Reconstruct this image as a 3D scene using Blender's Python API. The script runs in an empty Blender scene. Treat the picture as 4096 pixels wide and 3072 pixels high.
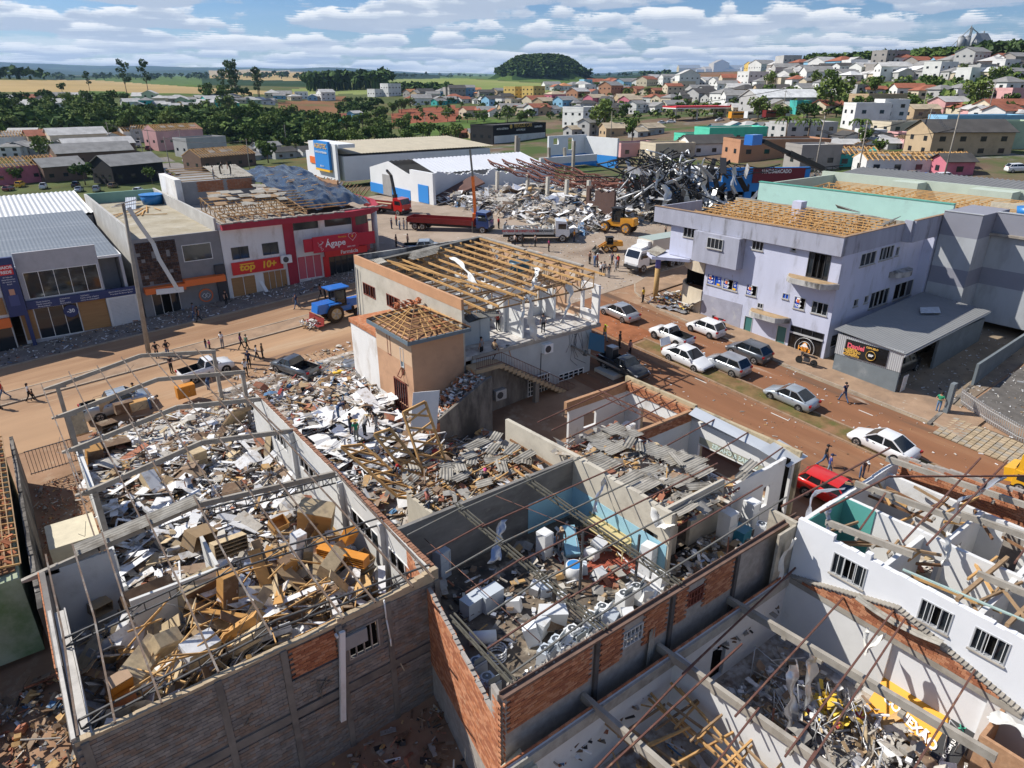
import bpy,bmesh,math,random
from mathutils import Vector,Matrix,noise as mnoise
SC=bpy.context.scene
COL=SC.collection
R=random.Random(11)
RAD=math.radians

# ------------------------------------------------------------------ camera, light, exposure
CAM_H,PITCH,HEAD=22.0,RAD(23.5),RAD(37)
cam_data=bpy.data.cameras.new('camera')
cam_data.lens=24.0;cam_data.sensor_width=36.0
cam_data.clip_start=0.5;cam_data.clip_end=60000
cam=bpy.data.objects.new('camera',cam_data);COL.objects.link(cam)
cam.location=(0,0,CAM_H);cam.rotation_euler=(math.pi/2-PITCH,0,-HEAD)
SC.camera=cam
SUN_DIR=Vector((-0.64,0.80,1.0)).normalized()
SUN_EL=math.asin(SUN_DIR.z)
SUN_AZ=math.atan2(SUN_DIR.x,SUN_DIR.y)
sun_data=bpy.data.lights.new('sun','SUN');sun_data.energy=5.0;sun_data.angle=RAD(0.53)
sun_data.color=(1.0,0.95,0.87)
sun=bpy.data.objects.new('sun',sun_data);COL.objects.link(sun)
sun.rotation_euler=SUN_DIR.to_track_quat('Z','Y').to_euler()
VS=SC.view_settings
SC.display_settings.display_device='sRGB'
VS.view_transform='Standard';VS.look='None';VS.exposure=0.32;VS.gamma=1.0
VS.use_curve_mapping=False
SC.render.engine='CYCLES'
SC.cycles.max_bounces=6;SC.cycles.diffuse_bounces=3;SC.cycles.transparent_max_bounces=8
SC.cycles.volume_bounces=0
try:SC.cycles.use_denoising=True
except Exception:pass
def N(nt,typ,**kw):
 n=nt.nodes.new(typ)
 for k,v in kw.items():
  if k.startswith('i_'):n.inputs[k[2:]].default_value=v
  else:setattr(n,k,v)
 return n
CLD=[(8.7,8.7,8.6),(8.0,8.1,8.2),(6.8,7.1,7.6),(5.3,5.8,6.5),(3.9,4.5,5.5)]
def world_sky():
 w=bpy.data.worlds.new('World');SC.world=w;w.use_nodes=True
 nt=w.node_tree;nt.nodes.clear();L=nt.links.new
 out=N(nt,'ShaderNodeOutputWorld');bg=N(nt,'ShaderNodeBackground');bg.inputs[1].default_value=0.103
 sky=N(nt,'ShaderNodeTexSky');sky.sky_type='NISHITA';sky.sun_disc=False
 sky.sun_elevation=SUN_EL;sky.sun_rotation=SUN_AZ;sky.altitude=700;sky.air_density=1.0;sky.dust_density=0.6;sky.ozone_density=1.6
 tc=N(nt,'ShaderNodeTexCoord')
 sep=N(nt,'ShaderNodeSeparateXYZ');L(tc.outputs['Generated'],sep.inputs[0])
 def math_(op,a,b=None,c=None):
  m=N(nt,'ShaderNodeMath',operation=op)
  for i,x in enumerate((a,b,c)):
   if x is None:continue
   if isinstance(x,(int,float)):m.inputs[i].default_value=x
   else:L(x,m.inputs[i])
  return m.outputs[0]
 sq=N(nt,'ShaderNodeMapping');sq.inputs['Scale'].default_value=(1,1,2.2);L(tc.outputs['Generated'],sq.inputs[0])
 puff=N(nt,'ShaderNodeTexNoise');puff.inputs['Scale'].default_value=30;puff.inputs['Detail'].default_value=6;puff.inputs['Roughness'].default_value=.6;L(sq.outputs[0],puff.inputs['Vector'])
 zc=math_('MAXIMUM',sep.outputs[2],0.012)
 def layer(h,thr,soft,scale,seed,detail=2.2):
  k=math_('DIVIDE',h,math_('ADD',zc,0.03))
  cx=N(nt,'ShaderNodeCombineXYZ')
  L(math_('MULTIPLY',sep.outputs[0],k),cx.inputs[0]);L(math_('MULTIPLY',sep.outputs[1],k),cx.inputs[1]);cx.inputs[2].default_value=seed
  n=N(nt,'ShaderNodeTexNoise');n.inputs['Scale'].default_value=scale;n.inputs['Detail'].default_value=detail
  n.inputs['Roughness'].default_value=0.56;n.inputs['Lacunarity'].default_value=2.2
  L(cx.outputs[0],n.inputs['Vector'])
  pf=math_('MULTIPLY_ADD',math_('SUBTRACT',puff.outputs[0],.5),.30,n.outputs[0])
  mr=N(nt,'ShaderNodeMapRange',interpolation_type='SMOOTHSTEP');mr.inputs[1].default_value=thr;mr.inputs[2].default_value=thr+soft
  L(pf,mr.inputs[0])
  return mr.outputs[0],n.outputs[0]
 def mixc(f,a,b):
  m=N(nt,'ShaderNodeMix',data_type='RGBA');L(f,m.inputs[0])
  for i,x in((6,a),(7,b)):
   if isinstance(x,tuple):m.inputs[i].default_value=(*x,1)
   else:L(x,m.inputs[i])
  return m.outputs[2]
 hs=N(nt,'ShaderNodeHueSaturation');hs.inputs['Saturation'].default_value=1.35;hs.inputs['Value'].default_value=0.7
 L(sky.outputs[0],hs.inputs['Color'])
 tint=N(nt,'ShaderNodeMix',data_type='RGBA',blend_type='MULTIPLY');tint.inputs[0].default_value=1;L(hs.outputs[0],tint.inputs[6]);tint.inputs[7].default_value=(.80,.90,1.14,1)
 col=tint.outputs[2]
 SEED=3.7
 for h,thr,soft,c in((1.13,.565,.06,CLD[0]),(1.10,.54,.06,CLD[0]),(1.075,.52,.06,CLD[1]),(1.05,.505,.06,CLD[2]),(1.025,.495,.07,CLD[3]),(1.0,.49,.09,CLD[4])):
  a,raw=layer(h,thr,soft,0.75,SEED)
  col=mixc(math_('MULTIPLY',a,0.95),col,c)
 a,raw=layer(1.05,.46,.18,0.34,9.1,6.0)
 low=N(nt,'ShaderNodeMapRange');low.inputs[1].default_value=0.09;low.inputs[2].default_value=0.03;L(sep.outputs[2],low.inputs[0])
 col=mixc(math_('MULTIPLY',math_('MULTIPLY',a,low.outputs[0]),0.6),col,CLD[1])
 L(col,bg.inputs[0]);L(bg.outputs[0],out.inputs[0])
world_sky()

# ------------------------------------------------------------------ picture-to-place helpers
KF=2730.7
def _ray(u,v):
 x=(u-2048)/KF;y=(v-1536)/KF
 X,Y,Z=x,math.cos(PITCH)-y*math.sin(PITCH),-(math.sin(PITCH)+y*math.cos(PITCH))
 c,s=math.cos(HEAD),math.sin(HEAD)
 return(c*X+s*Y,-s*X+c*Y,Z)
def at(u,v,z=0.0):
 r=_ray(u,v);t=(z-CAM_H)/r[2]
 return Vector((r[0]*t,r[1]*t,z))
def zplane(X,Y):return .45+.065*(min(max(X,-40),70)-19)+.055*(min(Y,82)-77)
_TU=[0,650,1300,1850,2315,2780,3330,4096]
_TR=[100,150,220,320,450,650,900,1300,2000,3500,6000,10000,15000]
_TZ=[[-.5,-.5,1.5,2.5,3,3,3.5,4],[-2,-2,.5,2.5,3,3.2,4,5],[-6,-6,-3,1.5,2.5,3.5,6.5,8],[-6,-6,-5,1,3,6,12,16],[4,2,-1,4,7,10,22,27],[14,13,6,10,14,18,36,42],[24,22,16,20,22,28,48,60],[34,26,22,36,30,40,58,78],[26,24,34,32,36,45,60,85],[55,60,75,62,66,80,90,100],[80,85,100,95,95,95,100,120],[150,160,175,150,150,150,160,170],[330,340,320,240,240,260,290,260]]
_TTH=[math.atan2((u-2048)/KF,math.cos(PITCH)-(348-1536)/KF*math.sin(PITCH))for u in _TU]
def _lerp(a,b,t):return a+(b-a)*t
def ztable(th,r):
 lr=math.log(max(r,100.01))
 i=0
 while i<len(_TR)-2 and r>_TR[i+1]:i+=1
 t=min(1,(lr-math.log(_TR[i]))/(math.log(_TR[i+1])-math.log(_TR[i])))
 t=t*t*(3-2*t)*.5+t*.5
 th=min(max(th,_TTH[0]),_TTH[-1]);j=0
 while j<len(_TU)-2 and th>_TTH[j+1]:j+=1
 s=(th-_TTH[j])/(_TTH[j+1]-_TTH[j]);s=s*s*(3-2*s)
 return _lerp(_lerp(_TZ[i][j],_TZ[i][j+1],s),_lerp(_TZ[i+1][j],_TZ[i+1][j+1],s),t)
def zg(X,Y):
 r=math.hypot(X,Y);zp=zplane(X,Y)
 if r<95:return zp
 th=math.atan2(X,Y)-HEAD
 zt=ztable(th,r)
 if r>1200:
  a=min(1,(r-1200)/4000)
  zt+=a*(mnoise.noise(Vector((X/1400,Y/1400,3.3)))*55*min(1.5,r/7000)+mnoise.noise(Vector((X/450,Y/450,8.3)))*16)
 k=min(1,max(0,(r-95)/110));k=k*k*(3-2*k)
 dx,dy=X-MOUND[0],Y-MOUND[1];d2=(dx*dx+dy*dy)/(88.0**2)
 if d2<9:zt+=50*math.exp(-d2*d2*.55)
 return _lerp(zp,zt,k)
_r=_ray(2165,300);_k=1750/math.hypot(_r[0],_r[1]);MOUND=(_r[0]*_k,_r[1]*_k)
def gp(u,v,dz=0.0):
 r=_ray(u,v);h=math.hypot(r[0],r[1]);d=12.0
 while d<16000:
  if CAM_H+r[2]/h*d<zg(r[0]/h*d,r[1]/h*d)+dz:break
  d*=1.012
 lo,hi=d/1.012,d
 for _ in range(14):
  m=(lo+hi)/2
  if CAM_H+r[2]/h*m<zg(r[0]/h*m,r[1]/h*m)+dz:hi=m
  else:lo=m
 X,Y=r[0]/h*hi,r[1]/h*hi
 return Vector((X,Y,zg(X,Y)+dz))
def gF(u,v,dz=0.0):return gp(u*1.85172,v*1.85172,dz)
def polar(u,dist):
 th=math.atan2((u*1.85172-2048)/KF,math.cos(PITCH)-(348-1536)/KF*math.sin(PITCH))+HEAD
 X,Y=math.sin(th)*dist,math.cos(th)*dist
 return Vector((X,Y,zg(X,Y)))
def crop(ox,oy,s):return lambda x,y:(ox+x*s,oy+y*s)
cB=crop(2600,760,.7772);cC=crop(1400,920,.8614);cD=crop(0,640,.46293);cE=crop(900,640,.46293);cF=crop(2500,640,.72152)
k1=crop(0,1300,.49729);k2=crop(1000,1200,.49729);k3=crop(1400,900,.49729);k4=crop(2300,1100,.49729);k5=crop(3100,1200,.45211)
k6=crop(0,2000,.64630);k7=crop(900,2000,.64630);m1=crop(1600,1700,.49729);m2=crop(1700,2200,.52556);m3=crop(2500,1500,.40687)
m4=crop(3000,1750,.49548);m5=crop(2700,2250,.63110);b6=crop(1800,540,.46293);t1=crop(0,0,.61754);t2=crop(1366,0,.61754);t3=crop(2732,0,.61664)

# ------------------------------------------------------------------ materials
_M={}
def M(name,col,rough=.85,var=.18,scale=3.0,bump=0.0,metal=0.0,stain=None,stain_at=.55,stain_soft=.12,stain_scale=.7,spec=.3,wave=None,stretch=None,alpha=1.0):
 if name in _M:return _M[name]
 m=bpy.data.materials.new(name);m.use_nodes=True
 nt=m.node_tree;L=nt.links.new;b=nt.nodes['Principled BSDF']
 b.inputs['Roughness'].default_value=rough;b.inputs['Metallic'].default_value=metal
 b.inputs['Specular IOR Level'].default_value=spec
 if alpha<1:b.inputs['Alpha'].default_value=alpha
 tc=N(nt,'ShaderNodeTexCoord');src=tc.outputs['Object']
 if stretch:
  mp=N(nt,'ShaderNodeMapping');mp.inputs['Scale'].default_value=stretch;L(src,mp.inputs[0]);vec=mp.outputs[0]
 else:vec=src
 n=N(nt,'ShaderNodeTexNoise');n.inputs['Scale'].default_value=scale;n.inputs['Detail'].default_value=6;n.inputs['Roughness'].default_value=.62
 L(vec,n.inputs['Vector'])
 rp=N(nt,'ShaderNodeMapRange');rp.inputs[1].default_value=.3;rp.inputs[2].default_value=.7;L(n.outputs[0],rp.inputs[0])
 mx=N(nt,'ShaderNodeMix',data_type='RGBA');L(rp.outputs[0],mx.inputs[0])
 mx.inputs[6].default_value=(*[c*(1-var)for c in col],1);mx.inputs[7].default_value=(*[min(1,c*(1+var))for c in col],1)
 out=mx.outputs[2]
 if stain:
  st=stain if isinstance(stain,list)else[stain]
  for q,(sc_,at_,so_,ss_)in enumerate(st):
   n2=N(nt,'ShaderNodeTexNoise');n2.inputs['Scale'].default_value=ss_;n2.inputs['Detail'].default_value=7;n2.inputs['Roughness'].default_value=.65
   mp2=N(nt,'ShaderNodeMapping');mp2.inputs['Location'].default_value=(q*7.3+1.7,q*3.1,q*5.7)
   if stretch:mp2.inputs['Scale'].default_value=stretch
   L(src,mp2.inputs[0]);L(mp2.outputs[0],n2.inputs['Vector'])
   r2=N(nt,'ShaderNodeMapRange',interpolation_type='SMOOTHSTEP');r2.inputs[1].default_value=at_-so_;r2.inputs[2].default_value=at_+so_;L(n2.outputs[0],r2.inputs[0])
   m2_=N(nt,'ShaderNodeMix',data_type='RGBA');L(r2.outputs[0],m2_.inputs[0]);L(out,m2_.inputs[6]);m2_.inputs[7].default_value=(*sc_,1);out=m2_.outputs[2]
 L(out,b.inputs['Base Color'])
 if bump:
  bp=N(nt,'ShaderNodeBump');bp.inputs['Strength'].default_value=bump;bp.inputs['Distance'].default_value=.03;L(n.outputs[0],bp.inputs['Height']);L(bp.outputs[0],b.inputs['Normal'])
 _M[name]=m
 return m
def glass(name='window_glass',col=(.02,.025,.03),rough=.06):
 if name in _M:return _M[name]
 m=bpy.data.materials.new(name);m.use_nodes=True;b=m.node_tree.nodes['Principled BSDF']
 b.inputs['Base Color'].default_value=(*col,1);b.inputs['Roughness'].default_value=rough;b.inputs['Specular IOR Level'].default_value=.6
 _M[name]=m;return m
def plain(name,col,rough=.5,metal=0.0,spec=.5,coat=0.0):
 if name in _M:return _M[name]
 m=bpy.data.materials.new(name);m.use_nodes=True;b=m.node_tree.nodes['Principled BSDF']
 b.inputs['Base Color'].default_value=(*col,1);b.inputs['Roughness'].default_value=rough;b.inputs['Metallic'].default_value=metal
 b.inputs['Specular IOR Level'].default_value=spec
 if coat:b.inputs['Coat Weight'].default_value=coat;b.inputs['Coat Roughness'].default_value=.05
 _M[name]=m;return m

# ------------------------------------------------------------------ mesh builder
class MB:
 def __init__(s):s.v=[];s.f=[];s.mi=[];s.sm=[]
 def face(s,pts,m=0,smooth=False):
  b=len(s.v);s.v.extend(tuple(p)for p in pts);s.f.append(tuple(range(b,b+len(pts))));s.mi.append(m);s.sm.append(smooth)
 def box(s,x0,y0,z0,x1,y1,z1,m=0):
  b=len(s.v)
  s.v+=[(x0,y0,z0),(x1,y0,z0),(x1,y1,z0),(x0,y1,z0),(x0,y0,z1),(x1,y0,z1),(x1,y1,z1),(x0,y1,z1)]
  for f in((0,3,2,1),(4,5,6,7),(0,1,5,4),(1,2,6,5),(2,3,7,6),(3,0,4,7)):s.f.append(tuple(b+i for i in f));s.mi.append(m);s.sm.append(False)
  return s
 def obb(s,c,sz,rot=None,m=0):
  b=len(s.v);c=Vector(c);hx,hy,hz=sz[0]/2,sz[1]/2,sz[2]/2
  for p in((-hx,-hy,-hz),(hx,-hy,-hz),(hx,hy,-hz),(-hx,hy,-hz),(-hx,-hy,hz),(hx,-hy,hz),(hx,hy,hz),(-hx,hy,hz)):
   q=Vector(p)
   if rot is not None:q=rot@q
   s.v.append(tuple(c+q))
  for f in((0,3,2,1),(4,5,6,7),(0,1,5,4),(1,2,6,5),(2,3,7,6),(3,0,4,7)):s.f.append(tuple(b+i for i in f));s.mi.append(m);s.sm.append(False)
  return s
 def beam(s,p0,p1,w,h,m=0,up=(0,0,1)):
  p0,p1=Vector(p0),Vector(p1);d=p1-p0;L=d.length
  if L<1e-6:return s
  d/=L;u=Vector(up)
  if abs(d.dot(u))>.98:u=Vector((0,1,0))if abs(d.y)<.9 else Vector((1,0,0))
  x=d.cross(u).normalized();z=x.cross(d)
  rot=Matrix((d,x*-1,z)).transposed()if False else Matrix(((d.x,x.x,z.x),(d.y,x.y,z.y),(d.z,x.z,z.z)))
  return s.obb((p0+p1)/2,(L,w,h),rot,m)
 def tube(s,p0,p1,r,n=8,m=0,r1=None,cap=True,smooth=True):
  p0,p1=Vector(p0),Vector(p1);d=(p1-p0).normalized();u=Vector((0,0,1))if abs(d.z)<.9 else Vector((1,0,0))
  x=d.cross(u).normalized();y=d.cross(x);b=len(s.v);r1=r if r1 is None else r1
  for p,q in((p0,r),(p1,r1)):
   for i in range(n):
    a=2*math.pi*i/n;s.v.append(tuple(p+(x*math.cos(a)+y*math.sin(a))*q))
  for i in range(n):
   j=(i+1)%n;s.f.append((b+i,b+n+i,b+n+j,b+j));s.mi.append(m);s.sm.append(smooth)
  if cap:
   s.f.append(tuple(b+i for i in range(n)));s.mi.append(m);s.sm.append(False)
   s.f.append(tuple(b+n+i for i in reversed(range(n))));s.mi.append(m);s.sm.append(False)
  return s
 def path(s,pts,r,n=5,m=0):
  for a,b in zip(pts[:-1],pts[1:]):s.tube(a,b,r,n,m)
  return s
 def prism(s,pts,z0,z1,m=0):
  b=len(s.v);n=len(pts)
  a=sum(pts[i][0]*pts[(i+1)%n][1]-pts[(i+1)%n][0]*pts[i][1]for i in range(n))
  if a<0:pts=pts[::-1]
  s.v+=[(p[0],p[1],z0)for p in pts]+[(p[0],p[1],z1)for p in pts]
  s.f.append(tuple(b+i for i in reversed(range(n))));s.f.append(tuple(b+n+i for i in range(n)))
  for i in range(n):j=(i+1)%n;s.f.append((b+i,b+j,b+n+j,b+n+i))
  s.mi+=[m]*(n+2);s.sm+=[False]*(n+2);return s
 def slab(s,pts,t,m=0):
  pts=[Vector(p)for p in pts];nrm=(pts[1]-pts[0]).cross(pts[2]-pts[1]).normalized()*t;b=len(s.v);n=len(pts)
  s.v+=[tuple(p)for p in pts]+[tuple(p-nrm)for p in pts]
  s.f.append(tuple(b+i for i in range(n)));s.f.append(tuple(b+n+i for i in reversed(range(n))))
  for i in range(n):j=(i+1)%n;s.f.append((b+j,b+i,b+n+i,b+n+j))
  s.mi+=[m]*(n+2);s.sm+=[False]*(n+2);return s
 def corr(s,o,du,dv,pitch=.177,amp=.028,m=0,jag=0.0,t=.012,rows=1,sag=0.0,rnd=None):
  o,du,dv=Vector(o),Vector(du),Vector(dv);n=max(2,int(du.length/pitch*4));nrm=du.cross(dv).normalized()
  rnd=rnd or R
  for side in(0,1):
   b=len(s.v)
   for i in range(n+1):
    a=amp*math.sin(i*math.pi/2)-side*t
    e=[rnd.random()*jag for _ in(0,1)]if side==0 else E[i]
    if side==0:
     if i==0:E={}
     E[i]=e
    for k in range(rows+1):
     f=k/rows
     f2=e[0]+(1-e[0]-e[1])*f
     s.v.append(tuple(o+du*(i/n)+dv*f2+nrm*(a-sag*math.sin(math.pi*f))))
   for i in range(n):
    for k in range(rows):
     q=(b+i*(rows+1)+k,b+(i+1)*(rows+1)+k,b+(i+1)*(rows+1)+k+1,b+i*(rows+1)+k+1)
     s.f.append(q if side==0 else q[::-1]);s.mi.append(m);s.sm.append(True)
  return s
 def mesh(s,name,mats):
  me=bpy.data.meshes.new(name);me.from_pydata(s.v,[],s.f)
  for m in(mats if isinstance(mats,(list,tuple))else[mats]):me.materials.append(m)
  me.polygons.foreach_set('material_index',s.mi);me.polygons.foreach_set('use_smooth',s.sm)
  me.update();return me
 def build(s,name,mats,parent=None,off=None):
  if off is not None:s.v=[(a-off[0],b-off[1],c-off[2])for a,b,c in s.v]
  elif parent is not None and '_world' in parent and parent['_world']:
   l=wloc(parent);s.v=[(a-l[0],b-l[1],c-l[2])for a,b,c in s.v]
  o=bpy.data.objects.new(name,s.mesh(name,mats));COL.objects.link(o)
  if parent is not None:o.parent=parent
  return o
_WL={}
def wloc(o):
 return _WL.get(o.name,(0,0,0))
def thing(name,label,cat,loc=(0,0,0),rotz=0.0,group=None,world=False):
 o=bpy.data.objects.new(name,None);COL.objects.link(o);o.empty_display_size=.3
 o.location=loc;o.rotation_euler=(0,0,rotz);o['label']=label;o['category']=cat
 if group:o['group']=group
 if world:o['_world']=1;_WL[o.name]=tuple(loc)
 return o
def part(name,mb,mats,parent):
 return mb.build(name,mats,parent)
def sub(name,mb,mats,parent_part,root):
 return mb.build(name,mats,parent_part,off=wloc(root))
def tag(o,label,cat,group=None):
 o['label']=label;o['category']=cat
 if group:o['group']=group
 return o
def single(name,mb,mats,label,cat,group=None,loc=None):
 if loc is not None:o=mb.build(name,mats,None,off=loc);o.location=loc
 else:o=mb.build(name,mats,None)
 return tag(o,label,cat,group)
def struct(name,mb,mats,kind='structure'):
 o=mb.build(name,mats);o['kind']=kind;return o
def copy_tree(o,parent=None,**props):
 c=o.copy();COL.objects.link(c)
 if parent is not None:c.parent=parent
 for k,v in props.items():c[k]=v
 for ch in o.children:copy_tree(ch,c)
 return c
def shared(name,me,parent=None,loc=(0,0,0),rot=None,scale=None):
 o=bpy.data.objects.new(name,me);COL.objects.link(o);o.location=loc
 if rot is not None:o.rotation_euler=rot
 if scale is not None:o.scale=scale if isinstance(scale,(tuple,list))else(scale,)*3
 if parent is not None:o.parent=parent
 return o
def erot(a,b,c):return Matrix.Rotation(c,3,'Z')@Matrix.Rotation(b,3,'Y')@Matrix.Rotation(a,3,'X')
def text_mesh(txt,size,depth=.02,bold=0.0,spacing=1.0,align='CENTER'):
 cu=bpy.data.curves.new('lettering','FONT');cu.body=txt;cu.size=size;cu.extrude=depth/2;cu.offset=bold;cu.align_x=align;cu.align_y='CENTER';cu.space_character=spacing
 cu.resolution_u=3
 ob=bpy.data.objects.new('lettering',cu);COL.objects.link(ob)
 bpy.context.view_layer.update()
 me=bpy.data.meshes.new_from_object(ob.evaluated_get(bpy.context.evaluated_depsgraph_get()))
 bpy.data.objects.remove(ob);bpy.data.curves.remove(cu)
 return me
def lettering(txt,size,mat,parent,loc,right,up,depth=.02,bold=0.0,sx=1.0,name='lettering',shear=0.0):
 me=text_mesh(txt,size,depth,bold);me.materials.clear();me.materials.append(mat)
 o=bpy.data.objects.new(name,me);COL.objects.link(o)
 right=Vector(right).normalized();up=Vector(up).normalized();nrm=right.cross(up)
 up2=up+right*shear
 mtx=Matrix(((right.x*sx,up2.x,nrm.x),(right.y*sx,up2.y,nrm.y),(right.z*sx,up2.z,nrm.z)))
 me.transform(mtx.to_4x4())
 if parent is not None and parent.get('_world')or(parent is not None and parent.parent is None and parent.name in _WL):
  l=Vector(wloc(parent));o.location=Vector(loc)-l;o.parent=parent
 elif parent is not None:
  root=parent
  while root.parent is not None:root=root.parent
  o.location=Vector(loc)-Vector(wloc(root));o.parent=parent
 else:o.location=loc
 return o

# ------------------------------------------------------------------ ground and streets
def proj_full(X,Y,Z):
 c,s=math.cos(HEAD),math.sin(HEAD)
 x=c*X-s*Y;y=s*X+c*Y;z=Z-CAM_H
 d=y*math.cos(PITCH)-z*math.sin(PITCH);up=y*math.sin(PITCH)+z*math.cos(PITCH)
 if d<=0.1:return(-9999,-9999)
 return((2048+KF*x/d)/1.85172,(1536-KF*up/d)/1.85172)
def inpoly(x,y,P):
 r=False;j=len(P)-1
 for i in range(len(P)):
  if(P[i][1]>y)!=(P[j][1]>y)and x<(P[j][0]-P[i][0])*(y-P[i][1])/(P[j][1]-P[i][1])+P[i][0]:r=not r
  j=i
 return r
ASPH_DIRT=dict(rough=.95,spec=.15)
m_dirt=M('red_dirt',(.30,.185,.115),.95,.22,.35,.25,stain=[((.21,.12,.075),.60,.16,.12),((.40,.30,.21),.63,.1,.5)],spec=.1)
m_grassland=M('pasture',(.09,.11,.042),1,.35,.05,0,stain=[((.14,.105,.05),.58,.1,.013),((.19,.08,.045),.66,.06,.011)],spec=.05)
m_town=M('town_earth',(.17,.12,.085),1,.3,.06,0,stain=[((.07,.10,.035),.5,.08,.03),((.22,.21,.2),.62,.05,.045)],spec=.05)
m_tan=M('ripe_field',(.37,.27,.13),1,.12,.01,0,stain=((.30,.23,.10),.6,.1,.006),spec=.05)
m_green=M('young_crop',(.19,.23,.075),1,.12,.008,0,stain=((.25,.26,.10),.58,.12,.005),spec=.05)
m_lush=M('lush_meadow',(.085,.135,.035),1,.3,.03,0,spec=.05)
m_soil=M('ploughed_soil',(.20,.105,.055),1,.2,.03,0,stain=((.13,.12,.05),.58,.08,.02),spec=.05)
m_redsoil=M('bare_red_earth',(.24,.085,.05),1,.2,.05,0,spec=.05)
m_far=M('far_country',(.022,.042,.024),1,.4,.0016,0,stain=[((.20,.17,.09),.64,.03,.0011),((.06,.10,.04),.6,.03,.0019)],stretch=(1,1,3),spec=.05)
m_wood=M('far_woodland',(.022,.045,.016),1,.4,.004,0,spec=.05)
TERR=[m_dirt,m_town,m_grassland,m_tan,m_green,m_lush,m_soil,m_redsoil,m_far,m_wood]
REG=[(3,[(-700,174),(200,173),(420,188),(640,200),(640,206),(430,202),(200,198),(-700,205)]),(5,[(195,189),(330,190),(440,196),(440,207),(195,203)]),(5,[(215,164),(430,164),(430,188),(215,180)]),(3,[(445,152),(575,152),(665,156),(665,174),(560,174),(450,168)]),(4,[(575,214),(575,205),(640,192),(740,180),(860,171),(1000,169),(1100,176),(1200,182),(1280,190),(1120,205),(900,203),(738,203)]),(6,[(595,222),(740,208),(740,262),(690,266),(610,240)]),(5,[(930,172),(1010,155),(1060,150),(1260,160),(1260,182),(1100,175),(1000,169)]),(6,[(1470,158),(1600,154),(1720,168),(1720,190),(1560,188),(1470,178)]),(7,[(845,248),(870,236),(980,228),(1000,240),(990,262),(850,268)]),(5,[(380,218),(560,214),(575,245),(420,238)]),(5,[(880,268),(1060,255),(1120,270),(1060,292),(900,292)]),(7,[(610,262),(700,262),(700,292),(640,295)]),(5,[(1900,178),(2212,168),(2300,178),(2300,200),(1950,205)])]
def ground():
 az=[]
 a=-66.0
 while a<=66:az.append(RAD(a)+HEAD);a+=.55
 a=72.0
 while a<294:az.append(RAD(a)+HEAD);a+=6
 rs=[2.0];
 while rs[-1]<16500:rs.append(rs[-1]*(1.034 if rs[-1]>30 else 1.12))
 n=len(az);v=[(0,0,zplane(0,0))];f=[];mi=[]
 for r in rs:
  for t in az:
   X,Y=math.sin(t)*r,math.cos(t)*r;v.append((X,Y,zg(X,Y)))
 for j in range(n):f.append((0,1+(j+1)%n,1+j));mi.append(0)
 for i in range(len(rs)-1):
  for j in range(n):
   k=(j+1)%n;q=(1+i*n+j,1+i*n+k,1+(i+1)*n+k,1+(i+1)*n+j);f.append(q)
   r=rs[i];m=0 if r<100 else 1 if r<215 else 2
   if r>=100:
    X=sum(v[p][0]for p in q)/4;Y=sum(v[p][1]for p in q)/4;Z=sum(v[p][2]for p in q)/4
    th=math.degrees(math.atan2(X,Y)-HEAD)
    th=(th+180)%360-180
    if th>-2 and r<700:m=1
    if r>2600:m=8
    elif r>1300 and abs(th)<70:m=9
    if abs(th)<64:
     pu,pv=proj_full(X,Y,Z)
     for c,P in REG:
      if inpoly(pu,pv,P):m=c;break
     dx,dy=X-MOUND[0],Y-MOUND[1]
     if dx*dx+dy*dy<118**2:m=9
   mi.append(m)
 me=bpy.data.meshes.new('ground');me.from_pydata(v,[],f)
 for m in TERR:me.materials.append(m)
 me.polygons.foreach_set('material_index',mi);me.polygons.foreach_set('use_smooth',[True]*len(f));me.update()
 o=bpy.data.objects.new('ground',me);COL.objects.link(o);o['kind']='structure'
ground()
def drape(name,x0,x1,y0,y1,mat,dz,step=2.0,edge=None,kind='structure',bumpy=0.0):
 mb=MB();nx=max(1,int(abs(x1-x0)/step));ny=max(1,int(abs(y1-y0)/step));b=0
 for i in range(nx+1):
  for j in range(ny+1):
   X=x0+(x1-x0)*i/nx;Y=y0+(y1-y0)*j/ny
   if edge:X,Y=edge(X,Y)
   mb.v.append((X,Y,zg(X,Y)+dz+(mnoise.noise(Vector((X*.9,Y*.9,1)))*bumpy if bumpy else 0)))
 for i in range(nx):
  for j in range(ny):
   a=i*(ny+1)+j;mb.f.append((a,a+ny+1,a+ny+2,a+1));mb.mi.append(0);mb.sm.append(True)
 return struct(name,mb,mat,kind)
m_road1=M('dusty_asphalt',(.37,.235,.14),.95,.16,.25,.12,stain=[((.27,.16,.095),.55,.1,.2),((.45,.33,.22),.62,.1,.4),((.20,.13,.09),.68,.05,.6)],stretch=(.10,1,1),spec=.12)
m_road2=M('red_mud_asphalt',(.24,.115,.062),.95,.2,.3,.15,stain=[((.34,.19,.105),.56,.1,.22),((.13,.085,.06),.60,.09,.33),((.42,.34,.27),.67,.05,.9)],stretch=(1.2,.10,1),spec=.12)
m_cross=M('debris_strewn_asphalt',(.30,.24,.185),.95,.2,.3,.12,stain=[((.36,.29,.23),.55,.12,.15),((.22,.16,.12),.62,.1,.1),((.48,.44,.4),.66,.05,1.1)],spec=.12)
m_pave=M('brown_paving',(.33,.225,.15),.95,.2,.8,.15,stain=[((.24,.17,.12),.58,.1,.35),((.45,.40,.34),.68,.05,1.4)],spec=.1)
m_pavegrey=M('grey_paving',(.20,.175,.155),.95,.25,.9,.15,stain=((.30,.22,.16),.6,.1,.4),spec=.1)
m_kerb=M('kerb_concrete',(.36,.29,.22),.9,.2,1.5,.1)
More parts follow.
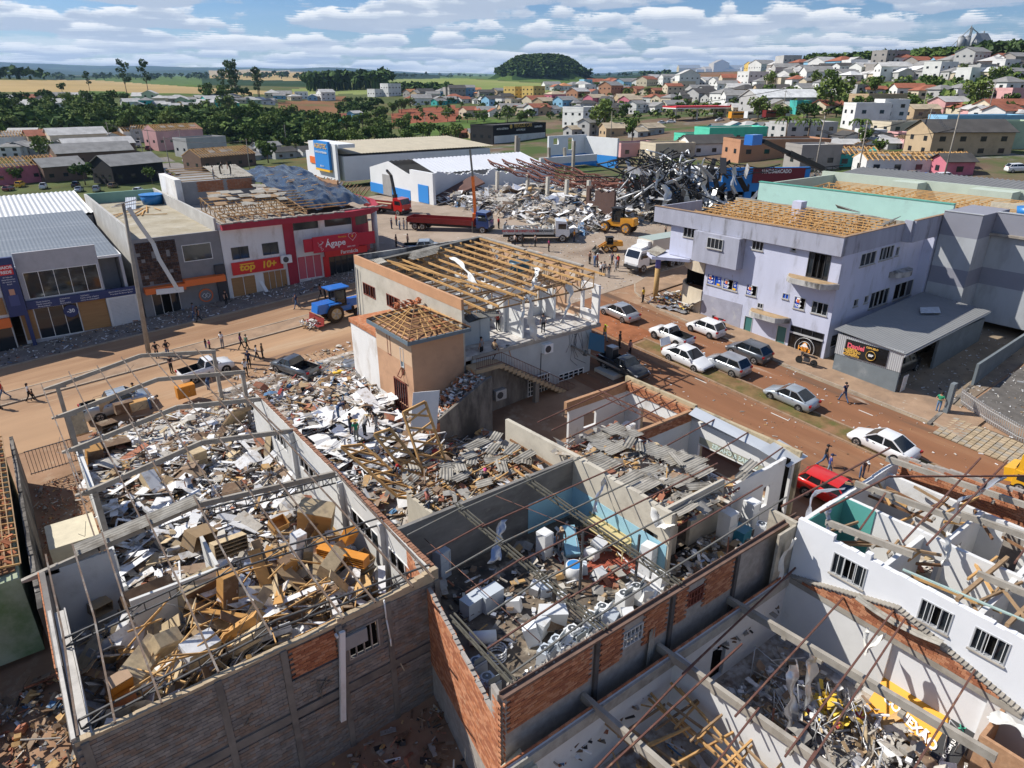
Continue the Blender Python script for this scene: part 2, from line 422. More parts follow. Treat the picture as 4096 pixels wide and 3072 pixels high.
m_medgrass=M('dusty_verge',(.19,.125,.06),1,.35,1.2,.4,stain=[((.115,.11,.04),.54,.1,.7),((.27,.15,.085),.58,.1,.3)],spec=.05)
m_paint=M('road_paint',(.62,.58,.52),.8,.1,3)
drape('avenue_road',-60,36,67.05,72.8,m_road1,.03)
drape('avenue_road',-60,36,55.5,64.6,m_road1,.03)
drape('crossing',36,110,52,78,m_cross,.034)
drape('crossing',40,76,78,125,m_cross,.034)
drape('side_street',46.4,52.2,2,52,m_road2,.03)
drape('side_street',36.0,44.4,-5,52,m_road2,.03)
def kerb(name,pts,w=.18,h=.14,mat=None):
 mb=MB()
 for a,b in zip(pts[:-1],pts[1:]):
  n=max(1,int(math.hypot(b[0]-a[0],b[1]-a[1])/1.0))
  for i in range(n):
   p=[(_lerp(a[0],b[0],(i+q)/n),_lerp(a[1],b[1],(i+q)/n))for q in(.01,.99)]
   mb.beam((*p[0],zg(*p[0])+h/2),(*p[1],zg(*p[1])+h/2),w,h)
 return struct(name,mb,mat or m_kerb)
def median(name,x0,x1,y0,y1,mat,dz=.12):
 drape(name,x0,x1,y0,y1,mat,dz,1.2,bumpy=.05)
median('median_strip',-60,27,64.7,66.95,m_pave)
kerb('kerb',[(-60,64.6),(26.8,64.6)]);kerb('kerb',[(-60,67.0),(26.8,67.0)])
median('grass_median',44.6,46.3,-5,40.5,m_medgrass)
kerb('kerb',[(44.45,-5),(44.5,41)],mat=M('mud_kerb',(.30,.20,.13),.95,.2,1.5));kerb('kerb',[(46.4,-5),(46.45,41)],mat=_M['mud_kerb'])
median('mud_bank',44.5,48.0,41,49.5,M('raw_red_mud',(.30,.12,.06),1,.3,.8,.5,spec=.05),.05)
def corner_edge(X,Y):return X,Y
def right_pave():
 mb=MB();pts=[]
 for Y in range(15,47,2):pts.append((51.7+max(0,(Y-30))*.085 if Y>16 else 51.2,Y))
 pts+=[(53.6,47.5),(54.6,50.0),(56.4,51.8),(58.8,52.5),(62,52.6),(75,52.7)]
 n=len(pts)
 for p,q in zip(pts[:-1],pts[1:]):
  back=lambda t:(max(55.5,t[0]),min(t[1],48.5))
  a,b,c,d=p,q,back(q),back(p)
  mb.face([(*x,zg(*x)+.14)for x in(a,d,c,b)])
 struct('pavement',mb,m_pave)
 kerb('kerb',pts,.16,.15)
right_pave()
drape('forecourt',51.3,75,17.0,30,M('dusty_concrete_yard',(.30,.235,.165),.95,.18,.5,.1,stain=[((.20,.155,.115),.56,.12,.25),((.5,.47,.43),.69,.04,1.5)],spec=.12),.05)
drape('store_pavement',-12,41,72.9,77.5,m_pavegrey,.13);kerb('kerb',[(-20,72.85),(40.5,72.85)])
drape('yard_lot',56.2,75,3,16.8,M('dark_gravel',(.12,.11,.10),.95,.3,1.2,.2,stain=((.55,.55,.55),.66,.03,2.2)),.06)
drape('near_pavement',11,25,52.6,55.4,m_pave,.1)
def pavers():
 base=M('paver_joint',(.13,.10,.07),1,.2,3)
 drape('block_pavement',50.3,53.9,4,16.6,base,.06)
 mats=[M('paver_%s'%k,c,.9,.2,2)for k,c in(('tan',(.42,.33,.22)),('ochre',(.36,.28,.18)),('grey',(.34,.30,.24)))]
 mb=MB()
 for i in range(9):
  for j in range(30):
   X=50.5+i*.38;Y=16.4-j*.42;X-=(16.4-Y)*.02
   mb.obb((X+R.uniform(-.01,.01),Y,zg(X,Y)+.10+R.uniform(-.01,.01)),(.34,.38,.08),erot(R.uniform(-.02,.02),R.uniform(-.02,.02),R.uniform(-.04,.04)),R.randrange(3))
 struct('paving_blocks',mb,mats,'stuff')
pavers()
for X,Y in((45.2,32.1),(45.2,49.0)):
 pass
mb=MB()
for X,Y0,Y1 in((43.9,31.6,32.8),(43.9,24,25.5),(49.4,20.5,21.6)):
 mb.face([(X-.06,Y0,zg(X,Y0)+.045),(X+.06,Y0,zg(X,Y0)+.045),(X+.06,Y1,zg(X,Y1)+.045),(X-.06,Y1,zg(X,Y1)+.045)])
struct('lane_dash',mb,m_paint)

# ------------------------------------------------------------------ building helpers
def wall(mb,ax,s0,s1,f0,f1,z0,z1,ops=(),m=0,top=None,step=.35):
 """A wall along X or Y from s0 to s1, between f0 and f1 across, with openings (s0,s1,za,zb) cut out; top: broken upper edge."""
 if s0>s1:s0,s1=s1,s0
 cuts={s0,s1}
 for o in ops:cuts.update((max(s0,min(s1,o[0])),max(s0,min(s1,o[1]))))
 if top:
  k=s0
  while k<s1:cuts.add(k);k+=step
 cuts=sorted(cuts)
 for a,b in zip(cuts[:-1],cuts[1:]):
  if b-a<1e-4:continue
  c=(a+b)/2;zt=top(c)if top else z1;zs=[(z0,zt)]
  for o in ops:
   if o[0]<c<o[1]:
    nz=[]
    for p,q in zs:
     if o[2]>p:nz.append((p,min(q,o[2])))
     if o[3]<q:nz.append((max(p,o[3]),q))
    zs=nz
  for p,q in zs:
   if q-p<1e-3:continue
   if ax=='x':mb.box(a,f0,p,b,f1,q,m)
   else:mb.box(f0,a,p,f1,b,q,m)
 return mb
m_glass=glass();m_glass2=glass('dusty_glass',(.06,.065,.06),.2)
m_alu=plain('aluminium',(.55,.56,.57),.4,.3);m_whitefr=plain('white_frame',(.75,.75,.73),.5);m_darkfr=plain('dark_frame',(.05,.05,.055),.5)
m_rustfr=M('red_oxide_frame',(.20,.06,.04),.7,.2,6)
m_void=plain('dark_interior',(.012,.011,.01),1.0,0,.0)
def window(root,ax,f,out,s0,s1,z0,z1,frame=None,n=2,rails=0,fw=.06,pane=None,sill=None,open_=None,depth=.10):
 """frame part with pane sub-parts, set in a wall whose outer face is at f and looks along sign `out`."""
 frame=frame or m_alu
 fr=MB()
 def bx(mb,a,b,c,d,d0,d1,m=0):
  p,q=sorted((f+out*d0,f+out*d1))
  if ax=='x':mb.box(a,p,c,b,q,d,m)
  else:mb.box(p,a,c,q,b,d,m)
 bx(fr,s0,s1,z0,z0+fw,-depth,.03);bx(fr,s0,s1,z1-fw,z1,-depth,.03)
 bx(fr,s0,s0+fw,z0+fw,z1-fw,-depth,.03);bx(fr,s1-fw,s1,z0+fw,z1-fw,-depth,.03)
 for i in range(1,n):
  c=s0+(s1-s0)*i/n;bx(fr,c-fw*.4,c+fw*.4,z0+fw,z1-fw,-depth+.01,.02)
 for i in range(1,rails+1):
  c=z0+(z1-z0)*i/(rails+1);bx(fr,s0+fw,s1-fw,c-fw*.3,c+fw*.3,-depth+.015,.015)
 w=part('window',fr,frame,root)if root.parent is None else sub('window',fr,frame,root,root.parent)
 for i in range(n):
  if open_ and i in open_:continue
  a=s0+(s1-s0)*i/n+fw*.4;b=s0+(s1-s0)*(i+1)/n-fw*.4
  pb=MB();bx(pb,a,b,z0+fw,z1-fw,-depth*.6,-depth*.6+.015);sub('pane',pb,pane or m_glass,w,root)
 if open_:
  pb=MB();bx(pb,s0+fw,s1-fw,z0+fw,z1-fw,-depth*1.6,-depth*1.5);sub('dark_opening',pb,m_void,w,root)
 if sill:
  sb=MB();bx(sb,s0-.05,s1+.05,z0-.06,z0-.003,-.02,.09);sub('sill',sb,sill,w,root)
 return w
def rough(seed,base,amp,freq=.6):
 return lambda s:base+amp*mnoise.noise(Vector((s*freq,seed,.5)))+amp*.4*mnoise.noise(Vector((s*freq*5,seed,7.5)))
m_wood=M('pine_timber',(.54,.325,.135),.8,.2,2.0,.05,stain=((.38,.21,.085),.6,.12,.9),spec=.15)
m_wood2=M('weathered_shaded_timber',(.30,.20,.115),.85,.25,2.5,.05,spec=.15)
m_wood3=M('old_brown_timber',(.20,.11,.06),.85,.25,2.5,.05,spec=.15)
m_conc=M('bare_concrete',(.36,.33,.29),.9,.2,1.2,.12,stain=[((.24,.21,.18),.58,.12,.6),((.44,.40,.33),.64,.08,2)],spec=.15)
m_concdark=M('mouldy_concrete',(.22,.20,.175),.95,.3,.9,.15,stain=[((.07,.065,.06),.52,.12,.5),((.38,.36,.33),.65,.08,.9)],stretch=(1,1,.35),spec=.1)
m_plasterwhite=M('white_plaster',(.74,.73,.71),.85,.05,1.0,.03,stain=[((.55,.51,.46),.60,.12,.8)],stretch=(1,1,.4),spec=.15)
m_plastergrey=M('grey_plaster',(.30,.295,.29),.9,.12,.8,.05,stain=[((.22,.21,.2),.62,.1,.5)],spec=.15)
m_brick=M('orange_brick',(.42,.17,.085),.9,.25,4,.1,stain=[((.50,.30,.19),.6,.1,2.5)],spec=.1)
m_mortar=M('mortar',(.33,.30,.27),.95,.2,3,.1,spec=.1)
m_metalroof=M('silver_metal_roof',(.50,.53,.56),.42,.06,.5,.0,metal=.35,stain=[((.40,.42,.44),.64,.1,.25)],spec=.5)
m_fibro=M('weathered_fibre_cement',(.33,.31,.27),.95,.2,2.2,.1,stain=[((.20,.18,.15),.56,.1,.8),((.46,.43,.38),.64,.06,1.9)],spec=.1)
m_steelbrown=M('red_oxide_steel',(.125,.058,.044),.6,.2,3,.05,stain=[((.27,.15,.09),.62,.1,2)],spec=.3)
m_steelgrey=M('grey_steel',(.14,.136,.12),.55,.2,3,.05,stain=[((.24,.13,.07),.64,.08,2)],spec=.4)
m_tile=M('clay_tile',(.42,.16,.08),.9,.3,3,.1,spec=.1)
def timber_truss(root,p0,p1,rise,mat,depth=.0,w=.06,webs=6,name='roof_truss',drop=None):
 """bottom chord p0-p1, parallel or pitched top chord, posts and diagonals"""
 mb=MB();p0,p1=Vector(p0),Vector(p1);d=p1-p0
 q0,q1=p0+Vector((0,0,rise[0])),p1+Vector((0,0,rise[1]))
 mb.beam(p0,p1,w,.13);mb.beam(q0,q1,w,.13)
 for i in range(webs+1):
  t=i/webs;a=p0+d*t;b=q0+(q1-q0)*t
  if(b-a).length>.15:mb.beam(a,b,w*.8,.09,up=(0,1,0)if abs(d.x)>abs(d.y)else(1,0,0))
  if i<webs:
   t2=(i+1)/webs;e=q0+(q1-q0)*t2 if i%2==0 else None
   if e is not None:mb.beam(a,e,w*.7,.08)
   else:mb.beam(b,p0+d*t2,w*.7,.08)
 return part(name,mb,mat,root)
def purlin(root,p0,p1,w,h,mat,name='purlin'):
 mb=MB();mb.beam(p0,p1,w,h);return part(name,mb,mat,root)

# ------------------------------------------------------------------ the shops along the avenue (fronts at Y = 77)
FY=77.0
def clothing_store():
 t=thing('clothing_store','two storey clothes shop with blue corner sign and dark glass upper front','shop',(4,79,-.8),world=True)
 grey=M('lilac_grey_render',(.42,.42,.44),.9,.1,1.5,.06)
 mb=MB()
 wall(mb,'x',.75,7.4,FY,FY+.25,-1.2,8.03,[(1.12,7.2,3.65,6.2),(1.15,4.75,-.3,2.75)],0)
 mb.box(-.05,FY+.3,-1.2,7.2,FY+.6,2.8,1)
 wall(mb,'y',FY+.25,100,.75,1.0,-1.2,6.6,(),0);wall(mb,'y',FY+.25,100,9.25,9.5,-1.2,6.55,(),0)
 mb.box(7.4,FY+3,-1.2,9.2,FY+3.2,6.5,0)
 mb.box(1.0,FY+3.2,3.1,9.25,99,3.3,0)
 part('wall',mb,[grey,m_plasterwhite],t)
 r=MB();r.corr((-9,FY+.4,6.75),(18.4,0,0),(0,24,1.2),pitch=.34,amp=.012,t=.03);part('roof',r,M('bluish_metal_roof',(.155,.18,.21),.6,.08,.25,0,metal=.1,stain=[((.21,.235,.265),.6,.08,.3),((.10,.12,.145),.66,.04,.5)],stretch=(.2,3,1)),t)
 r=MB();r.box(-9.2,FY+.36,6.55,9.5,FY+.5,6.78);r.box(9.42,FY+.5,6.6,9.55,101,6.75);part('gutter',r,m_whitefr,t)
 r=MB();r.corr((-10,101.3,7.6),(20.5,0,0),(0,17,.8),pitch=.55,amp=.07,t=.03);part('rear_roof',r,M('pale_metal_roof',(.55,.56,.56),.5,.06,.5,0,metal=.2),t)
 r=MB();r.box(-10,101.35,-1,10.4,117.8,7.3);part('rear_hall',r,m_plastergrey,t)
 window(t,'x',FY,-1,1.12,7.2,3.65,6.2,m_whitefr,5);window(t,'x',FY,-1,1.15,4.75,-.3,2.75,m_whitefr,3)
 ply=M('plywood',(.36,.20,.085),.8,.12,2,.03,stretch=(.3,1,3))
 for a,b in((.05,1.1),(4.8,7.2)):
  q=MB();q.box(a,FY-.05,-.2,b,FY-.005,2.75);part('plywood_panel',q,ply,t)
 navy=plain('navy_sign',(.018,.035,.13),.5)
 q=MB();q.box(.72,FY-.35,2.78,10.2,FY-.02,3.55);s1=part('sign_band',q,navy,t)
 q=MB();q.box(-.75,FY-.6,2.4,.68,FY-.1,7.85);q.box(.35,FY-.55,-.9,.68,FY-.12,2.4);s2=part('corner_sign',q,navy,t)
 wht=plain('sign_white',(.8,.8,.8),.6);rd=plain('sign_red',(.6,.02,.03),.5)
 rows=[(1.5,['Moda feminina','Moda masculina','Moda infantil']),(3.4,['Acessórios','Bazar','Brinquedos']),(5.1,['Utilidades','Cama, mesa e banho','Linha de maquiagem'])]
 for x,ls in rows:
  for i,l in enumerate(ls):lettering(l,.19,wht,s1,(x+len(l)*.045,FY-.36,3.37-i*.22),(1,0,0),(0,0,1),.01)
 for i,l in enumerate(['@prioridade10_riobonitoiguacu','Prioridade Rio Bonito Iguaçu']):lettering(l,.17,wht,s1,(8.7,FY-.36,3.3-i*.24),(1,0,0),(0,0,1),.01)
 q=MB();q.box(-.6,FY-.625,6.3,.5,FY-.6,7.2);sub('red_panel',q,rd,s2,t)
 lettering('MAIOR',.36,wht,s2,(-.05,FY-.64,6.98),(1,0,0),(0,0,1),.01,.01);lettering('REDE',.36,wht,s2,(-.05,FY-.64,6.55),(1,0,0),(0,0,1),.01,.01)
 for i,l in enumerate(['de lojas de','departamentos','do interior do','Brasil']):lettering(l,.17,wht,s2,(-.05,FY-.63,6.1-i*.22),(1,0,0),(0,0,1),.01)
 q=MB();q.obb((-.05,FY-.62,4.7),(.42,.02,.55),None,0);q.obb((-.05,FY-.62,3.9),(.75,.02,1.0),None,1);sub('printed_figure',q,[plain('print_skin',(.5,.27,.18)),plain('print_blue',(.05,.07,.2))],s2,t)
 q=MB();q.tube((4.1,FY-.12,2.0),(4.1,FY-.08,2.0),.62,28);d=part('round_sticker',q,navy,t)
 lettering('-30',.5,wht,d,(4.1,FY-.13,2.0),(1,0,0),(0,0,1),.01,.015)
 q=MB();q.box(7.25,FY-.3,-.75,9.95,FY+.2,2.75);w=part('shutter_surround',q,m_plasterwhite,t)
 q=MB()
 for i in range(22):q.box(7.45,FY-.36,-.55+i*.145,9.8,FY-.31,-.55+i*.145+.12)
 sub('roller_shutter',q,M('white_shutter',(.6,.6,.6),.5,.05,2),w,t)
 q=MB();q.box(-12,FY,-2.5,-.8,99,5.8,0);part('neighbour_wing',q,m_plasterwhite,t)
 q=MB();q.box(-12,FY-.4,1.4,-.8,FY-.03,2.3);part('orange_band',q,plain('orange_sign',(.75,.16,.03),.5),t)
 q=MB();q.box(-4,FY-.1,-.9,-.9,FY-.03,1.35);part('shop_window',q,m_glass,t)
 q=MB();q.box(-4,FY-.1,2.6,-.9,FY-.03,4.2);part('plywood_panel',q,ply,t)
clothing_store()
def flat_roof_store():
 t=thing('grey_store','grey two storey shop with bare flat concrete roof, orange awning and linked squares logo','shop',(14.6,80,0),world=True)
 mb=MB();wall(mb,'x',10.5,19.0,FY,FY+.3,-.6,8.05,[(15.1,18.0,5.2,6.95),(11.35,14.0,0,2.55)])
 part('front_wall',mb,M('dark_grey_paint',(.22,.22,.225),.85,.1,1.2,.05),t)
 mb=MB();wall(mb,'y',FY+.3,107,10.5,10.75,-.6,9.2);wall(mb,'y',FY+.3,107,18.75,19.0,-.6,9.3);
 part('side_wall',mb,M('light_grey_render',(.40,.39,.37),.9,.12,.6,.06,stain=[((.5,.5,.48),.6,.1,.4)]),t)
 mb=MB();mb.box(10.75,106.7,0,18.75,107,9.2);part('rear_parapet',mb,M('pale_green_paint',(.24,.40,.32),.85,.08,1),t)
 mb=MB();mb.box(10.76,FY+.31,7.6,18.74,106.69,7.9);part('roof_slab',mb,M('lichen_concrete',(.37,.33,.25),.95,.15,.5,.08,stain=[((.29,.25,.17),.55,.12,.35),((.46,.43,.37),.63,.07,.8)]),t)
 window(t,'x',FY,-1,15.1,18.0,5.2,6.95,m_whitefr,1)
 window(t,'x',FY,-1,11.35,14.0,0,2.55,m_alu,3,open_=(1,))
 ms=[M('brown_cladding',(.055,.035,.03),.5,.3,2),M('worn_cladding',(.10,.06,.045),.6,.3,2)]
 pm={}
 for i in range(11):
  for j in range(13):
   if R.random()<(.35 if 7<=j<=9 else .02):continue
   q=MB();x=10.8+i*.345;z=3.35+j*.335;a,b,c,d=(x,FY-.03,z),(x+.33,FY-.03,z),(x+.33,FY-.03,z+.32),(x,FY-.03,z+.32)
   pk=(x+.12+R.random()*.1,FY-.14,z+.1+R.random()*.12)
   for e,g in((a,b),(b,c),(c,d),(d,a)):q.face([e,g,pk],0)
   part('cladding_panel',q,ms[0 if j>8 else R.randrange(2)],t)
 og=plain('orange_sign',(.75,.16,.03),.5)
 q=MB();q.box(10.75,FY-1.0,2.6,14.6,FY-.03,3.2);q.box(14.6,FY-1.0,2.85,18.7,FY-.02,3.5);part('awning',q,og,t)
 q=MB();q.obb((13,FY-1.15,2.75),(2.6,.1,.55),erot(0,.05,0));part('awning_panel',q,m_whitefr,t)
 q=MB();q.tube((16.6,FY-.14,1.4),(16.6,FY-.02,1.4),.72,28,0);q.tube((16.6,FY-.16,1.4),(16.6,FY-.1,1.4),.6,28,1);lg=part('logo_disc',q,[og,plain('logo_grey',(.17,.17,.18))],t)
 q=MB()
 for cx in(-.17,.17):
  for a in range(4):
   p=[(cx+.26*math.cos(a*math.pi/2)),.26*math.sin(a*math.pi/2)];e=[(cx+.26*math.cos((a+1)*math.pi/2)),.26*math.sin((a+1)*math.pi/2)]
   q.beam((16.6+p[0],FY-.18,1.4+p[1]),(16.6+e[0],FY-.18,1.4+e[1]),.04,.09,up=(0,1,0))
 sub('linked_squares',q,m_whitefr,lg,t)
 q=MB();q.box(17.9,FY-.35,-.4,18.9,FY-.02,4.5);part('pillar',q,M('charcoal_panel',(.06,.06,.065),.7,.1,2),t)
 tank=MB();tank.tube((17.6,102,7.91),(17.6,102,9.1),1.2,24,0,1.45);tank.tube((17.6,102,9.1),(17.6,102,9.16),1.55,24,0)
 single('water_tank',tank,plain('tank_blue',(.02,.18,.48),.4),'blue round water tank on the bare flat roof','water tank')
 for i in range(9):
  q=MB();x=12+R.random()*5.5;y=92+R.random()*7;a=R.random()*3.1;l=1+R.random()*1.8
  q.beam((x-l*math.cos(a),y-l*math.sin(a),7.96+i*.01),(x+l*math.cos(a),y+l*math.sin(a),7.96+i*.012),.12,.07)
  single('roof_batten',q,m_wood,'loose pine batten lying on the bare flat concrete roof','plank','battens strewn on the flat roof')
 q=MB();q.corr((13.6,98,8.0),(1.2,-.2,0),(1.0,4.5,.9),.2,.03);single('metal_sheet',q,m_metalroof,'corrugated sheet sliding down beside the blue water tank','roof sheet')
flat_roof_store()
m_pinkred=M('dark_pink_paint',(.36,.035,.055),.7,.1,1.2,.03)
def pharmacy():
 t=thing('pharmacy_building','two storey white and dark pink building with two shops and a tarpaulined roof','shop building',(28,80,.5),world=True)
 mb=MB()
 ops=[(19.95,21.8,4.75,6.07),(23.3,25.1,4.78,6.1),(27.05,30.0,7.1,8.0),(30.8,34.1,7.1,8.0),(19.4,22.1,.6,2.85),(22.95,25.65,.6,2.95),(27.05,29.95,1.4,4.1),(30.85,33.95,1.2,4.0)]
 wall(mb,'x',19.05,34.6,FY,FY+.3,-.2,8.1,ops);part('front_wall',mb,m_plasterwhite,t)
 mb=MB();wall(mb,'y',FY+.3,106,19.05,19.35,0,8.6);mb.box(19.36,105.7,0,46,106,8.2);part('side_wall',mb,m_plasterwhite,t)
 mb=MB();
 for a,b in((25.85,27.0),(34.15,34.6)):mb.box(a,FY-.12,.3,b,FY-.01,8.1)
 pts=[(34.6,FY-.1)]+[(34.6+2.6*math.sin(a),FY+2.5-2.6*math.cos(a))for a in[RAD(x)for x in range(10,91,10)]]+[(37.2,104),(36.9,104)]+[(34.6+2.3*math.sin(a),FY+2.5-2.3*math.cos(a))for a in[RAD(x)for x in range(90,9,-10)]]+[(34.6,FY+.2)]
 mb.prism(pts,.6,1.8);mb.prism(pts,3.6,6.9);mb.prism(pts,7.9,8.1);part('curved_corner',mb,m_pinkred,t)
 mb=MB();mb.prism([(p[0]*.999,p[1]+.02)for p in pts],1.81,3.59);mb.prism([(p[0]*.999,p[1]+.02)for p in pts],6.91,7.89);part('corner_window',mb,m_glass2,t)
 edge=[(19.2,FY-.9),(33.5,FY-1.3),(36.5,FY-.6),(38.6,FY+1.6),(40.2,FY+6),(40.4,FY+18),(39.9,FY+18),(39.6,FY+6),(38,FY+2.2),(36.2,FY+.2),(33.5,FY-.6),(19.2,FY-.2)]
 mb=MB();mb.prism(edge,8.12,8.75);part('cornice',mb,m_pinkred,t)
 mb=MB()
 for i in range(46):
  x=19.3+i*.43;y=(FY-.9 if x<33 else FY-.3)-(x-19.2)*.028*(x<33);mb.obb((x,y+.15,8.8+R.uniform(-.02,.08)),(.44,.35,.12),erot(0,0,R.uniform(-.2,.2)))
 part('broken_edge',mb,m_conc,t)['kind']='stuff'
 mb=MB();mb.box(19.1,FY+.32,8.0,36.9,105.6,8.12);part('roof_slab',mb,m_conc,t)
 mb=MB()
 for x,y in((40.0,83.0),(40.1,92)):mb.tube((x,y,zg(x,y)-.1),(x,y,8.1),.38,16)
 part('column',mb,m_plasterwhite,t)
 for o,n in(((19.95,21.8,4.75,6.07),2),((23.3,25.1,4.78,6.1),2),((27.05,30.0,7.1,8.0),1),((30.8,34.1,7.1,8.0),1)):window(t,'x',FY,-1,*o,m_darkfr,n)
 ply=_M['plywood'];red=plain('sign_red',(.6,.02,.03),.5);red2=plain('bright_red_sign',(.62,.012,.02),.4);yel=plain('sign_yellow',(.85,.48,.03),.5);wht=plain('sign_white',(.8,.8,.8),.6)
 window(t,'x',FY,-1,19.4,22.1,.6,2.85,m_whitefr,2,pane=ply);window(t,'x',FY,-1,22.95,25.65,.6,2.95,m_alu,4,pane=ply)
 window(t,'x',FY,-1,27.05,29.95,1.4,4.1,m_whitefr,3,pane=plain('pink_poster',(.55,.10,.13),.5));window(t,'x',FY,-1,30.85,33.95,1.2,4.0,m_darkfr,4)
 q=MB();q.box(19.7,FY-.25,3.1,25.3,FY-.02,4.45);s=part('red_sign',q,red2,t);lettering('top',1.05,yel,s,(21.35,FY-.27,3.82),(1,0,0),(0,0,1),.02,.035,1.15,shear=.15);lettering('10+',1.05,yel,s,(23.75,FY-.27,3.8),(1,0,0),(0,0,1),.02,.035,1.0,shear=.15)
 q=MB();q.box(20.55,FY-.28,4.12,22.1,FY-.255,4.24);sub('sign_bar',q,yel,s,t)
 q=MB();q.box(27.6,FY-1.3,4.75,36.4,FY-1.1,6.2);q.box(28.6,FY-1.42,4.55,34.2,FY-1.28,6.35);s=part('pharmacy_sign',q,M('sign_raspberry',(.48,.02,.045),.4,.05,1),t)
 lettering('Ágape',1.0,wht,s,(31.3,FY-1.44,5.4),(1,0,0),(0,0,1),.02,.012);lettering('Farmácia',.28,yel,s,(32.2,FY-1.44,6.05),(1,0,0),(0,0,1),.01);lettering('3653-1447',.24,wht,s,(33.2,FY-1.44,4.8),(1,0,0),(0,0,1),.01);lettering('+',.4,yel,s,(33.45,FY-1.44,5.95),(1,0,0),(0,0,1),.01,.02)
 q=MB()
 hp=[(33.45+.5*16*math.sin(a)**3/16,5.95+.5*(13*math.cos(a)-5*math.cos(2*a)-2*math.cos(3*a)-math.cos(4*a))/16)for a in[i*math.pi/12 for i in range(25)]]
 for a,b in zip(hp[:-1],hp[1:]):q.beam((a[0],FY-1.44,a[1]),(b[0],FY-1.44,b[1]),.02,.05,up=(0,1,0))
 cp=[(29.5+.32*math.cos(a),5.75+.3*math.sin(a))for a in[math.pi+i*math.pi/8 for i in range(9)]]+[(29.5,5.45),(29.5,4.85)]
 for a,b in zip(cp[:-1],cp[1:]):q.beam((a[0],FY-1.44,a[1]),(b[0],FY-1.44,b[1]),.02,.06,up=(0,1,0))
 sn=[(29.5+.26*math.sin(a*2.2),4.7+a*.28)for a in[i*.3 for i in range(15)]]
 for a,b in zip(sn[:-1],sn[1:]):q.beam((a[0],FY-1.445,a[1]),(b[0],FY-1.445,b[1]),.02,.055,up=(0,1,0))
 sub('heart_and_cup_emblem',q,wht,s,t)
 q=MB();q.box(30.2,FY-.75,3.72,35.5,FY-.35,4.5);s=part('door_sign',q,red2,t);lettering('Farmácia',.62,wht,s,(33.2,FY-.77,4.1),(1,0,0),(0,0,1),.02,.01)
 q=MB();q.box(30.1,FY-.3,.9,30.75,FY-.02,3.7);part('red_pier',q,red2,t)
 q=MB();q.box(25.0,FY-.8,3.75,26.2,FY-.35,4.6);ac=part('air_conditioner',q,m_whitefr,t);q=MB();q.tube((25.5,FY-.83,4.17),(25.5,FY-.8,4.17),.32,18);sub('fan_grille',q,m_darkfr,ac,t)
 q=MB();q.slab([(22.8,FY-.6,.7),(23.2,FY-.6,.7),(22.75,FY-.1,2.0),(22.4,FY-.1,2.0)],.05);single('white_board',q,m_whitefr,'white board leaning against the boarded shop door below the yellow lettered sign','board')
 for i in range(7):
  x=19.8+i*1.5;timber_truss(t,(x,FY-.2,8.8),(x,FY+9,8.85),(.35,1.5),m_wood2,webs=5)
 for i in range(8):
  y=FY+.2+i*1.2;purlin(t,(19.5,y,9.3+i*.14),((30.5 if i>1 else 34)+R.random(),y,9.3+i*.14),.07,.09,m_wood,'roof_batten')
 for i in range(26):
  q=MB();x=20+R.random()*8;y=FY+2.5+R.random()*9;z=9.55+(y-FY)*.115;q.slab([(x,y,z),(x+R.uniform(.6,2),y+R.uniform(-.2,.2),z),(x+R.uniform(.6,2),y+1.3,z+.16),(x+.1,y+1.3,z+.16)],.02);part('roof_sheet',q,m_fibro if i%3 else m_wood2,t)
 for i in range(14):
  y=FY+6+i*1.1;
  q=MB();q.beam((38.2,y,8.7),(39.8,y+R.uniform(-.3,.3),10.2),.07,.11);q.beam((38.2,y,8.7),(38.3,y,10.0),.07,.1);part('rafter',q,m_wood2,t)
 mb=MB();wall(mb,'y',88,106,37.5,37.75,8.1,10.9,top=rough(3,10.5,.4));wall(mb,'x',33.5,37.4,105.75,106.1,8.1,11.2);part('brick_gable',mb,M('raw_brick_wall',(.44,.26,.15),.9,.2,6,.1,stain=[((.36,.2,.11),.5,.2,4)]),t)
 mb=MB();mb.box(20.2,96,8.1,29.4,104,11.0);bx=part('attic_wall',mb,m_plastergrey,t)
 q=MB()
 for k in range(2):
  x0=22.0+k*3.7
  for j in range(8):
   for i in range(9):q.box(x0+i*.36+(j%2)*.1,95.94,9.7+j*.16,x0+i*.36+.33+(j%2)*.1,95.985,9.7+j*.16+.13)
 b=sub('brick',q,m_brick,bx,t);b['kind']='stuff'
 q=MB();q.box(19.4,95.6,8.1,20.15,104.4,11.4);sub('gable_slab',q,m_plasterwhite,bx,t)
 q=MB();q.corr((25.0,96.2,11.15),(4.4,0,0),(0,7.6,.9),.3,.04);sub('roof_sheet',q,m_fibro,bx,t)
 for i in range(6):q=MB();q.beam((20.2,96.4+i*1.4,11.1+i*.16),(26,96.4+i*1.4,11.1+i*.16),.06,.09);sub('roof_batten',q,m_wood,bx,t)
 return t
pharmacy()
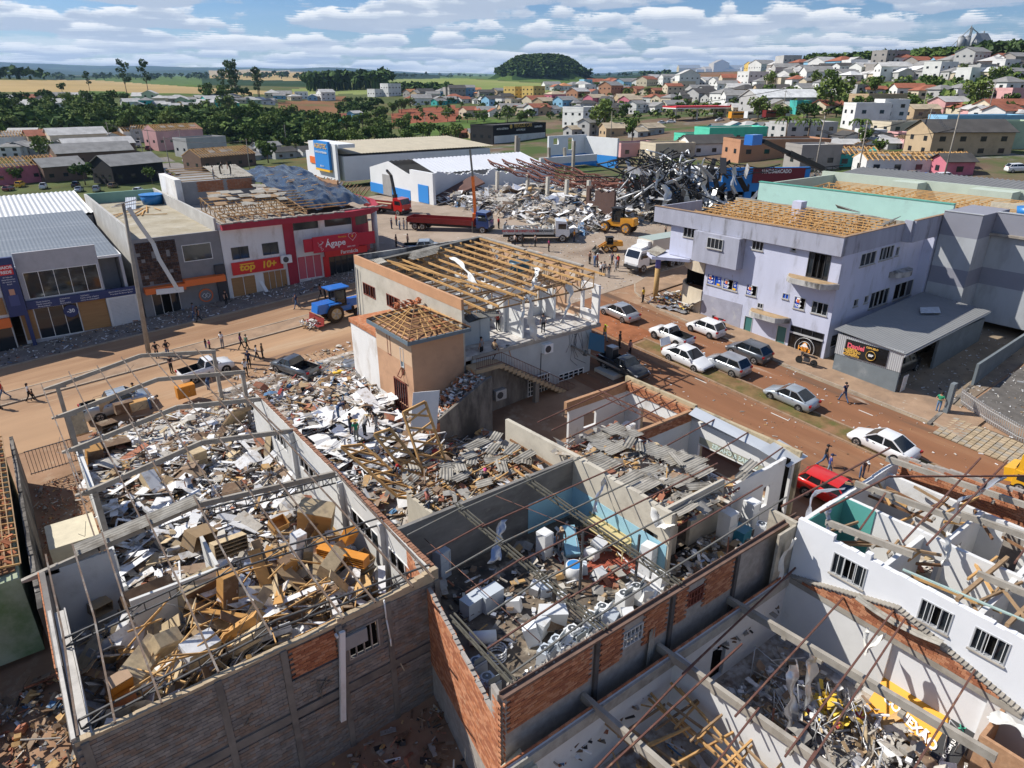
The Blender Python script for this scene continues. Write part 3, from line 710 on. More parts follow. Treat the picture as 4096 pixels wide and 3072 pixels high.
def tarpaulin():
 mb=MB();n,m=46,40
 for i in range(n+1):
  for j in range(m+1):
   x=29.2+(38.8-29.2)*i/n+.7*mnoise.noise(Vector((j*.2,1,2)))*(1 if i in(0,n)else 0);y=FY+2.6+(103.5-FY-2.6)*j/m
   z=9.2+(y-FY)*.085+.22*math.sin((x-y*.25)*2.1)+.3*mnoise.noise(Vector((x*.9,y*.35,4)))+.13*mnoise.noise(Vector((x*2.6,y*1.3,9)))
   if i>n-6:z-=(i-n+6)*.13
   if j<4:z-=(4-j)*.12
   mb.v.append((x,y,z))
 for i in range(n):
  for j in range(m):a=i*(m+1)+j;mb.f.append((a,a+m+1,a+m+2,a+1));mb.mi.append(0);mb.sm.append(True)
 single('tarpaulin',mb,M('black_plastic',(.012,.017,.026),.18,.2,6,.5,spec=.8),'crumpled shiny black plastic tarpaulin spread over the pharmacy roof','tarpaulin')
 for i in range(9):
  x,y=R.uniform(30.3,36),R.uniform(82,100);q=MB();z=9.6+(y-FY)*.085;l=R.uniform(.6,1.4);q.beam((x,y,z),(x+l*1.2,y+l*.5,z+.05),.14,.06)
  single('plank',q,m_wood,'pine plank weighing down the black plastic sheet on the pharmacy roof','plank','planks on the black tarpaulin')
tarpaulin()
def ribbon(pts,w,seed):
 q=MB();n=34;P=[Vector(p)for p in pts];rows=[]
 for i in range(n+1):
  f=i/n*(len(P)-1);k=min(int(f),len(P)-2);c=P[k].lerp(P[k+1],f-k);ww=w*(.45+.5*mnoise.noise(Vector((i*.11,seed,0))))
  rows.append([c+Vector((ww*(j-2)*.32,ww*.22*math.sin(j*1.9+i*.12+seed),0))+Vector((mnoise.noise(Vector((i*.13,0,seed)))*.22,mnoise.noise(Vector((i*.15,j*.4,seed+5)))*.22,mnoise.noise(Vector((i*.3,j*.8,seed+9)))*.07))for j in range(5)])
 for r in rows:q.v.extend(tuple(p)for p in r)
 for i in range(n):
  for j in range(4):a=i*5+j;q.f.append((a,a+1,a+6,a+5));q.mi.append(0);q.sm.append(True)
 return q

# ------------------------------------------------------------------ corner building stripped of its roof
def corner_building():
 t=thing('corner_building','cream two storey corner building with open timber roof and torn away front wall','building',(32,48,-.8),world=True)
 cream=M('dirty_cream_render',(.50,.47,.40),.9,.1,.9,.05,stain=[((.38,.35,.29),.62,.12,.4)],spec=.12)
 band=M('ochre_band',(.50,.28,.155),.85,.08,1,.03)
 X0,X1,Y0,Y1=25.2,38.9,39.4,57.0
 w=[(53.2,55.6,4.95,6.05),(48.75,51.1,4.98,6.05),(46.0,47.0,6.1,6.5)]
 mb=MB();wall(mb,'y',Y0,Y1,X0,X0+.22,-1.5,7.42,w);part('side_wall',mb,cream,t)
 mb=MB();mb.box(X0-.015,Y0,7.425,X0+.2,Y1,8.22);mb.box(X0-.012,55.6,-.6,X0,Y1,2.7);part('painted_band',mb,band,t)
 for a in w[:2]:window(t,'y',X0,-1,*a,m_rustfr,5,open_=(1,3))
 mb=MB();wall(mb,'x',X0+.22,X1,Y1-.22,Y1,-1,8.2);part('rear_wall',mb,M('mould_streaked_render',(.42,.41,.38),.95,.1,.8,.05,stain=[((.05,.05,.05),.5,.1,.5)],stretch=(1,1,.4)),t)
 mb=MB();wall(mb,'y',Y0+2.2,Y1-.22,X1-.22,X1,-1,8.2,[(41.5,43.6,4.5,6.4)],top=lambda s:8.2 if s>48 or s<46.8 else 8.35);rw=part('street_wall',mb,M('plaster_stripped_brick',(.52,.33,.21),.9,.15,1.6,.08,stain=[((.46,.42,.36),.52,.06,.5),((.62,.60,.56),.66,.05,.7)]),t)
 mb=MB();wall(mb,'y',Y0,Y0+2.19,X1-.22,X1,3.8,7.0,[(40.2,41.3,4.7,6.5)]);part('street_wall',mb,m_plasterwhite,t)
 mb=MB();mb.box(X1-.3,Y0+2.2,8.21,X1+.05,49,8.32);mb.box(X1-.3,49.4,8.21,X1+.05,Y1,8.32);part('coping',mb,m_conc,t)
 mb=MB();mb.box(X0+.23,Y0+.02,3.45,X1-.23,Y1-.23,3.78);part('upper_floor',mb,M('rubble_floor',(.52,.50,.47),.95,.2,2,.2,stain=[((.33,.30,.27),.55,.1,1.2)]),t)
 lg=M('pale_blue_grey_render',(.45,.47,.46),.9,.07,.9,.03)
 mb=MB();wall(mb,'x',26.0,X1-.9,Y0-.05,Y0+.18,-1.6,3.44,[(34.5,37.3,-1.15,.15)]);part('front_wall',mb,lg,t)
 mb=MB();wall(mb,'x',26.0,X1+.1,Y0-.12,Y0+.2,3.46,3.8,top=rough(8,3.76,.07,2));part('slab_edge',mb,m_conc,t)
 window(t,'x',Y0-.05,-1,34.5,37.3,-1.15,.15,m_whitefr,5,3,open_=(0,2,3))
 mb=MB()
 mb.box(26.3,43.2,3.79,26.5,Y1-.3,6.6);wall(mb,'x',28.5,31,45.5,45.7,3.79,6.6);mb.box(31,42.3,3.79,31.2,45.5,6.5)
 wall(mb,'x',31.2,36.5,44.3,44.5,3.79,6.6,[(34.3,35.4,3.79,6.0),(35.8,36.3,4.5,6)]);mb.box(36.5,42.5,3.79,36.7,44.5,6.4);mb.box(32.6,44.5,3.79,32.8,52,6.6);wall(mb,'x',26.5,38.6,50.5,50.7,3.79,6.5,[(29,30,3.79,6),(34,35,3.79,6)])
 mb.box(31.3,40.2,3.79,31.45,42.3,5.9)
 part('inner_wall',mb,M('white_wall_tiles',(.72,.73,.72),.5,.05,3),t)
 mb=MB();mb.box(26.3,41.4,3.79,28.1,41.6,6.4);mb.box(28.1,41.35,3.79,29.0,41.65,6.2);part('inner_wall',mb,M('blue_grey_room',(.42,.47,.49),.8,.06,1.2),t)
 mb=MB();wall(mb,'y',41.6,43,28.1,28.3,3.79,6.4);part('door',mb,m_wood3,t)
 ys=[40.0,42.2,44.4,46.6,48.8,51.0,53.2,55.2]
 for y in ys:timber_truss(t,(X0+.25,y,6.75),(X1-.3,y,6.75),(.35,1.25),m_wood2,w=.06,webs=9)  # browner than the rafters; shadow under them is put into the colour
 for i in range(12):
  x=X0+.55+i*1.17;z=7.22+(x-X0)*.066
  a,b=(55.6 if i<2 else Y1-.4),39.1-(.3 if i%3 else 0)
  if i in(3,7):b+=4.0
  purlin(t,(x,a,z),(x+R.uniform(-.1,.1),b,z-.05),.10,.16,m_wood,'rafter')
 purlin(t,(27.2,54.5,7.9),(30.2,39.6,7.65),.08,.14,m_wood,'rafter')
 for i in range(30):
  x,y=R.uniform(26,38),R.uniform(41,56);q=MB();q.beam((x,y,6.75),(x+R.uniform(-.8,.8),y+R.uniform(-1.5,1.5),R.uniform(6.7,7.5)),.05,.09);part('broken_batten',q,m_wood if i%2 else m_wood2,t)
 q=MB()
 for i in range(5):q.corr((29+i*.25,53.0+i*.3,8.0+i*.05),(0,1.0,0),(2.8,.4,.15),.18,.03)
 part('roof_sheets',q,m_fibro,t)
 q=MB();q.corr((26.2,54.3,7.75),(.9,0,.1),(.3,1.8,0),.18,.03);part('roof_sheets',q,m_fibro,t)
 q=MB()
 for i in range(5):q.corr((25.5+i*.1,39.0-i*.1,6.55+i*.09),(2.6,.4,-.1*i),(.2,1.1,.1),.18,.025)
 part('fallen_sheets',q,m_steelgrey,t)
 q=MB();q.box(26,56.2,7.6,X1-.4,56.7,7.75);q.beam((26,55.9,7.7),(X1-.6,56.3,8.35),.5,.05);part('gutter',q,m_steelgrey,t)
 tank=MB();tank.tube((37.2,48.2,6.7),(37.2,48.2,7.6),.85,20,0,.98);part('water_tank',tank,plain('tank_dark_blue',(.02,.10,.16),.4),t)
 mem=M('torn_membrane',(.70,.69,.64),.8,.1,3,.2)
 for k,(pts,w)in enumerate([([(31.8,51.2,8.15),(31.3,48.6,8.1),(30.4,46.2,7.9),(29.7,44.6,7.6),(29.6,44,7.1)],.75),([(35.5,43.8,8.15),(34.2,42,8.1),(32.9,40.8,7.95),(32.7,40.5,7.4)],.8),([(31.1,39.3,7.6),(31.2,38.9,6.6),(31.1,38.9,5.4),(31.5,38.9,4.4),(31.7,38.9,3.9)],.95),([(30.7,39.2,7.5),(30.4,39,6.2),(30.0,39,5.0)],.5),([(35.2,39.4,7.9),(35.3,39.1,7.0),(35.2,39.0,6.2),(34.7,39.0,5.3),(34.4,39,4.7)],.9),([(33.6,41.5,8.0),(33.6,41.4,7.3)],.35),([(35.6,49.6,8.2),(35.6,49.2,7.5)],.5)]):part('membrane_strip',ribbon(pts,w,k*3.1),mem,t)
 conc=m_concdark
 mb=MB();wall(mb,'x',25.4,33.6,Y0-.35,Y0-.08,-1.7,2.9,[(31.0,33.3,-1.2,.9)],top=lambda s:min(2.95,2.95-max(0,s-27.4)*.66));part('stained_wall',mb,conc,t)
 window(t,'x',Y0-.35,-1,31.0,33.3,-1.2,.75,m_whitefr,8,4)
 st=MB();st.box(25.3,37.9,2.95,27.5,Y0-.15,3.25)
 n=20
 for i in range(n):
  x=27.5+i*.385;z=3.2-i*.235;st.box(x,37.9,z-.35,x+.40,Y0-.36,z)
 stair=part('staircase',st,M('ochre_concrete',(.36,.27,.17),.9,.2,1.5,.1),t)
 rl=MB()
 for z in(.15,.9):
  rl.beam((25.35,37.9,3.25+z),(27.6,37.9,3.25+z),.05,.05);rl.beam((27.6,37.9,3.25+z),(35.1,37.9,-1.35+z),.05,.05)
 for i in range(14):x=25.4+i*.17;rl.beam((x,37.9,3.4),(x,37.9,4.15),.02,.02)
 for i in range(50):x=27.6+i*.15;z=3.25-(x-27.6)*.613;rl.beam((x,37.9,z+.15),(x,37.9,z+.9),.02,.02)
 sub('railing',rl,m_steelbrown,stair,t)
 mb=MB();mb.box(30.9,37.95,-1.7,31.3,38.3,1.2);mb.box(25.7,38.0,-1.7,26.1,38.4,2.94);part('stair_pillar',mb,conc,t)
 q=MB();q.box(32.6,Y0-.45,2.5,33.5,Y0-.06,3.25);ac=part('air_conditioner',q,m_whitefr,t);q=MB();q.tube((32.97,Y0-.48,2.87),(32.97,Y0-.44,2.87),.29,18);sub('fan_grille',q,m_darkfr,ac,t)
 q=MB();q.box(27.6,Y0-.75,-.1,28.6,Y0-.37,.7);ac=part('air_conditioner',q,M('dusty_white',(.5,.49,.46),.7),t);q=MB();q.tube((28.0,Y0-.78,.3),(28.0,Y0-.74,.3),.28,18);sub('fan_grille',q,m_darkfr,ac,t)
 q=MB();q.tube((32.5,Y0-.08,-1.5),(32.55,Y0-.08,2.5),.03,6);part('conduit',q,m_darkfr,t)
 q=MB();q.beam((35.7,39.3,2.45),(39.2,36.6,.2),.14,.14);q.tube((36.6,38.6,1.85),(36.8,38.5,1.75),.25,12);part('bent_service_pole',q,m_steelgrey,t)
 q=MB()
 for i in range(9):
  x=R.uniform(34.5,37.5);q.path([(x+R.uniform(-.3,.3)*k,Y0-.1-.05*k,3.4-k*.7)for k in range(int(R.uniform(3,6)))],.018,4)
 part('loose_cable',q,m_darkfr,t)
 mb=MB();mb.box(38.3,36.8,-1.2,40.2,39.1,-.1);part('low_wall',mb,cream,t)
 q=MB();q.slab([(37.0,38.6,2.1),(38.3,38.0,1.6),(38.5,38.3,3.0),(37.4,38.9,3.4)],.05);part('hanging_panel',q,plain('teal_panel',(.02,.10,.17),.5),t)
 q=MB();q.tube((25.05,57.1,-.5),(25.05,56.6,7.2),.05,6);q.tube((25.02,56.2,-.5),(25.02,56.2,7.2),.04,6);part('drain_pipe',q,m_plastergrey,t)
 mb=MB();mb.slab([(20.6,36.6,-1.9),(25.8,36.6,-1.9),(25.8,36.6,3.1),(25.2,36.6,2.95),(20.6,36.6,.7)],.25);part('lean_to_wall',mb,conc,t)
 mb=MB();wall(mb,'y',36.85,39.1,20.6,20.8,-1.9,.75,top=rough(4,.6,.3,1));wall(mb,'x',20.58,21.3,36.52,36.6,-1.9,.8,top=rough(6,.8,.25,2));part('lean_to_wall',mb,m_brick,t)
 mb=MB();mb.slab([(20.8,36.9,.55),(25.7,36.9,2.85),(25.7,39.1,2.85),(20.8,39.1,.55)],.1);part('lean_to_roof',mb,m_concdark,t)
 mb=MB()
 for i in range(260):x,y=R.uniform(20.9,25.5),R.uniform(36.8,39);mb.obb((x,y,.6+(x-20.8)*.47+R.random()*.25),(R.uniform(.1,.5),R.uniform(.08,.25),R.uniform(.03,.1)),erot(R.gauss(0,.4),R.gauss(0,.4),R.random()*6),i%3)
 part('roof_rubble',mb,[m_conc,m_brick,m_plasterwhite],t)['kind']='stuff'
 return t
corner_building()
def stair_tower():
 t=thing('stair_tower','ochre orange stair tower whose hipped roof is bare battens','tower',(23,41.8,-1),world=True)
 X0,X1,Y0,Y1=20.9,25.15,39.2,44.6
 och=M('ochre_orange_render',(.52,.31,.19),.85,.07,.8,.04,stain=[((.42,.25,.155),.58,.12,.6),((.25,.19,.14),.72,.05,.9)],spec=.12);cream=M('pale_ochre_render',(.58,.40,.26),.85,.06,1,.03)
 mb=MB();wall(mb,'y',Y0,Y1,X0,X0+.2,.7,6.1,[(42.3,42.8,4.1,5.7),(40.4,40.9,3.0,5.2),(40.2,42.2,.75,2.55)]);wall(mb,'x',X0+.2,X1,Y0,Y0+.2,.7,6.1);part('wall',mb,och,t)
 mb=MB();mb.box(X0-.012,Y0,4.15,X0-.002,Y1,6.08);part('upper_paint',mb,cream,t)
 mb=MB();wall(mb,'y',Y0,Y1,X0-.012,X0+.2,-2,.69,[(40.2,42.2,.0,.7)]);wall(mb,'x',X0+.2,X1,Y0-.012,Y0+.2,-2,.69);part('plinth',mb,m_plasterwhite,t)
 mb=MB();mb.box(X0+.6,Y1,-1.8,X1,50.5,4.4);lk=part('link_wall',mb,m_plasterwhite,t);mb=MB();mb.box(X0+.5,Y1,4.41,X1,50.6,4.75);sub('brick_course',mb,m_brick,lk,t)
 window(t,'y',X0,-1,40.2,42.2,.0,2.5,m_rustfr,6);window(t,'y',X0,-1,42.3,42.8,4.1,5.7,m_rustfr,1);window(t,'y',X0,-1,40.4,40.9,3.7,5.2,m_alu,1,pane=plain('grey_blue_pane',(.25,.32,.35)))
 q=MB();q.beam((X0-.02,40.4,3.6),(X0-.35,40.4,3.05),.05,.05);q.beam((X0-.02,40.9,3.6),(X0-.35,40.9,3.05),.05,.05);q.beam((X0-.35,40.4,3.05),(X0-.35,40.9,3.05),.05,.05);part('open_casement',q,m_rustfr,t)
 ex0,ex1,ey0,ey1,ez=20.45,25.5,38.75,45.0,6.12;ax,ay,az=23.0,42.2,7.55
 mb=MB()
 for a,b in(((ex0,ey0),(ex1,ey0)),((ex0,ey0),(ex0,ey1)),((ex1,ey0),(ex1,ey1)),((ex0,ey1),(ex1,ey1))):mb.beam((*a,ez),(*b,ez),.1,.26)
 part('fascia',mb,plain('slate_blue_gutter',(.13,.17,.20),.6),t)
 mb=MB();mb.box(ex0+.1,ey0+.1,ez-.08,ex1-.1,ey1-.1,ez-.03);part('soffit',mb,m_void if False else m_wood3,t)
 cor=[(ex0,ey0),(ex1,ey0),(ex1,ey1),(ex0,ey1)]
 for c in cor:purlin(t,(*c,ez+.16),(ax,ay,az),.08,.12,m_wood3,'hip_rafter')
 for k in range(4):
  a,b=cor[k],cor[(k+1)%4]
  for i in range(1,7):
   f=i/7;p=(_lerp(a[0],b[0],f),_lerp(a[1],b[1],f));g=1-abs(f-.5)*2
   purlin(t,(*p,ez+.16),(_lerp(p[0],ax,g*.97),_lerp(p[1],ay,g*.97),_lerp(ez+.16,az,g*.97)),.06,.09,m_wood,'rafter')
  for j in range(1,7):
   f=j/7;p=[_lerp(v,w,f)for v,w in zip((*a,ez+.22),(ax,ay,az+.06))];q_=[_lerp(v,w,f)for v,w in zip((*b,ez+.22),(ax,ay,az+.06))]
   if k==2 and j>3:continue
   purlin(t,p,q_,.05,.04,m_wood,'batten')
 for i in range(34):
  q=MB();k=R.choice((0,1,1,2));a,b=cor[k],cor[(k+1)%4];f=R.random()*.8;g=R.random();p=[_lerp(_lerp(u,v,g),w,f)for u,v,w in zip((*a,ez+.2),(*b,ez+.2),(ax,ay,az))]
  q.obb((p[0],p[1],p[2]-.03),(.38,.22,.05),erot(R.uniform(-.4,.4),R.uniform(-.4,.4),R.random()*3));part('roof_tile',q,m_tile,t)
 q=MB()
 for i in range(40):q.obb((ax+R.uniform(-.2,1.9),45.0+R.uniform(-.5,.3),6.6+R.random()*.5),(.36,.2,.06),erot(R.uniform(-.5,.5),R.uniform(-.5,.5),R.random()*3))
 p_=part('tile_pile',q,m_tile,t);p_['kind']='stuff'
stair_tower()

# ------------------------------------------------------------------ lilac blue building, grey hall, mint building, workshop
m_lilac=M('pale_lilac_render',(.52,.54,.66),.88,.05,.7,.03,stain=[((.40,.41,.48),.60,.1,.9),((.36,.33,.33),.70,.05,2)],stretch=(1,1,.3),spec=.12)
m_lilacgrey=M('streaked_grey_lilac',(.36,.37,.44),.9,.1,1.2,.03,stain=[((.20,.20,.22),.62,.1,1.1)],stretch=(1,1,.25),spec=.12)
m_mould=M('mould_edge_concrete',(.44,.43,.41),.95,.15,1.5,.05,stain=[((.09,.085,.08),.56,.12,1.3)],stretch=(1,1,.4),spec=.1)
m_ochretop=M('ochre_mortar',(.36,.25,.14),.95,.25,1.5,.1)
def lilac_building():
 t=thing('lilac_building','pale lilac three storey corner building with open roof timbers behind its parapet','building',(60,36,.2),world=True)
 X,Xb,Y0,Y1=55.11,72.2,28.0,46.2
 ops=[(42.6,44.6,8.25,9.25),(35.4,36.6,8.35,9.2),(32.2,32.7,8.9,9.2),(28.95,30.95,7.0,9.15),(39.35,41.1,4.15,5.2),(37.5,39.2,4.1,5.15),(35.4,36.55,4.08,5.13),(32.15,32.8,4.6,5.13),(30.5,31.6,4.0,5.1),(28.4,29.9,4.0,5.1),(34.55,35.15,3.15,3.65),(35.4,36.3,.1,2.1),(31.8,32.8,0,2.1),(28.3,31.5,-.3,2.45)]
 mb=MB();wall(mb,'y',Y0,41.45,X,X+.22,-1.2,9.28,[o for o in ops if o[0]<42]);part('front_wall',mb,m_lilac,t)
 mb=MB();wall(mb,'y',41.45,Y1,X,X+.22,6.2,9.28,[ops[0]]);part('front_wall',mb,m_lilac,t)
 so=[(58.15,60.75,7.9,9.05),(61.4,63.85,7.95,9.15),(64.3,64.95,8.0,8.85),(58.5,59.25,4.3,5.0),(60.3,61.0,4.3,5.0),(61.4,64.8,3.55,5.1),(65.8,69.5,3.55,5.15),(55.9,58.1,1.2,2.2)]
 mb=MB();wall(mb,'x',X+.22,Xb-2.6,Y0,Y0+.22,-1,9.28,so);mb.box(Xb-2.6,Y0-.9,-1,Xb,Y0+.22,9.28);part('side_wall',mb,m_lilac,t)
 mb=MB();mb.box(Xb-.2,Y0+.25,-1,Xb,49,9.0);mb.box(X+6,Y1-.2,-1,Xb-.2,Y1,9.0);part('rear_wall',mb,m_lilac,t)
 mb=MB();wall(mb,'y',27.95,48.0,X-.45,X-.2,9.29,10.85,top=None);wall(mb,'x',X-.2,65,27.95,28.15,9.29,10.85);wall(mb,'x',65,Xb,27.1,27.3,9.29,11.2);mb.box(X-.2,28.2,9.29,X+.22,47.9,9.4);mb.box(64.8,27.3,9.29,65.0,28.0,11.2)
 mb.box(X-.45,48.0,9.3,62,48.2,10.8);part('parapet',mb,m_lilacgrey,t)
 mb=MB();mb.box(X-.5,27.9,10.86,X-.15,48.25,10.92);mb.box(X-.15,27.9,10.86,65,28.2,10.92);mb.box(65,27.05,11.21,Xb+.05,27.35,11.27);part('coping',mb,m_pave,t)
 mb=MB();mb.box(X-1.0,37.3,6.4,X-.02,42.5,9.27);part('bay',mb,m_lilacgrey,t)
 window(t,'y',X-1.06,-1,39.0,40.8,7.95,8.95,m_alu,4,sill=m_conc,depth=.05)
 for i,(o,n,op)in enumerate([(ops[0],4,(1,)),(ops[1],3,None),(ops[2],1,(0,)),(ops[3],4,(1,2)),(ops[9],3,(1,)),(ops[10],2,None)]):window(t,'y',X,-1,*o,m_alu if i!=3 else m_darkfr,n,sill=m_conc if i!=3 else None,open_=op)
 for o,n,op in[(so[0],3,None),(so[1],4,(0,2)),(so[2],1,(0,)),(so[3],1,(0,)),(so[4],1,(0,)),(so[5],4,(1,2)),(so[6],3,(0,1))]:window(t,'x',Y0,-1,*o,m_alu,n,sill=m_conc,open_=op)
 window(t,'x',Y0,-1,*so[7],m_darkfr,8,3)
 blue=plain('advert_blue',(.015,.09,.50),.25);wht=plain('sign_white',(.8,.8,.8),.6);yel=plain('sign_yellow',(.85,.48,.03),.5);org=plain('advert_orange',(.7,.16,.05),.5)
 for o,n,op,ad in[(ops[4],2,None,2),(ops[5],3,(1,),2),(ops[6],2,(0,),1),(ops[7],2,None,0),(ops[8],2,(0,),1)]:
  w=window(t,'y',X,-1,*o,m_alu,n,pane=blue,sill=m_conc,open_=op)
  if not ad:continue
  yc=o[1]-.38;fx=X-.012
  q=MB();z=o[3]-.33
  q.box(fx-.01,yc-.12,z-.2,fx,yc+.12,z+.12,1);q.box(fx-.012,yc-.15,z+.1,fx-.002,yc+.15,z+.24,0);q.box(fx-.01,yc+.12,z-.12,fx,yc+.2,z+.05,0);q.box(fx-.01,yc-.3,z-.12,fx,yc-.16,z+.0,0)
  sub('beer_mug',q,[wht,org],w,t)
  lettering('TOP',.33,wht,w,(fx-.01,yc-.02,o[2]+.28),(0,-1,0),(0,0,1),.01,.012)
  if ad==2:
   lettering('LJA',.2,wht,w,(fx-.01,o[0]+.35,o[3]-.2),(0,-1,0),(0,0,1),.01,.006);lettering('O',.24,wht,w,(fx-.01,o[0]+.3,o[3]-.5),(0,-1,0),(0,0,1),.01,.008)
   q=MB();q.box(fx-.01,o[0]+.2,o[2]+.1,fx,o[0]+.55,o[2]+.3);sub('yellow_print',q,yel,w,t)
 def balcony(y0,y1,z,d,name='balcony'):
  n=10;cy=(y0+y1)/2;pts=[(X-.01,y0)]+[(X-d*min(1,1.25*math.sin(math.pi*i/n)**.5),_lerp(y0,y1,i/n))for i in range(1,n)]+[(X-.01,y1)]
  mb=MB();mb.prism(pts,z-.45,z);b=part(name,mb,m_mould,t);mb=MB();mb.prism([(X-.015+(p[0]-X)*.93,cy+(p[1]-cy)*.95)for p in pts],z+.002,z+.03);sub('mortar_bed',mb,m_ochretop,b,t)
 balcony(27.8,32.6,6.95,1.35);balcony(31.6,35.8,3.0,1.2)
 mb=MB();pts=[(64.0+(0 if i in(0,8)else 0)+3.6*i/8,28-1.0*math.sin(math.pi*i/8)**.5)for i in range(9)];mb.prism(pts,6.1,6.6);part('balcony',mb,m_mould,t)
 teal=plain('teal_door',(.05,.17,.16),.4)
 for o in(ops[11],ops[12]):window(t,'y',X,-1,*o,m_alu,1,pane=teal)
 mb=MB();mb.box(X-.02,36.72,-1.2,X-.002,41.4,3.05);part('dado',mb,M('worn_grey_lilac',(.33,.33,.39),.9,.12,1,.05,stain=[((.45,.44,.44),.62,.1,.8)]),t)
 blk=plain('black_shop_film',(.012,.012,.013),.15);w=window(t,'y',X,-1,28.3,31.5,-.3,2.45,m_darkfr,3,pane=blk)
 q=MB();q.box(X-.1,28.3,1.75,X-.02,31.5,1.9);sub('shutter_rail',q,m_alu,w,t)
 org2=plain('pizza_orange',(.85,.33,.03),.5)
 q=MB()
 for a in range(40):a0,a1=a*math.pi/20,(a+1)*math.pi/20;q.beam((X-.05,29.85+.92*math.cos(a0),.72+.92*math.sin(a0)),(X-.05,29.85+.92*math.cos(a1),.72+.92*math.sin(a1)),.02,.07,up=(1,0,0));q.beam((X-.05,29.85+.58*math.cos(a0),.72+.58*math.sin(a0)),(X-.05,29.85+.58*math.cos(a1),.72+.58*math.sin(a1)),.02,.05,up=(1,0,0))
 q.face([(X-.06,30.3,.75),(X-.06,29.85,1.2),(X-.06,29.4,.75)]);sub('round_emblem',q,wht,w,t)
 q=MB();q.tube((X-.05,29.85,1.02),(X-.055,29.85,1.02),.22,16);sub('emblem_sun',q,org2,w,t)
 lettering("Hill's",.62,org2,w,(X-.08,29.85,.6),(0,-1,0),(0,0,1),.01,.012);lettering('PIZZARIA',.24,wht,w,(X-.08,29.8,.12),(0,-1,.12),(0,.12,1),.01,.006)
 n=14;mb=MB();arc=[(X+2.9-2.9*math.cos(math.pi*i/n*.62)-.0,41.5+4.6*math.sin(math.pi*i/n*.62)*.9)for i in range(n+1)]
 crm=M('cream_bay_render',(.52,.45,.34),.9,.08,1,.03)
 for a,b in zip(arc[:-1],arc[1:]):
  for z0,z1 in((-.5,2.9),(4.6,5.7)):mb.beam((*a,(z0+z1)/2+.45),(*b,(z0+z1)/2+.45),.2,z1-z0)
 part('round_bay',mb,crm,t)
 mb=MB();mb.prism(arc+[(60,45.6),(60,41.6)],6.16,6.45);mb.prism([(a[0]+.3,a[1]-.2)for a in arc]+[(60,45),(60,41.7)],.5,3.0,1);part('bay_slab',mb,[m_lilacgrey,m_wood3],t)
 mb=MB();mb.box(57.5,42,-.5,61,45.5,6.1);part('bay_shade_block',mb,m_void,t)  # near-black block whose colour stands for the shade inside the bay
 mb=MB();pts=[(X-.1,43.4),(X-2.1,46.6),(X-1.0,48.3),(X+3,47.5),(X+3,43.4)];mb.prism(pts,5.85,6.15);part('canopy',mb,m_lilac,t)
 mb=MB();mb.tube((54.4,46.9,zg(54.4,46.9)),(54.4,46.9,4.7),.27,14,0);mb.tube((54.4,46.9,4.7),(54.4,46.9,5.85),.275,14,1);part('column',mb,[M('yellow_column',(.42,.27,.11),.8,.15,1.5),plain('violet_paint',(.13,.13,.42),.6)],t)
 q=MB();q.corr((53.2,46.2,6.2),(2.4,.8,.15),(.3,1.6,.2),.2,.05);part('loose_roof_sheet',q,m_fibro,t)
 mb=MB();mb.box(X+.3,28.4,8.9,Xb-.25,47.9,9.0);part('ceiling_slab',mb,m_conc,t)
 for i in range(15):y=29.4+i*1.18;timber_truss(t,(56.0,y,9.2),(66.2,y,9.2),(.45,1.5),m_wood,webs=9)
 for i in range(13):x=56.1+i*.82;purlin(t,(x,29.0+R.random()*.5,9.75+i*.085),(x+R.uniform(-.1,.1),47.2-R.random()*1.5,9.75+i*.085),.06,.08,m_wood,'roof_lath')
 for i in range(60):
  x,y=R.uniform(56.3,66),R.uniform(29,47);q=MB();q.beam((x,y,9.4+R.random()*.4),(x+R.uniform(-.8,.8),y+R.uniform(-1.6,1.6),9.5+R.random()*1.2),.05,.08);part('broken_lath',q,m_wood if i%3 else m_wood2,t)
 mb=MB();wall(mb,'y',29,48.8,67.2,67.45,9.05,10.9,top=lambda s:10.7+.05*math.sin(s)-(.9 if s>47.5 else 0));mb.box(66.6,33.0,9.05,67.19,37.5,10.75);part('inner_parapet',mb,M('bare_weathered_concrete',(.36,.34,.29),.95,.15,.8,.1,stain=[((.20,.185,.16),.55,.12,.9),((.50,.48,.43),.65,.06,.6)]),t)
 mb=MB();mb.box(65.6,38.6,9.05,66.6,39.6,11.4);part('chimney',mb,m_lilac,t)
 q=MB();q.slab([(67.0,33.5,10.9),(67.3,36,11.3),(67.9,36,10.9),(67.6,33.5,10.85)],.04);q.slab([(64,29.4,10.6),(66.5,29.2,11.2),(66.6,29.6,11.0),(64,30,10.5)],.04);part('roof_sheet',q,m_steelgrey,t)
lilac_building()
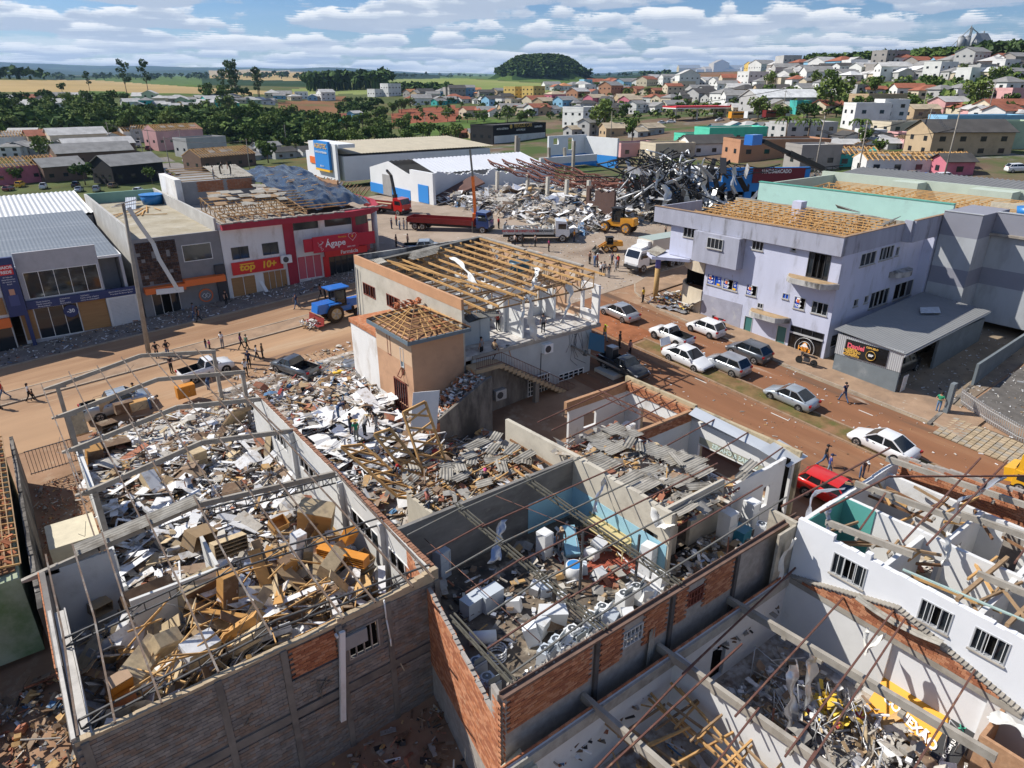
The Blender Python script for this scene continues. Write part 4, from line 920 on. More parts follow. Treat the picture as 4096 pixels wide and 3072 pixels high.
def mint_building():
 t=thing('mint_building','long mint green building with a row of broken roof trusses behind its parapet','building',(79,38,2),world=True)
 mint=M('mint_render',(.38,.58,.52),.88,.05,.6,.03,stain=[((.32,.46,.42),.65,.1,.5)]);pale=M('pale_green_grey_render',(.44,.50,.42),.88,.07,.6,.03)
 mb=MB();mb.box(72.3,27.2,0,72.6,48.2,11.9,0);mb.box(72.6,47.9,0,88,48.2,11.7,1);mb.box(88,-8,0,88.4,49.6,12.0,1);part('wall',mb,[mint,pale],t)
 mb=MB();mb.box(72.25,27.2,11.91,72.75,48.3,12.0);part('coping',mb,M('green_coping',(.10,.34,.27),.7),t)
 mb=MB();mb.box(72.6,2,9.6,88,47.9,9.8);part('ceiling_slab',mb,m_conc,t)
 for i in range(20):y=21.5+i*1.28;timber_truss(t,(77,y,9.9),(83.5,y,9.9),(1.1+R.uniform(-.3,.1),1.5+R.uniform(-.5,.1)),m_wood,webs=5)
 for i in range(9):x=77.2+i*.75;purlin(t,(x,21+R.random()*3,11.1+i*.05),(x,46-R.random()*4,11.1+i*.05),.06,.09,m_wood,'roof_lath')
 for y0,y1 in((36.5,39.5),(27,31.2)):q=MB();q.box(85.6,y0,9.8,87.9,y1,11.9);part('roof_box',q,pale,t)
 q=MB();q.box(77,8,9.8,86,22,10.9);part('roof_deck',q,m_conc,t)
 q=MB();q.corr((88.5,48,11.7),(0,-56,0),(6.5,0,.5),.55,.07,t=.03);part('ribbed_roof',q,M('dull_grey_metal',(.22,.22,.215),.6,.1,.6,0,metal=.2),t)
 q=MB();q.box(88.5,-8,2,95.5,48,11.55);part('rear_wing',q,pale,t)
 q=MB();q.box(79,21.5,10.9,79.2,26.5,11.7);q.beam((80,26.8,11),(80.2,20,12.6),.3,.3);q.beam((80.2,20,12.6),(82,12,11.6),.25,.3);part('broken_beam',q,M('cream_concrete',(.5,.46,.36),.9),t)
 bl=plain('tank_blue',(.02,.18,.48),.4)
 for k,(x,y,r)in enumerate(((77.6,22.6,1.2),(79.6,18.4,1.5))):
  q=MB();q.tube((x,y,10.9),(x,y,11.75),r*.85,20,0,r);single('water_tank',q,bl,('blue tank toppled at the end of the mint roof trusses','larger blue tank behind the fallen cream beam on the mint building')[k],'water tank')
 for i in range(14):q=MB();x,y=R.uniform(74,86),R.uniform(8,20);a=R.random()*3;q.beam((x,y,11),(x+2.5*math.cos(a),y+2.5*math.sin(a),11.2+R.random()*.6),.08,.12);part('loose_plank',q,m_wood,t)
mint_building()
def grey_hall():
 t=thing('grey_hall','big windowless grey hall with two darker bands and an open parking bay below','building',(73,20,.8),world=True)
 g0=M('pale_grey_render',(.40,.42,.44),.9,.05,.5,.03,stain=[((.32,.33,.34),.58,.12,.5),((.42,.37,.29),.72,.04,.6)],stretch=(1,1,.4));g1=M('mid_grey_render',(.245,.25,.29),.9,.05,.5,.03)
 bands=[(-.5,5.05,0),(5.05,6.6,1),(6.6,9.5,0),(9.5,11.6,1)]
 mb=MB()
 for z0,z1,m in bands:
  mb.box(70,23.8,z0 if z0>0 else 0,76,27.0,z1,m)
  mb.box(73,-14,max(z0,1.62),73.4,23.79,z1,m)
 part('wall',mb,[g0,g1],t)
 mb=MB();mb.box(69.95,23.75,11.61,70.2,27.0,11.68);mb.box(72.95,-14,11.61,73.3,23.74,11.68);part('coping',mb,m_alu,t)
 mb=MB();mb.box(73.4,-14,1.64,90,23.8,1.9);mb.box(89.6,-14,-.5,90,27,1.63);part('bay_ceiling',mb,g1,t)
 mb=MB();mb.box(76.5,21.6,-.2,77,22.1,1.63);part('bay_pillar',mb,M('yellow_banded_pillar',(.5,.42,.2),.8),t)
 mb=MB();mb.box(69.6,23.35,.3,69.75,23.5,2.6);mb.box(69.4,23.1,1.2,69.7,23.4,2.0);part('hydrant_box',mb,plain('hydrant_red',(.5,.03,.02),.5),t)
 mb=MB();mb.box(73.6,-13,zg(74,5)+.06,89.5,23.6,zg(74,5)+.1);part('bay_floor',mb,m_concdark,t)
grey_hall()
def workshop():
 t=thing('car_workshop','low grey workshop with mono pitch sheet roof and a yellow and black sign','workshop',(59,24,0),world=True)
 gr=M('slate_grey_wall',(.16,.185,.20),.85,.1,1.2,.04,stain=[((.24,.26,.27),.64,.1,.8)]);q=MB();q.box(54.0,21.2,-.7,54.25,26.5,1.55);part('front_wall',q,gr,t)
 q=MB();q.corr((53.97,26.55,1.5),(0,-5.4,0),(0,0,1.75),.16,.02,t=.02);part('sheet_front',q,M('light_grey_sheet',(.46,.47,.48),.5,.05,2,0,metal=.2),t)
 q=MB();q.box(54.25,26.3,-.6,69.4,26.5,3.4);q.box(60.5,21.3,.1,69.5,21.5,2.9);part('side_wall',q,gr,t)
 q=MB();q.corr((53.8,26.9,3.55),(0,-5.9,-.45),(15.6,0,.55),.2,.02,t=.02,rows=3);part('roof',q,M('matt_grey_sheet',(.26,.265,.265),.6,.06,1.0,0,metal=.2),t)
 q=MB();q.face([(63,24.2,3.86),(64.6,23.2,3.84),(66,24.0,3.95),(64.4,24.9,3.97)]);part('skylight',q,M('skylight',(.55,.58,.6),.3),t)
 blk=plain('black_shop_film',(.012,.012,.013),.15);q=MB();q.box(53.88,22.3,1.65,53.94,25.75,3.0);s=part('sign_board',q,blk,t)
 yel=plain('sign_amber',(.85,.50,.10),.5);q=MB();q.box(53.85,23.75,1.7,53.87,25.6,2.95);q.face([(53.84,24.2,1.7),(53.84,23.6,1.7),(53.84,23.6,2.6)]);p_=sub('sign_print',q,[plain('sign_dark',(.02,.02,.02),.4)],s,t)
 lettering('Daniel',.55,plain('sign_pink',(.75,.12,.16),.5),s,(53.83,24.85,2.55),(0,-1,0),(0,0,1),.01,.02)
 for i,l in enumerate(['JUNIOR','CHAPEAÇÃO','PINTURA','POLIMENTO']):lettering(l,.24,yel,s,(53.83,25.1,2.28-i*.17),(0,-1,0),(0,0,1),.01,.006)
 lettering('COM SELO',.2,yel,s,(53.83,23.55,2.8),(0,-1,0),(0,0,1),.01,.006);lettering('ESP',.26,plain('sign_white',(.8,.8,.8),.6),s,(53.82,23.55,2.2),(0,-1,0),(0,0,1),.01,.01)
 q=MB()
 for a in range(24):a0,a1=a*math.pi/12,(a+1)*math.pi/12;q.beam((53.83,23.55+.38*math.cos(a0),2.2+.38*math.sin(a0)),(53.83,23.55+.38*math.cos(a1),2.2+.38*math.sin(a1)),.02,.06,up=(1,0,0))
 sub('seal_ring',q,yel,s,t)
 q=MB();q.beam((53.6,21.0,2.95),(69.4,21.0,3.55),.08,.12);part('eave_gutter',q,m_alu,t)
 q=MB()
 for i in range(7):q.beam((54.3+i*.12,20.95,-.5),(54.3+i*.12,20.9,1.2),.05,.03)
 for z in(-.4,.4,1.1):q.beam((54.25,20.9,z),(55.1,20.9,z),.04,.05)
 tag(q.build('gate',m_whitefr),'white slatted gate leaf standing at the workshop corner','gate')
 q=MB()
 for z in(-.4,1.3):q.beam((55.3,27.6,z),(57.6,27.6,z),.05,.05)
 for i in range(14):q.beam((55.35+i*.17,27.6,-.45),(55.35+i*.17,27.6,1.4),.03,.03)
 tag(q.build('gate',m_darkfr),'black barred gate in the gap between lilac building and workshop','gate')
workshop()
def yard():
 gr=_M['slate_grey_wall'];t=thing('yard_wall','long grey concrete boundary wall rising beside the workshop drive','wall',(66,18,0),world=True)
 q=MB();q.slab([(60.1,17.9,zg(60,17.9)-.2),(84,18.9,.3),(84,18.9,2.0),(60.1,17.9,1.75)],.2);part('wall_panel',q,gr,t)
 q=MB();q.slab([(51.3,17.2,-.95),(60.1,17.9,-.4),(60.1,17.9,-.05),(51.3,17.2,-.55)],.25);part('low_wall',q,m_concdark,t)
 q=MB();q.beam((54.0,17.3,-.8),(54.0,17.3,1.92),.3,.55,up=(1,0,0));single('gate_post',q,gr,'grey concrete gate post the man in the green vest leans on','post')
 f=thing('leaning_fence','grey picket fence leaning over along the block paving','fence',(54,12,-.7),world=True)
 q=MB()
 pts=[(56.2,17.2),(54.9,15.0),(53.9,12.6),(53.3,8.0),(52.8,4.0)]
 k=0
 for a,b in zip(pts[:-1],pts[1:]):
  n=int(math.hypot(b[0]-a[0],b[1]-a[1])/.16)
  for i in range(n):
   x,y=_lerp(a[0],b[0],i/n),_lerp(a[1],b[1],i/n);ln=.5 if y>12 else .1;z=zg(x,y)+(.1 if y>12 else .55)
   q=MB();q.beam((x,y,z),(x-ln,y,z+1.35),.03,.09,up=(0,1,0));part('picket',q,m_alu,f);k+=1
  q=MB()
  for h in(.3,1.1):
   p=[(c[0]-(.5 if c[1]>12 else .1)*h/1.35,c[1],zg(*c)+h+(.1 if c[1]>12 else .55))for c in(a,b)];q.beam(p[0],p[1],.04,.06)
  part('rail',q,m_alu,f)
 q=MB();q.box(53.0,3,-1.7,53.35,11.8,-.35);q.box(52.9,10.6,-1.4,53.5,11.7,-.3);w=single('fence_footing',q,M('blue_grey_wall',(.36,.40,.43),.85,.08,1),'pale blue grey footing wall under the picket fence with a meter niche','wall')
 for i in range(3):
  q=MB();x,y=62+i*3,14-i*2.2;q.beam((x,y,.1),(x+4,y+1.5,.3),.12,.12);q.beam((x+1.5,y+2,.05),(x+3,y-1.5,.25),.1,.1)
  single('steel_frame',q,m_alu,('twisted metal frame on the dark gravel nearest the fence','twisted metal frame in the middle of the dark gravel yard','twisted metal frame at the foot of the long grey wall')[i],'metal frame')
 q=MB();q.box(57.0,10.5,-.75,59.4,12.4,.0);q.box(57.15,10.65,-.6,59.25,12.25,.05,1);single('skip',q,[plain('skip_black',(.03,.03,.03),.6),m_void],'black open trailer box on the dark gravel behind the fence','trailer')
yard()

# ------------------------------------------------------------------ debris kit
_ds=[((.30,.235,.165),.60,.1,1.3)]
DEB=[M('d_'+n,c,r_,v_,4,0,stain=_ds)for n,c,r_,v_ in(('white',(.70,.70,.70),.8,.08),('plaster',(.46,.43,.38),.95,.2),('pine',(.47,.29,.12),.8,.2),('brown',(.16,.10,.06),.8,.25),('card',(.35,.245,.14),.9,.12),('brick',(.33,.135,.08),.95,.25),('fibro',(.29,.275,.25),.95,.2),('dark',(.035,.034,.035),.7,.3),('blue',(.06,.15,.28),.6,.2))]+[plain('d_foil',(.62,.63,.66),.3,.7)]+[M('d_'+n,c,.8,.2,4,0,stain=_ds)for n,c in(('tan',(.50,.39,.24)),('earth',(.24,.165,.11)),('red',(.36,.05,.045)))]+[M('d_yellow',(.70,.47,.06),.6,.15,3)]
def rubble(name,n,area,zf,wts,size=(.25,1.6),flat=.3,seed=1,shapes=(5,3,3,1),kind='stuff',parent=None):
 """loose pieces that nobody could count, one object; area: list of quads or a function"""
 rr=random.Random(seed);mb=MB();mats=[i for i,w in enumerate(wts)for _ in range(w)]
 pick=area if callable(area)else(lambda:(rr.uniform(area[0],area[1]),rr.uniform(area[2],area[3])))
 sh=[i for i,w in enumerate(shapes)for _ in range(w)]
 for _ in range(n):
  x,y=pick()if not callable(area)else area(rr)
  z=zf(x,y,rr);m=rr.choice(mats);s=rr.choice(sh);L=size[0]+(size[1]-size[0])*rr.random()**2.2
  rot=erot(rr.gauss(0,flat),rr.gauss(0,flat),rr.random()*6.3)
  if s==0:b=rr.uniform(-.12,.12);w_=max(.06,L*rr.uniform(.12,.5));th=rr.uniform(.015,.05);e=rot@Vector((L*.25,0,0));r2=rot@Matrix.Rotation(b,3,'Y');mb.obb(Vector((x,y,z))-e,(L*.5,w_,th),rot,m);mb.obb(Vector((x,y,z))+r2@Vector((L*.25,0,0)),(L*.49,w_*rr.uniform(.6,1),th),r2,m)
  elif s==1:mb.obb((x,y,z),(L*.32,L*rr.uniform(.15,.3),L*rr.uniform(.1,.25)),rot,m)
  elif s==2:mb.obb((x,y,z),(L*1.35,rr.uniform(.04,.1),rr.uniform(.03,.07)),rot,m)
  else:
   h=L*.5;q=[rot@Vector(p)+Vector((x,y,z))for p in((-h,-h*.6,0),(0,-h*.6,h*.25),(h,-h*.5,0),(h,h*.5,.05),(0,h*.6,h*.3),(-h,h*.6,0))]
   mb.face([q[0],q[1],q[4],q[5]],m);mb.face([q[1],q[2],q[3],q[4]],m)
 o=mb.build(name,DEB,parent);o['kind']=kind
 return o
def mound(name,x0,x1,y0,y1,zf,mat,step=.5):
 mb=MB();nx=int((x1-x0)/step);ny=int((y1-y0)/step)
 for i in range(nx+1):
  for j in range(ny+1):X=x0+(x1-x0)*i/nx;Y=y0+(y1-y0)*j/ny;mb.v.append((X,Y,zf(X,Y)))
 for i in range(nx):
  for j in range(ny):a=i*(ny+1)+j;mb.f.append((a,a+ny+1,a+ny+2,a+1));mb.mi.append(0);mb.sm.append(True)
 return struct(name,mb,mat,'stuff')
m_rubfloor=M('crushed_debris',(.34,.29,.24),1,.35,3,.5,stain=[((.55,.53,.5),.55,.1,1.3),((.20,.13,.09),.6,.1,.8),((.06,.055,.05),.68,.08,2)],spec=.05)
def cab(name,label,cat,loc,size,rot,carc,face=None,shelves=2,doors=0,group=None):
 """a cupboard: hollow carcass, shelves, doors"""
 t=thing(name,label,cat,loc,0,group);t.rotation_euler=rot
 w,d,h=size;q=MB();e=.03
 q.box(-w/2,-d/2,0,-w/2+e,d/2,h);q.box(w/2-e,-d/2,0,w/2,d/2,h);q.box(-w/2+e,-d/2,0,w/2-e,d/2,e);q.box(-w/2+e,-d/2,h-e,w/2-e,d/2,h);q.box(-w/2+e,d/2-e,e,w/2-e,d/2,h-e)
 q.build('carcass',carc,t)
 for i in range(shelves):z=h*(i+1)/(shelves+1);q=MB();q.box(-w/2+e,-d/2+.02,z,w/2-e,d/2-e,z+e);q.build('shelf',carc,t)
 for i in range(doors):
  a=-w/2+w*i/doors;q=MB();q.box(a+.01,-d/2-e,.02,a+w/doors-.01,-d/2-.004,h-.02);dr=q.build('door',face or carc,t);q=MB();q.box(a+w/doors*.85,-d/2-e-.03,h*.45,a+w/doors*.85+.02,-d/2-e-.002,h*.55);q.build('handle',m_alu,dr)
 return t
ct,cw,cbk,co,cp=DEB[10],DEB[0],DEB[3],M('orange_melamine',(.60,.24,.035),.5,.08,2),M('honey_wood',(.50,.27,.09),.55,.12,2)

# ------------------------------------------------------------------ roofless furniture store
m_portal=M('precast_concrete',(.34,.31,.265),.92,.18,1.3,.1,stain=[((.27,.24,.2),.58,.1,1.2)],spec=.12)
m_blockwall=M('grey_block_wall',(.21,.195,.18),.95,.2,1.2,.1,stain=[((.13,.12,.11),.58,.14,.4),((.27,.205,.165),.62,.1,.8)],stretch=(1,1,3),spec=.1)
def zr(x):return 3.32+max(0,1-abs(x-6)/5.6)*.85
def furniture_store():
 t=thing('furniture_store','roofless furniture store with white side wall, concrete portal frames and dark block rear wall','shop ruin',(5,36,-1),world=True)
 wp=M('whitewashed_wall',(.60,.60,.58),.9,.06,.8,.04,stain=[((.46,.45,.42),.62,.12,.4)],spec=.12)
 top=lambda s:3.12+.02*math.sin(s*3)+(0 if s<6.9 else .14 if s<9.2 else .14+(s-9.2)*.13)
 mb=MB();wall(mb,'x',-1.9,4.9,20.3,20.5,-3.6,3.1,top=top);wall(mb,'x',4.9,6.95,20.35,20.5,-3.6,3.05);wall(mb,'x',6.95,11.45,20.3,20.5,-3.6,3.2,[(7.2,8.55,1.05,2.45)],top=top);w=part('rear_wall',mb,m_blockwall,t)
 mb=MB();mb.box(-1.9,20.22,-.42,11.5,20.295,-.05);
 for x in(-1.6,2.45,4.75,6.9,9.0,11.3):mb.box(x-.12,20.2,-3.6,x+.12,20.297,3.05)
 part('concrete_band',mb,M('streaky_lean_concrete',(.21,.19,.165),.95,.2,1.5,.1,stain=[((.13,.12,.11),.55,.12,.8)]),t)
 mb=MB();wall(mb,'x',-1.85,11.4,20.28,20.52,3.0,3.06,top=lambda s:top(s)+.035);part('mortar_cap',mb,M('tan_mortar_edge',(.42,.33,.22),.95,.2,2),t)
 brick_panel(t,4.93,6.88,20.33,1.52,3.0,.30,.125)
 bk=[M('block_%s'%n,c,.95,.25,2.5,.1,stain=[((.12,.11,.10),.60,.12,.5)],spec=.1)for n,c in(('grey',(.22,.205,.19)),('pale',(.26,.24,.215)),('earthy',(.25,.195,.155)))]
 brick_panel(t,-1.85,11.4,20.285,-3.5,3.05,.37,.155,mats=bk,cap=300,skip=lambda s,z:4.7<s<7.05 and z>1.4 or 7<s<8.75 and .85<z<2.5 or-.5<z<0)
 fr=window(t,'x',20.3,-1,7.2,8.55,1.05,2.45,m_conc,4,open_=(0,1,2,3))
 q=MB();q.box(7.05,20.15,1.75,8.0,20.25,2.4);part('broken_shutter',q,m_plastergrey,t)
 q=MB();q.beam((6.98,20.12,2.8),(6.55,20.1,-1.6),.22,.14,up=(0,1,0));q.box(6.7,20.0,2.7,6.78,20.2,2.8);part('downpipe',q,m_plasterwhite,t)
 q=MB();q.path([(8.85,20.2,3.3),(8.87,20.18,2.3),(8.95,20.15,1.3),(8.93,20.1,.95)],.035,6);part('hose',q,m_whitefr,t)
 q=MB();q.beam((3.0,20.2,.55),(3.3,20.2,.95),.03,.04);q.beam((5.8,20.2,.3),(6.2,20.2,.9),.03,.04);q.beam((5.8,20.2,.95),(6.35,20.2,.55),.03,.04);q.beam((5.8,20.2,.95),(5.9,20.2,-.1),.03,.04);part('wall_bracket',q,m_steelgrey,t)
 mb=MB();wall(mb,'y',20.5,30.4,-1.95,-1.75,-3.4,3.05,top=lambda s:3.1 if s<24 else 3.3);part('side_wall',mb,m_blockwall,t)
 q=MB()
 for j in range(5):
  for i in range(24):q.box(-2.0,24.0+i*.27+(j%2)*.1,2.7+j*.125,-1.955,24.0+i*.27+.25+(j%2)*.1,2.7+j*.125+.11)
 b=part('brick',q,m_brick,t);b['kind']='stuff'
 q=MB();q.box(-1.72,20.4,3.0,-1.4,27.5,3.12);q.box(-1.9,20.35,3.13,-1.78,27.5,3.32);q.box(-1.38,20.4,3.0,-1.33,27.5,3.2);part('gutter',q,M('zinc_gutter',(.42,.40,.37),.5,.2,2,.05,metal=.3),t)
 mb=MB();wall(mb,'y',30.7,47.4,.78,.98,-2.4,1.0,[(32,34,-.5,.8)],top=lambda s:2.8 if s>37 and s<42.2 else .6+.5*mnoise.noise(Vector((s,0,0))));part('side_wall',mb,wp,t)
 mb=MB();wall(mb,'x',-1.75,.8,30.4,30.6,-3,3.2);wall(mb,'x',.8,4.4,27.6,27.75,-.2,2.3);wall(mb,'y',27.75,30.4,4.3,4.45,-.2,2.4);part('inner_wall',mb,wp,t)
 ro=[(21.5,24.6,1.2,2.2),(25.6,28.8,1.2,2.2),(33,36,1.2,2.2),(38,40.5,1.2,2.2)]
 mb=MB();wall(mb,'y',20.5,44.5,11.25,11.45,-3,3.3,ro,top=lambda s:3.35 if s<43 else 3.35-(s-43)*1.2);part('side_wall',mb,wp,t)
 q=MB()
 for i in range(112):q.obb((11.38,20.6+i*.205,3.42+R.uniform(-.02,.03)),(.22,.17,.07),erot(0,0,R.uniform(-.15,.15)))
 b=part('tile_edge',q,M('rusty_tile_edge',(.26,.13,.08),.9,.3,3),t);b['kind']='stuff'
 for o in ro:window(t,'y',11.25,-1,*o,m_whitefr,4,open_=(1,2,3),depth=.05)
 mb=MB()
 for y in(25.0,29.6,36.5):mb.box(11.0,y-.15,-.5,11.24,y+.15,3.3)
 part('pilaster',mb,wp,t)
 mb=MB();mb.box(-1.74,20.51,-.4,11.24,30.4,-.2);mb.box(.99,30.6,-1.2,11.24,52.5,-1.0);part('floor_slab',mb,m_rubfloor,t)
 q=MB()
 for i in range(10):
  for j in range(4):q.box(2.2+i*.6,49.2+j*.6,-.995,2.78+i*.6,49.78+j*.6,-.975)
 b=part('floor_tile',q,M('pale_floor_tile',(.60,.57,.50),.6,.1,2),t);b['kind']='stuff'
 for k,y in enumerate((53.1,47.6,42.2,36.6,30.5)):
  x0=.9 if k<4 else-1.75;ap=6.3 if k<4 else 4.4;za=4.15 if k<4 else 4.05;x1=11.4 if k!=1 else 11.9
  q=MB();q.box(x0-.13,y-.13,-2.6,x0+.13,y+.13,3.05);c=part('column',q,m_portal,t)
  q=MB();q.slab([(x0-.85,y-.1,3.08),(x0+.5,y-.1,3.0),(x0+.5,y-.1,3.4),(x0-.85,y-.1,3.18)],.2);q.beam((x0+.3,y,3.22),(ap,y,za),.15,.27);q.beam((ap,y,za),(x1,y,3.3),.15,.27);f=part('portal_beam',q,m_portal,t)
  q=MB();
  for i in range(5):a=.1+i*.2;q.box(_lerp(x0,ap,a),y-.1,_lerp(3.2,za,a)-.08,_lerp(x0,ap,a)+.1,y+.1,_lerp(3.2,za,a)-.02)
  if k<2:q=MB();q.box(x1-.3,y-.13,-2,x1-.05,y+.13,3.2);part('column',q,m_portal,t)
 q=MB();q.corr((-.6,30.2,3.62),(0,1.0,0),(5.3,0,.62),.2,.03,jag=.02);part('fibre_cement_sheet',q,m_fibro,t)
 for y,xa,xb in((20.75,-1.6,11.3),(25.1,-1.6,11.3),(29.8,4.6,11.3)):
  q=MB();ap=4.6;n=14;P_=[]
  for i in range(n+1):
   x=_lerp(xa,xb,i/n);zt=3.5+.62*(1-abs(x-ap)/7);P_.append((x,zt))
  for(a,za),(b,zb)in zip(P_[:-1],P_[1:]):q.beam((a,y,za),(b,y,zb),.07,.06);q.beam((a,y,za-.38),(b,y,zb-.38),.07,.06)
  for i,(a,za)in enumerate(P_):q.beam((a,y,za),(a,y,za-.38),.04,.04);
  for i in range(0,n,2):q.beam((P_[i][0],y,P_[i][1]-.38),(P_[i+1][0],y,P_[i+1][1]),.035,.035)
  part('lattice_truss',q,M('black_steel',(.055,.055,.055),.5,.2,3,0,spec=.4),t)
 m_purl=M('weathered_purlin',(.13,.09,.065),.75,.3,2.5,.05,stain=[((.24,.22,.20),.58,.1,1.5)])
 for i,x in enumerate((-1.55,-.55,.6,2.4,4.5,6.8,8.3,9.8,11.1)):
  q=MB();z=3.55+.62*(1-abs(x-4.6)/7);xm=x+R.uniform(-.1,.1);q.beam((x,30.8,z+.2),(xm,25.4,z+.04),.065,.07);q.beam((xm,25.4,z+.04),(x+R.uniform(-.2,.2),20.0-R.random()*.6,z+.05),.065,.07);part('purlin',q,m_purl,t)
 for i,x in enumerate((.25,2.0,3.7,5.3,7.0,8.7,10.3)):
  q=MB();z=zr(x)+.2;q.beam((x-.2,54.0-R.random(),z),(x+R.uniform(0,.2),42 if i%3 else 36,z),.06,.06);q.beam((x,42.4,z+.03),(x+R.uniform(-.1,.3),30 if i!=4 else 34,z+.02),.06,.06);part('purlin',q,m_purl,t)
 q=MB()
 for i in range(40):x,y=R.uniform(0,11),R.uniform(21,52);q.path([(x,y,zr(x)+.1),(x+R.uniform(-1,1),y+R.uniform(-1,1),zr(x)-R.uniform(.1,.6)),(x+R.uniform(-2,2),y+R.uniform(-2,2),zr(x)-R.uniform(0,1.5))],.012,3)
 w_=part('hanging_wire',q,m_darkfr,t);w_['kind']='stuff'
def brick_panel(root,a0,a1,f,z0,z1,bw,bh,ax='x',mats=None,out=-1,cap=300,top=None,skip=None):
 """bricks laid one by one, each a part; past the cap joined"""
 mats=mats or[m_brick,M('orange_brick_dark',(.33,.125,.065),.9,.25,4),M('orange_brick_pale',(.48,.22,.12),.9,.2,4)]
 q=MB()
 if ax=='x':q.box(-bw/2+.006,-.03,.006,bw/2-.006,.03,bh-.012)
 else:q.box(-.03,-bw/2+.006,.006,.03,bw/2-.006,bh-.012)
 mes=[q.mesh('brick',m)for m in mats];n=0;rest=MB();l=wloc(root)
 rows=int((z1-z0)/bh)
 for j in range(rows):
  s=a0+bw/2+(bw/2 if j%2 else 0)
  while s<a1-bw*.4:
   if top and z0+(j+1)*bh>top(s)or skip and skip(s,z0+(j+.5)*bh):s+=bw;continue
   d=f+out*R.uniform(.0,.02);p=(s,d,z0+j*bh)if ax=='x' else(d,s,z0+j*bh)
   if n<cap:
    o=shared('brick',mes[R.randrange(len(mes))],root,(p[0]-l[0],p[1]-l[1],p[2]-l[2]),(R.uniform(-.02,.02),R.uniform(-.02,.02),R.uniform(-.02,.02)))
   else:
    m=R.randrange(len(mats))
    if ax=='x':rest.box(p[0]-bw/2+.006,d-.03,p[2]+.006,p[0]+bw/2-.006,d+.03,p[2]+bh-.012,m)
    else:rest.box(d-.03,p[1]-bw/2+.006,p[2]+.006,d+.03,p[1]+bw/2-.006,p[2]+bh-.012,m)
   n+=1;s+=bw
 if rest.f:o=part('brickwork',rest,mats,root);o['kind']='stuff'
furniture_store()
def heap(x,y,r):return 0
W_FURN=(9,3,4,5,4,0,2,2,0,1,8,0,0,0)
def zrear(x,y,r):return-.15+(.25+.9*max(0,.4+mnoise.noise(Vector((x*.35,y*.35,2)))))*r.random()**.8+(.5*r.random()if 3<x<9 else .2*r.random())
rubble('rear_debris',950,(-1.2,10.6,21.5,29.6),zrear,W_FURN,(.5,2.7),.5,3,(7,1,5,1))
rubble('store_debris',2600,(1.1,11.1,30.8,47),lambda x,y,r:-1.0+.75*r.random()**1.6+.3*max(0,mnoise.noise(Vector((x*.4,y*.4,5)))),(15,7,2,3,1,2,2,1,0,1,2,3,0,0),(.15,2.0),.25,4,(6,3,2,1))
rubble('store_debris',1500,(2.0,12,45,54),lambda x,y,r:-1.1-max(0,y-52)*.15+.5*r.random()**1.8,(11,9,2,2,1,4,2,1,0,1,1,5,0,0),(.12,1.3),.2,5,(4,5,2,1))
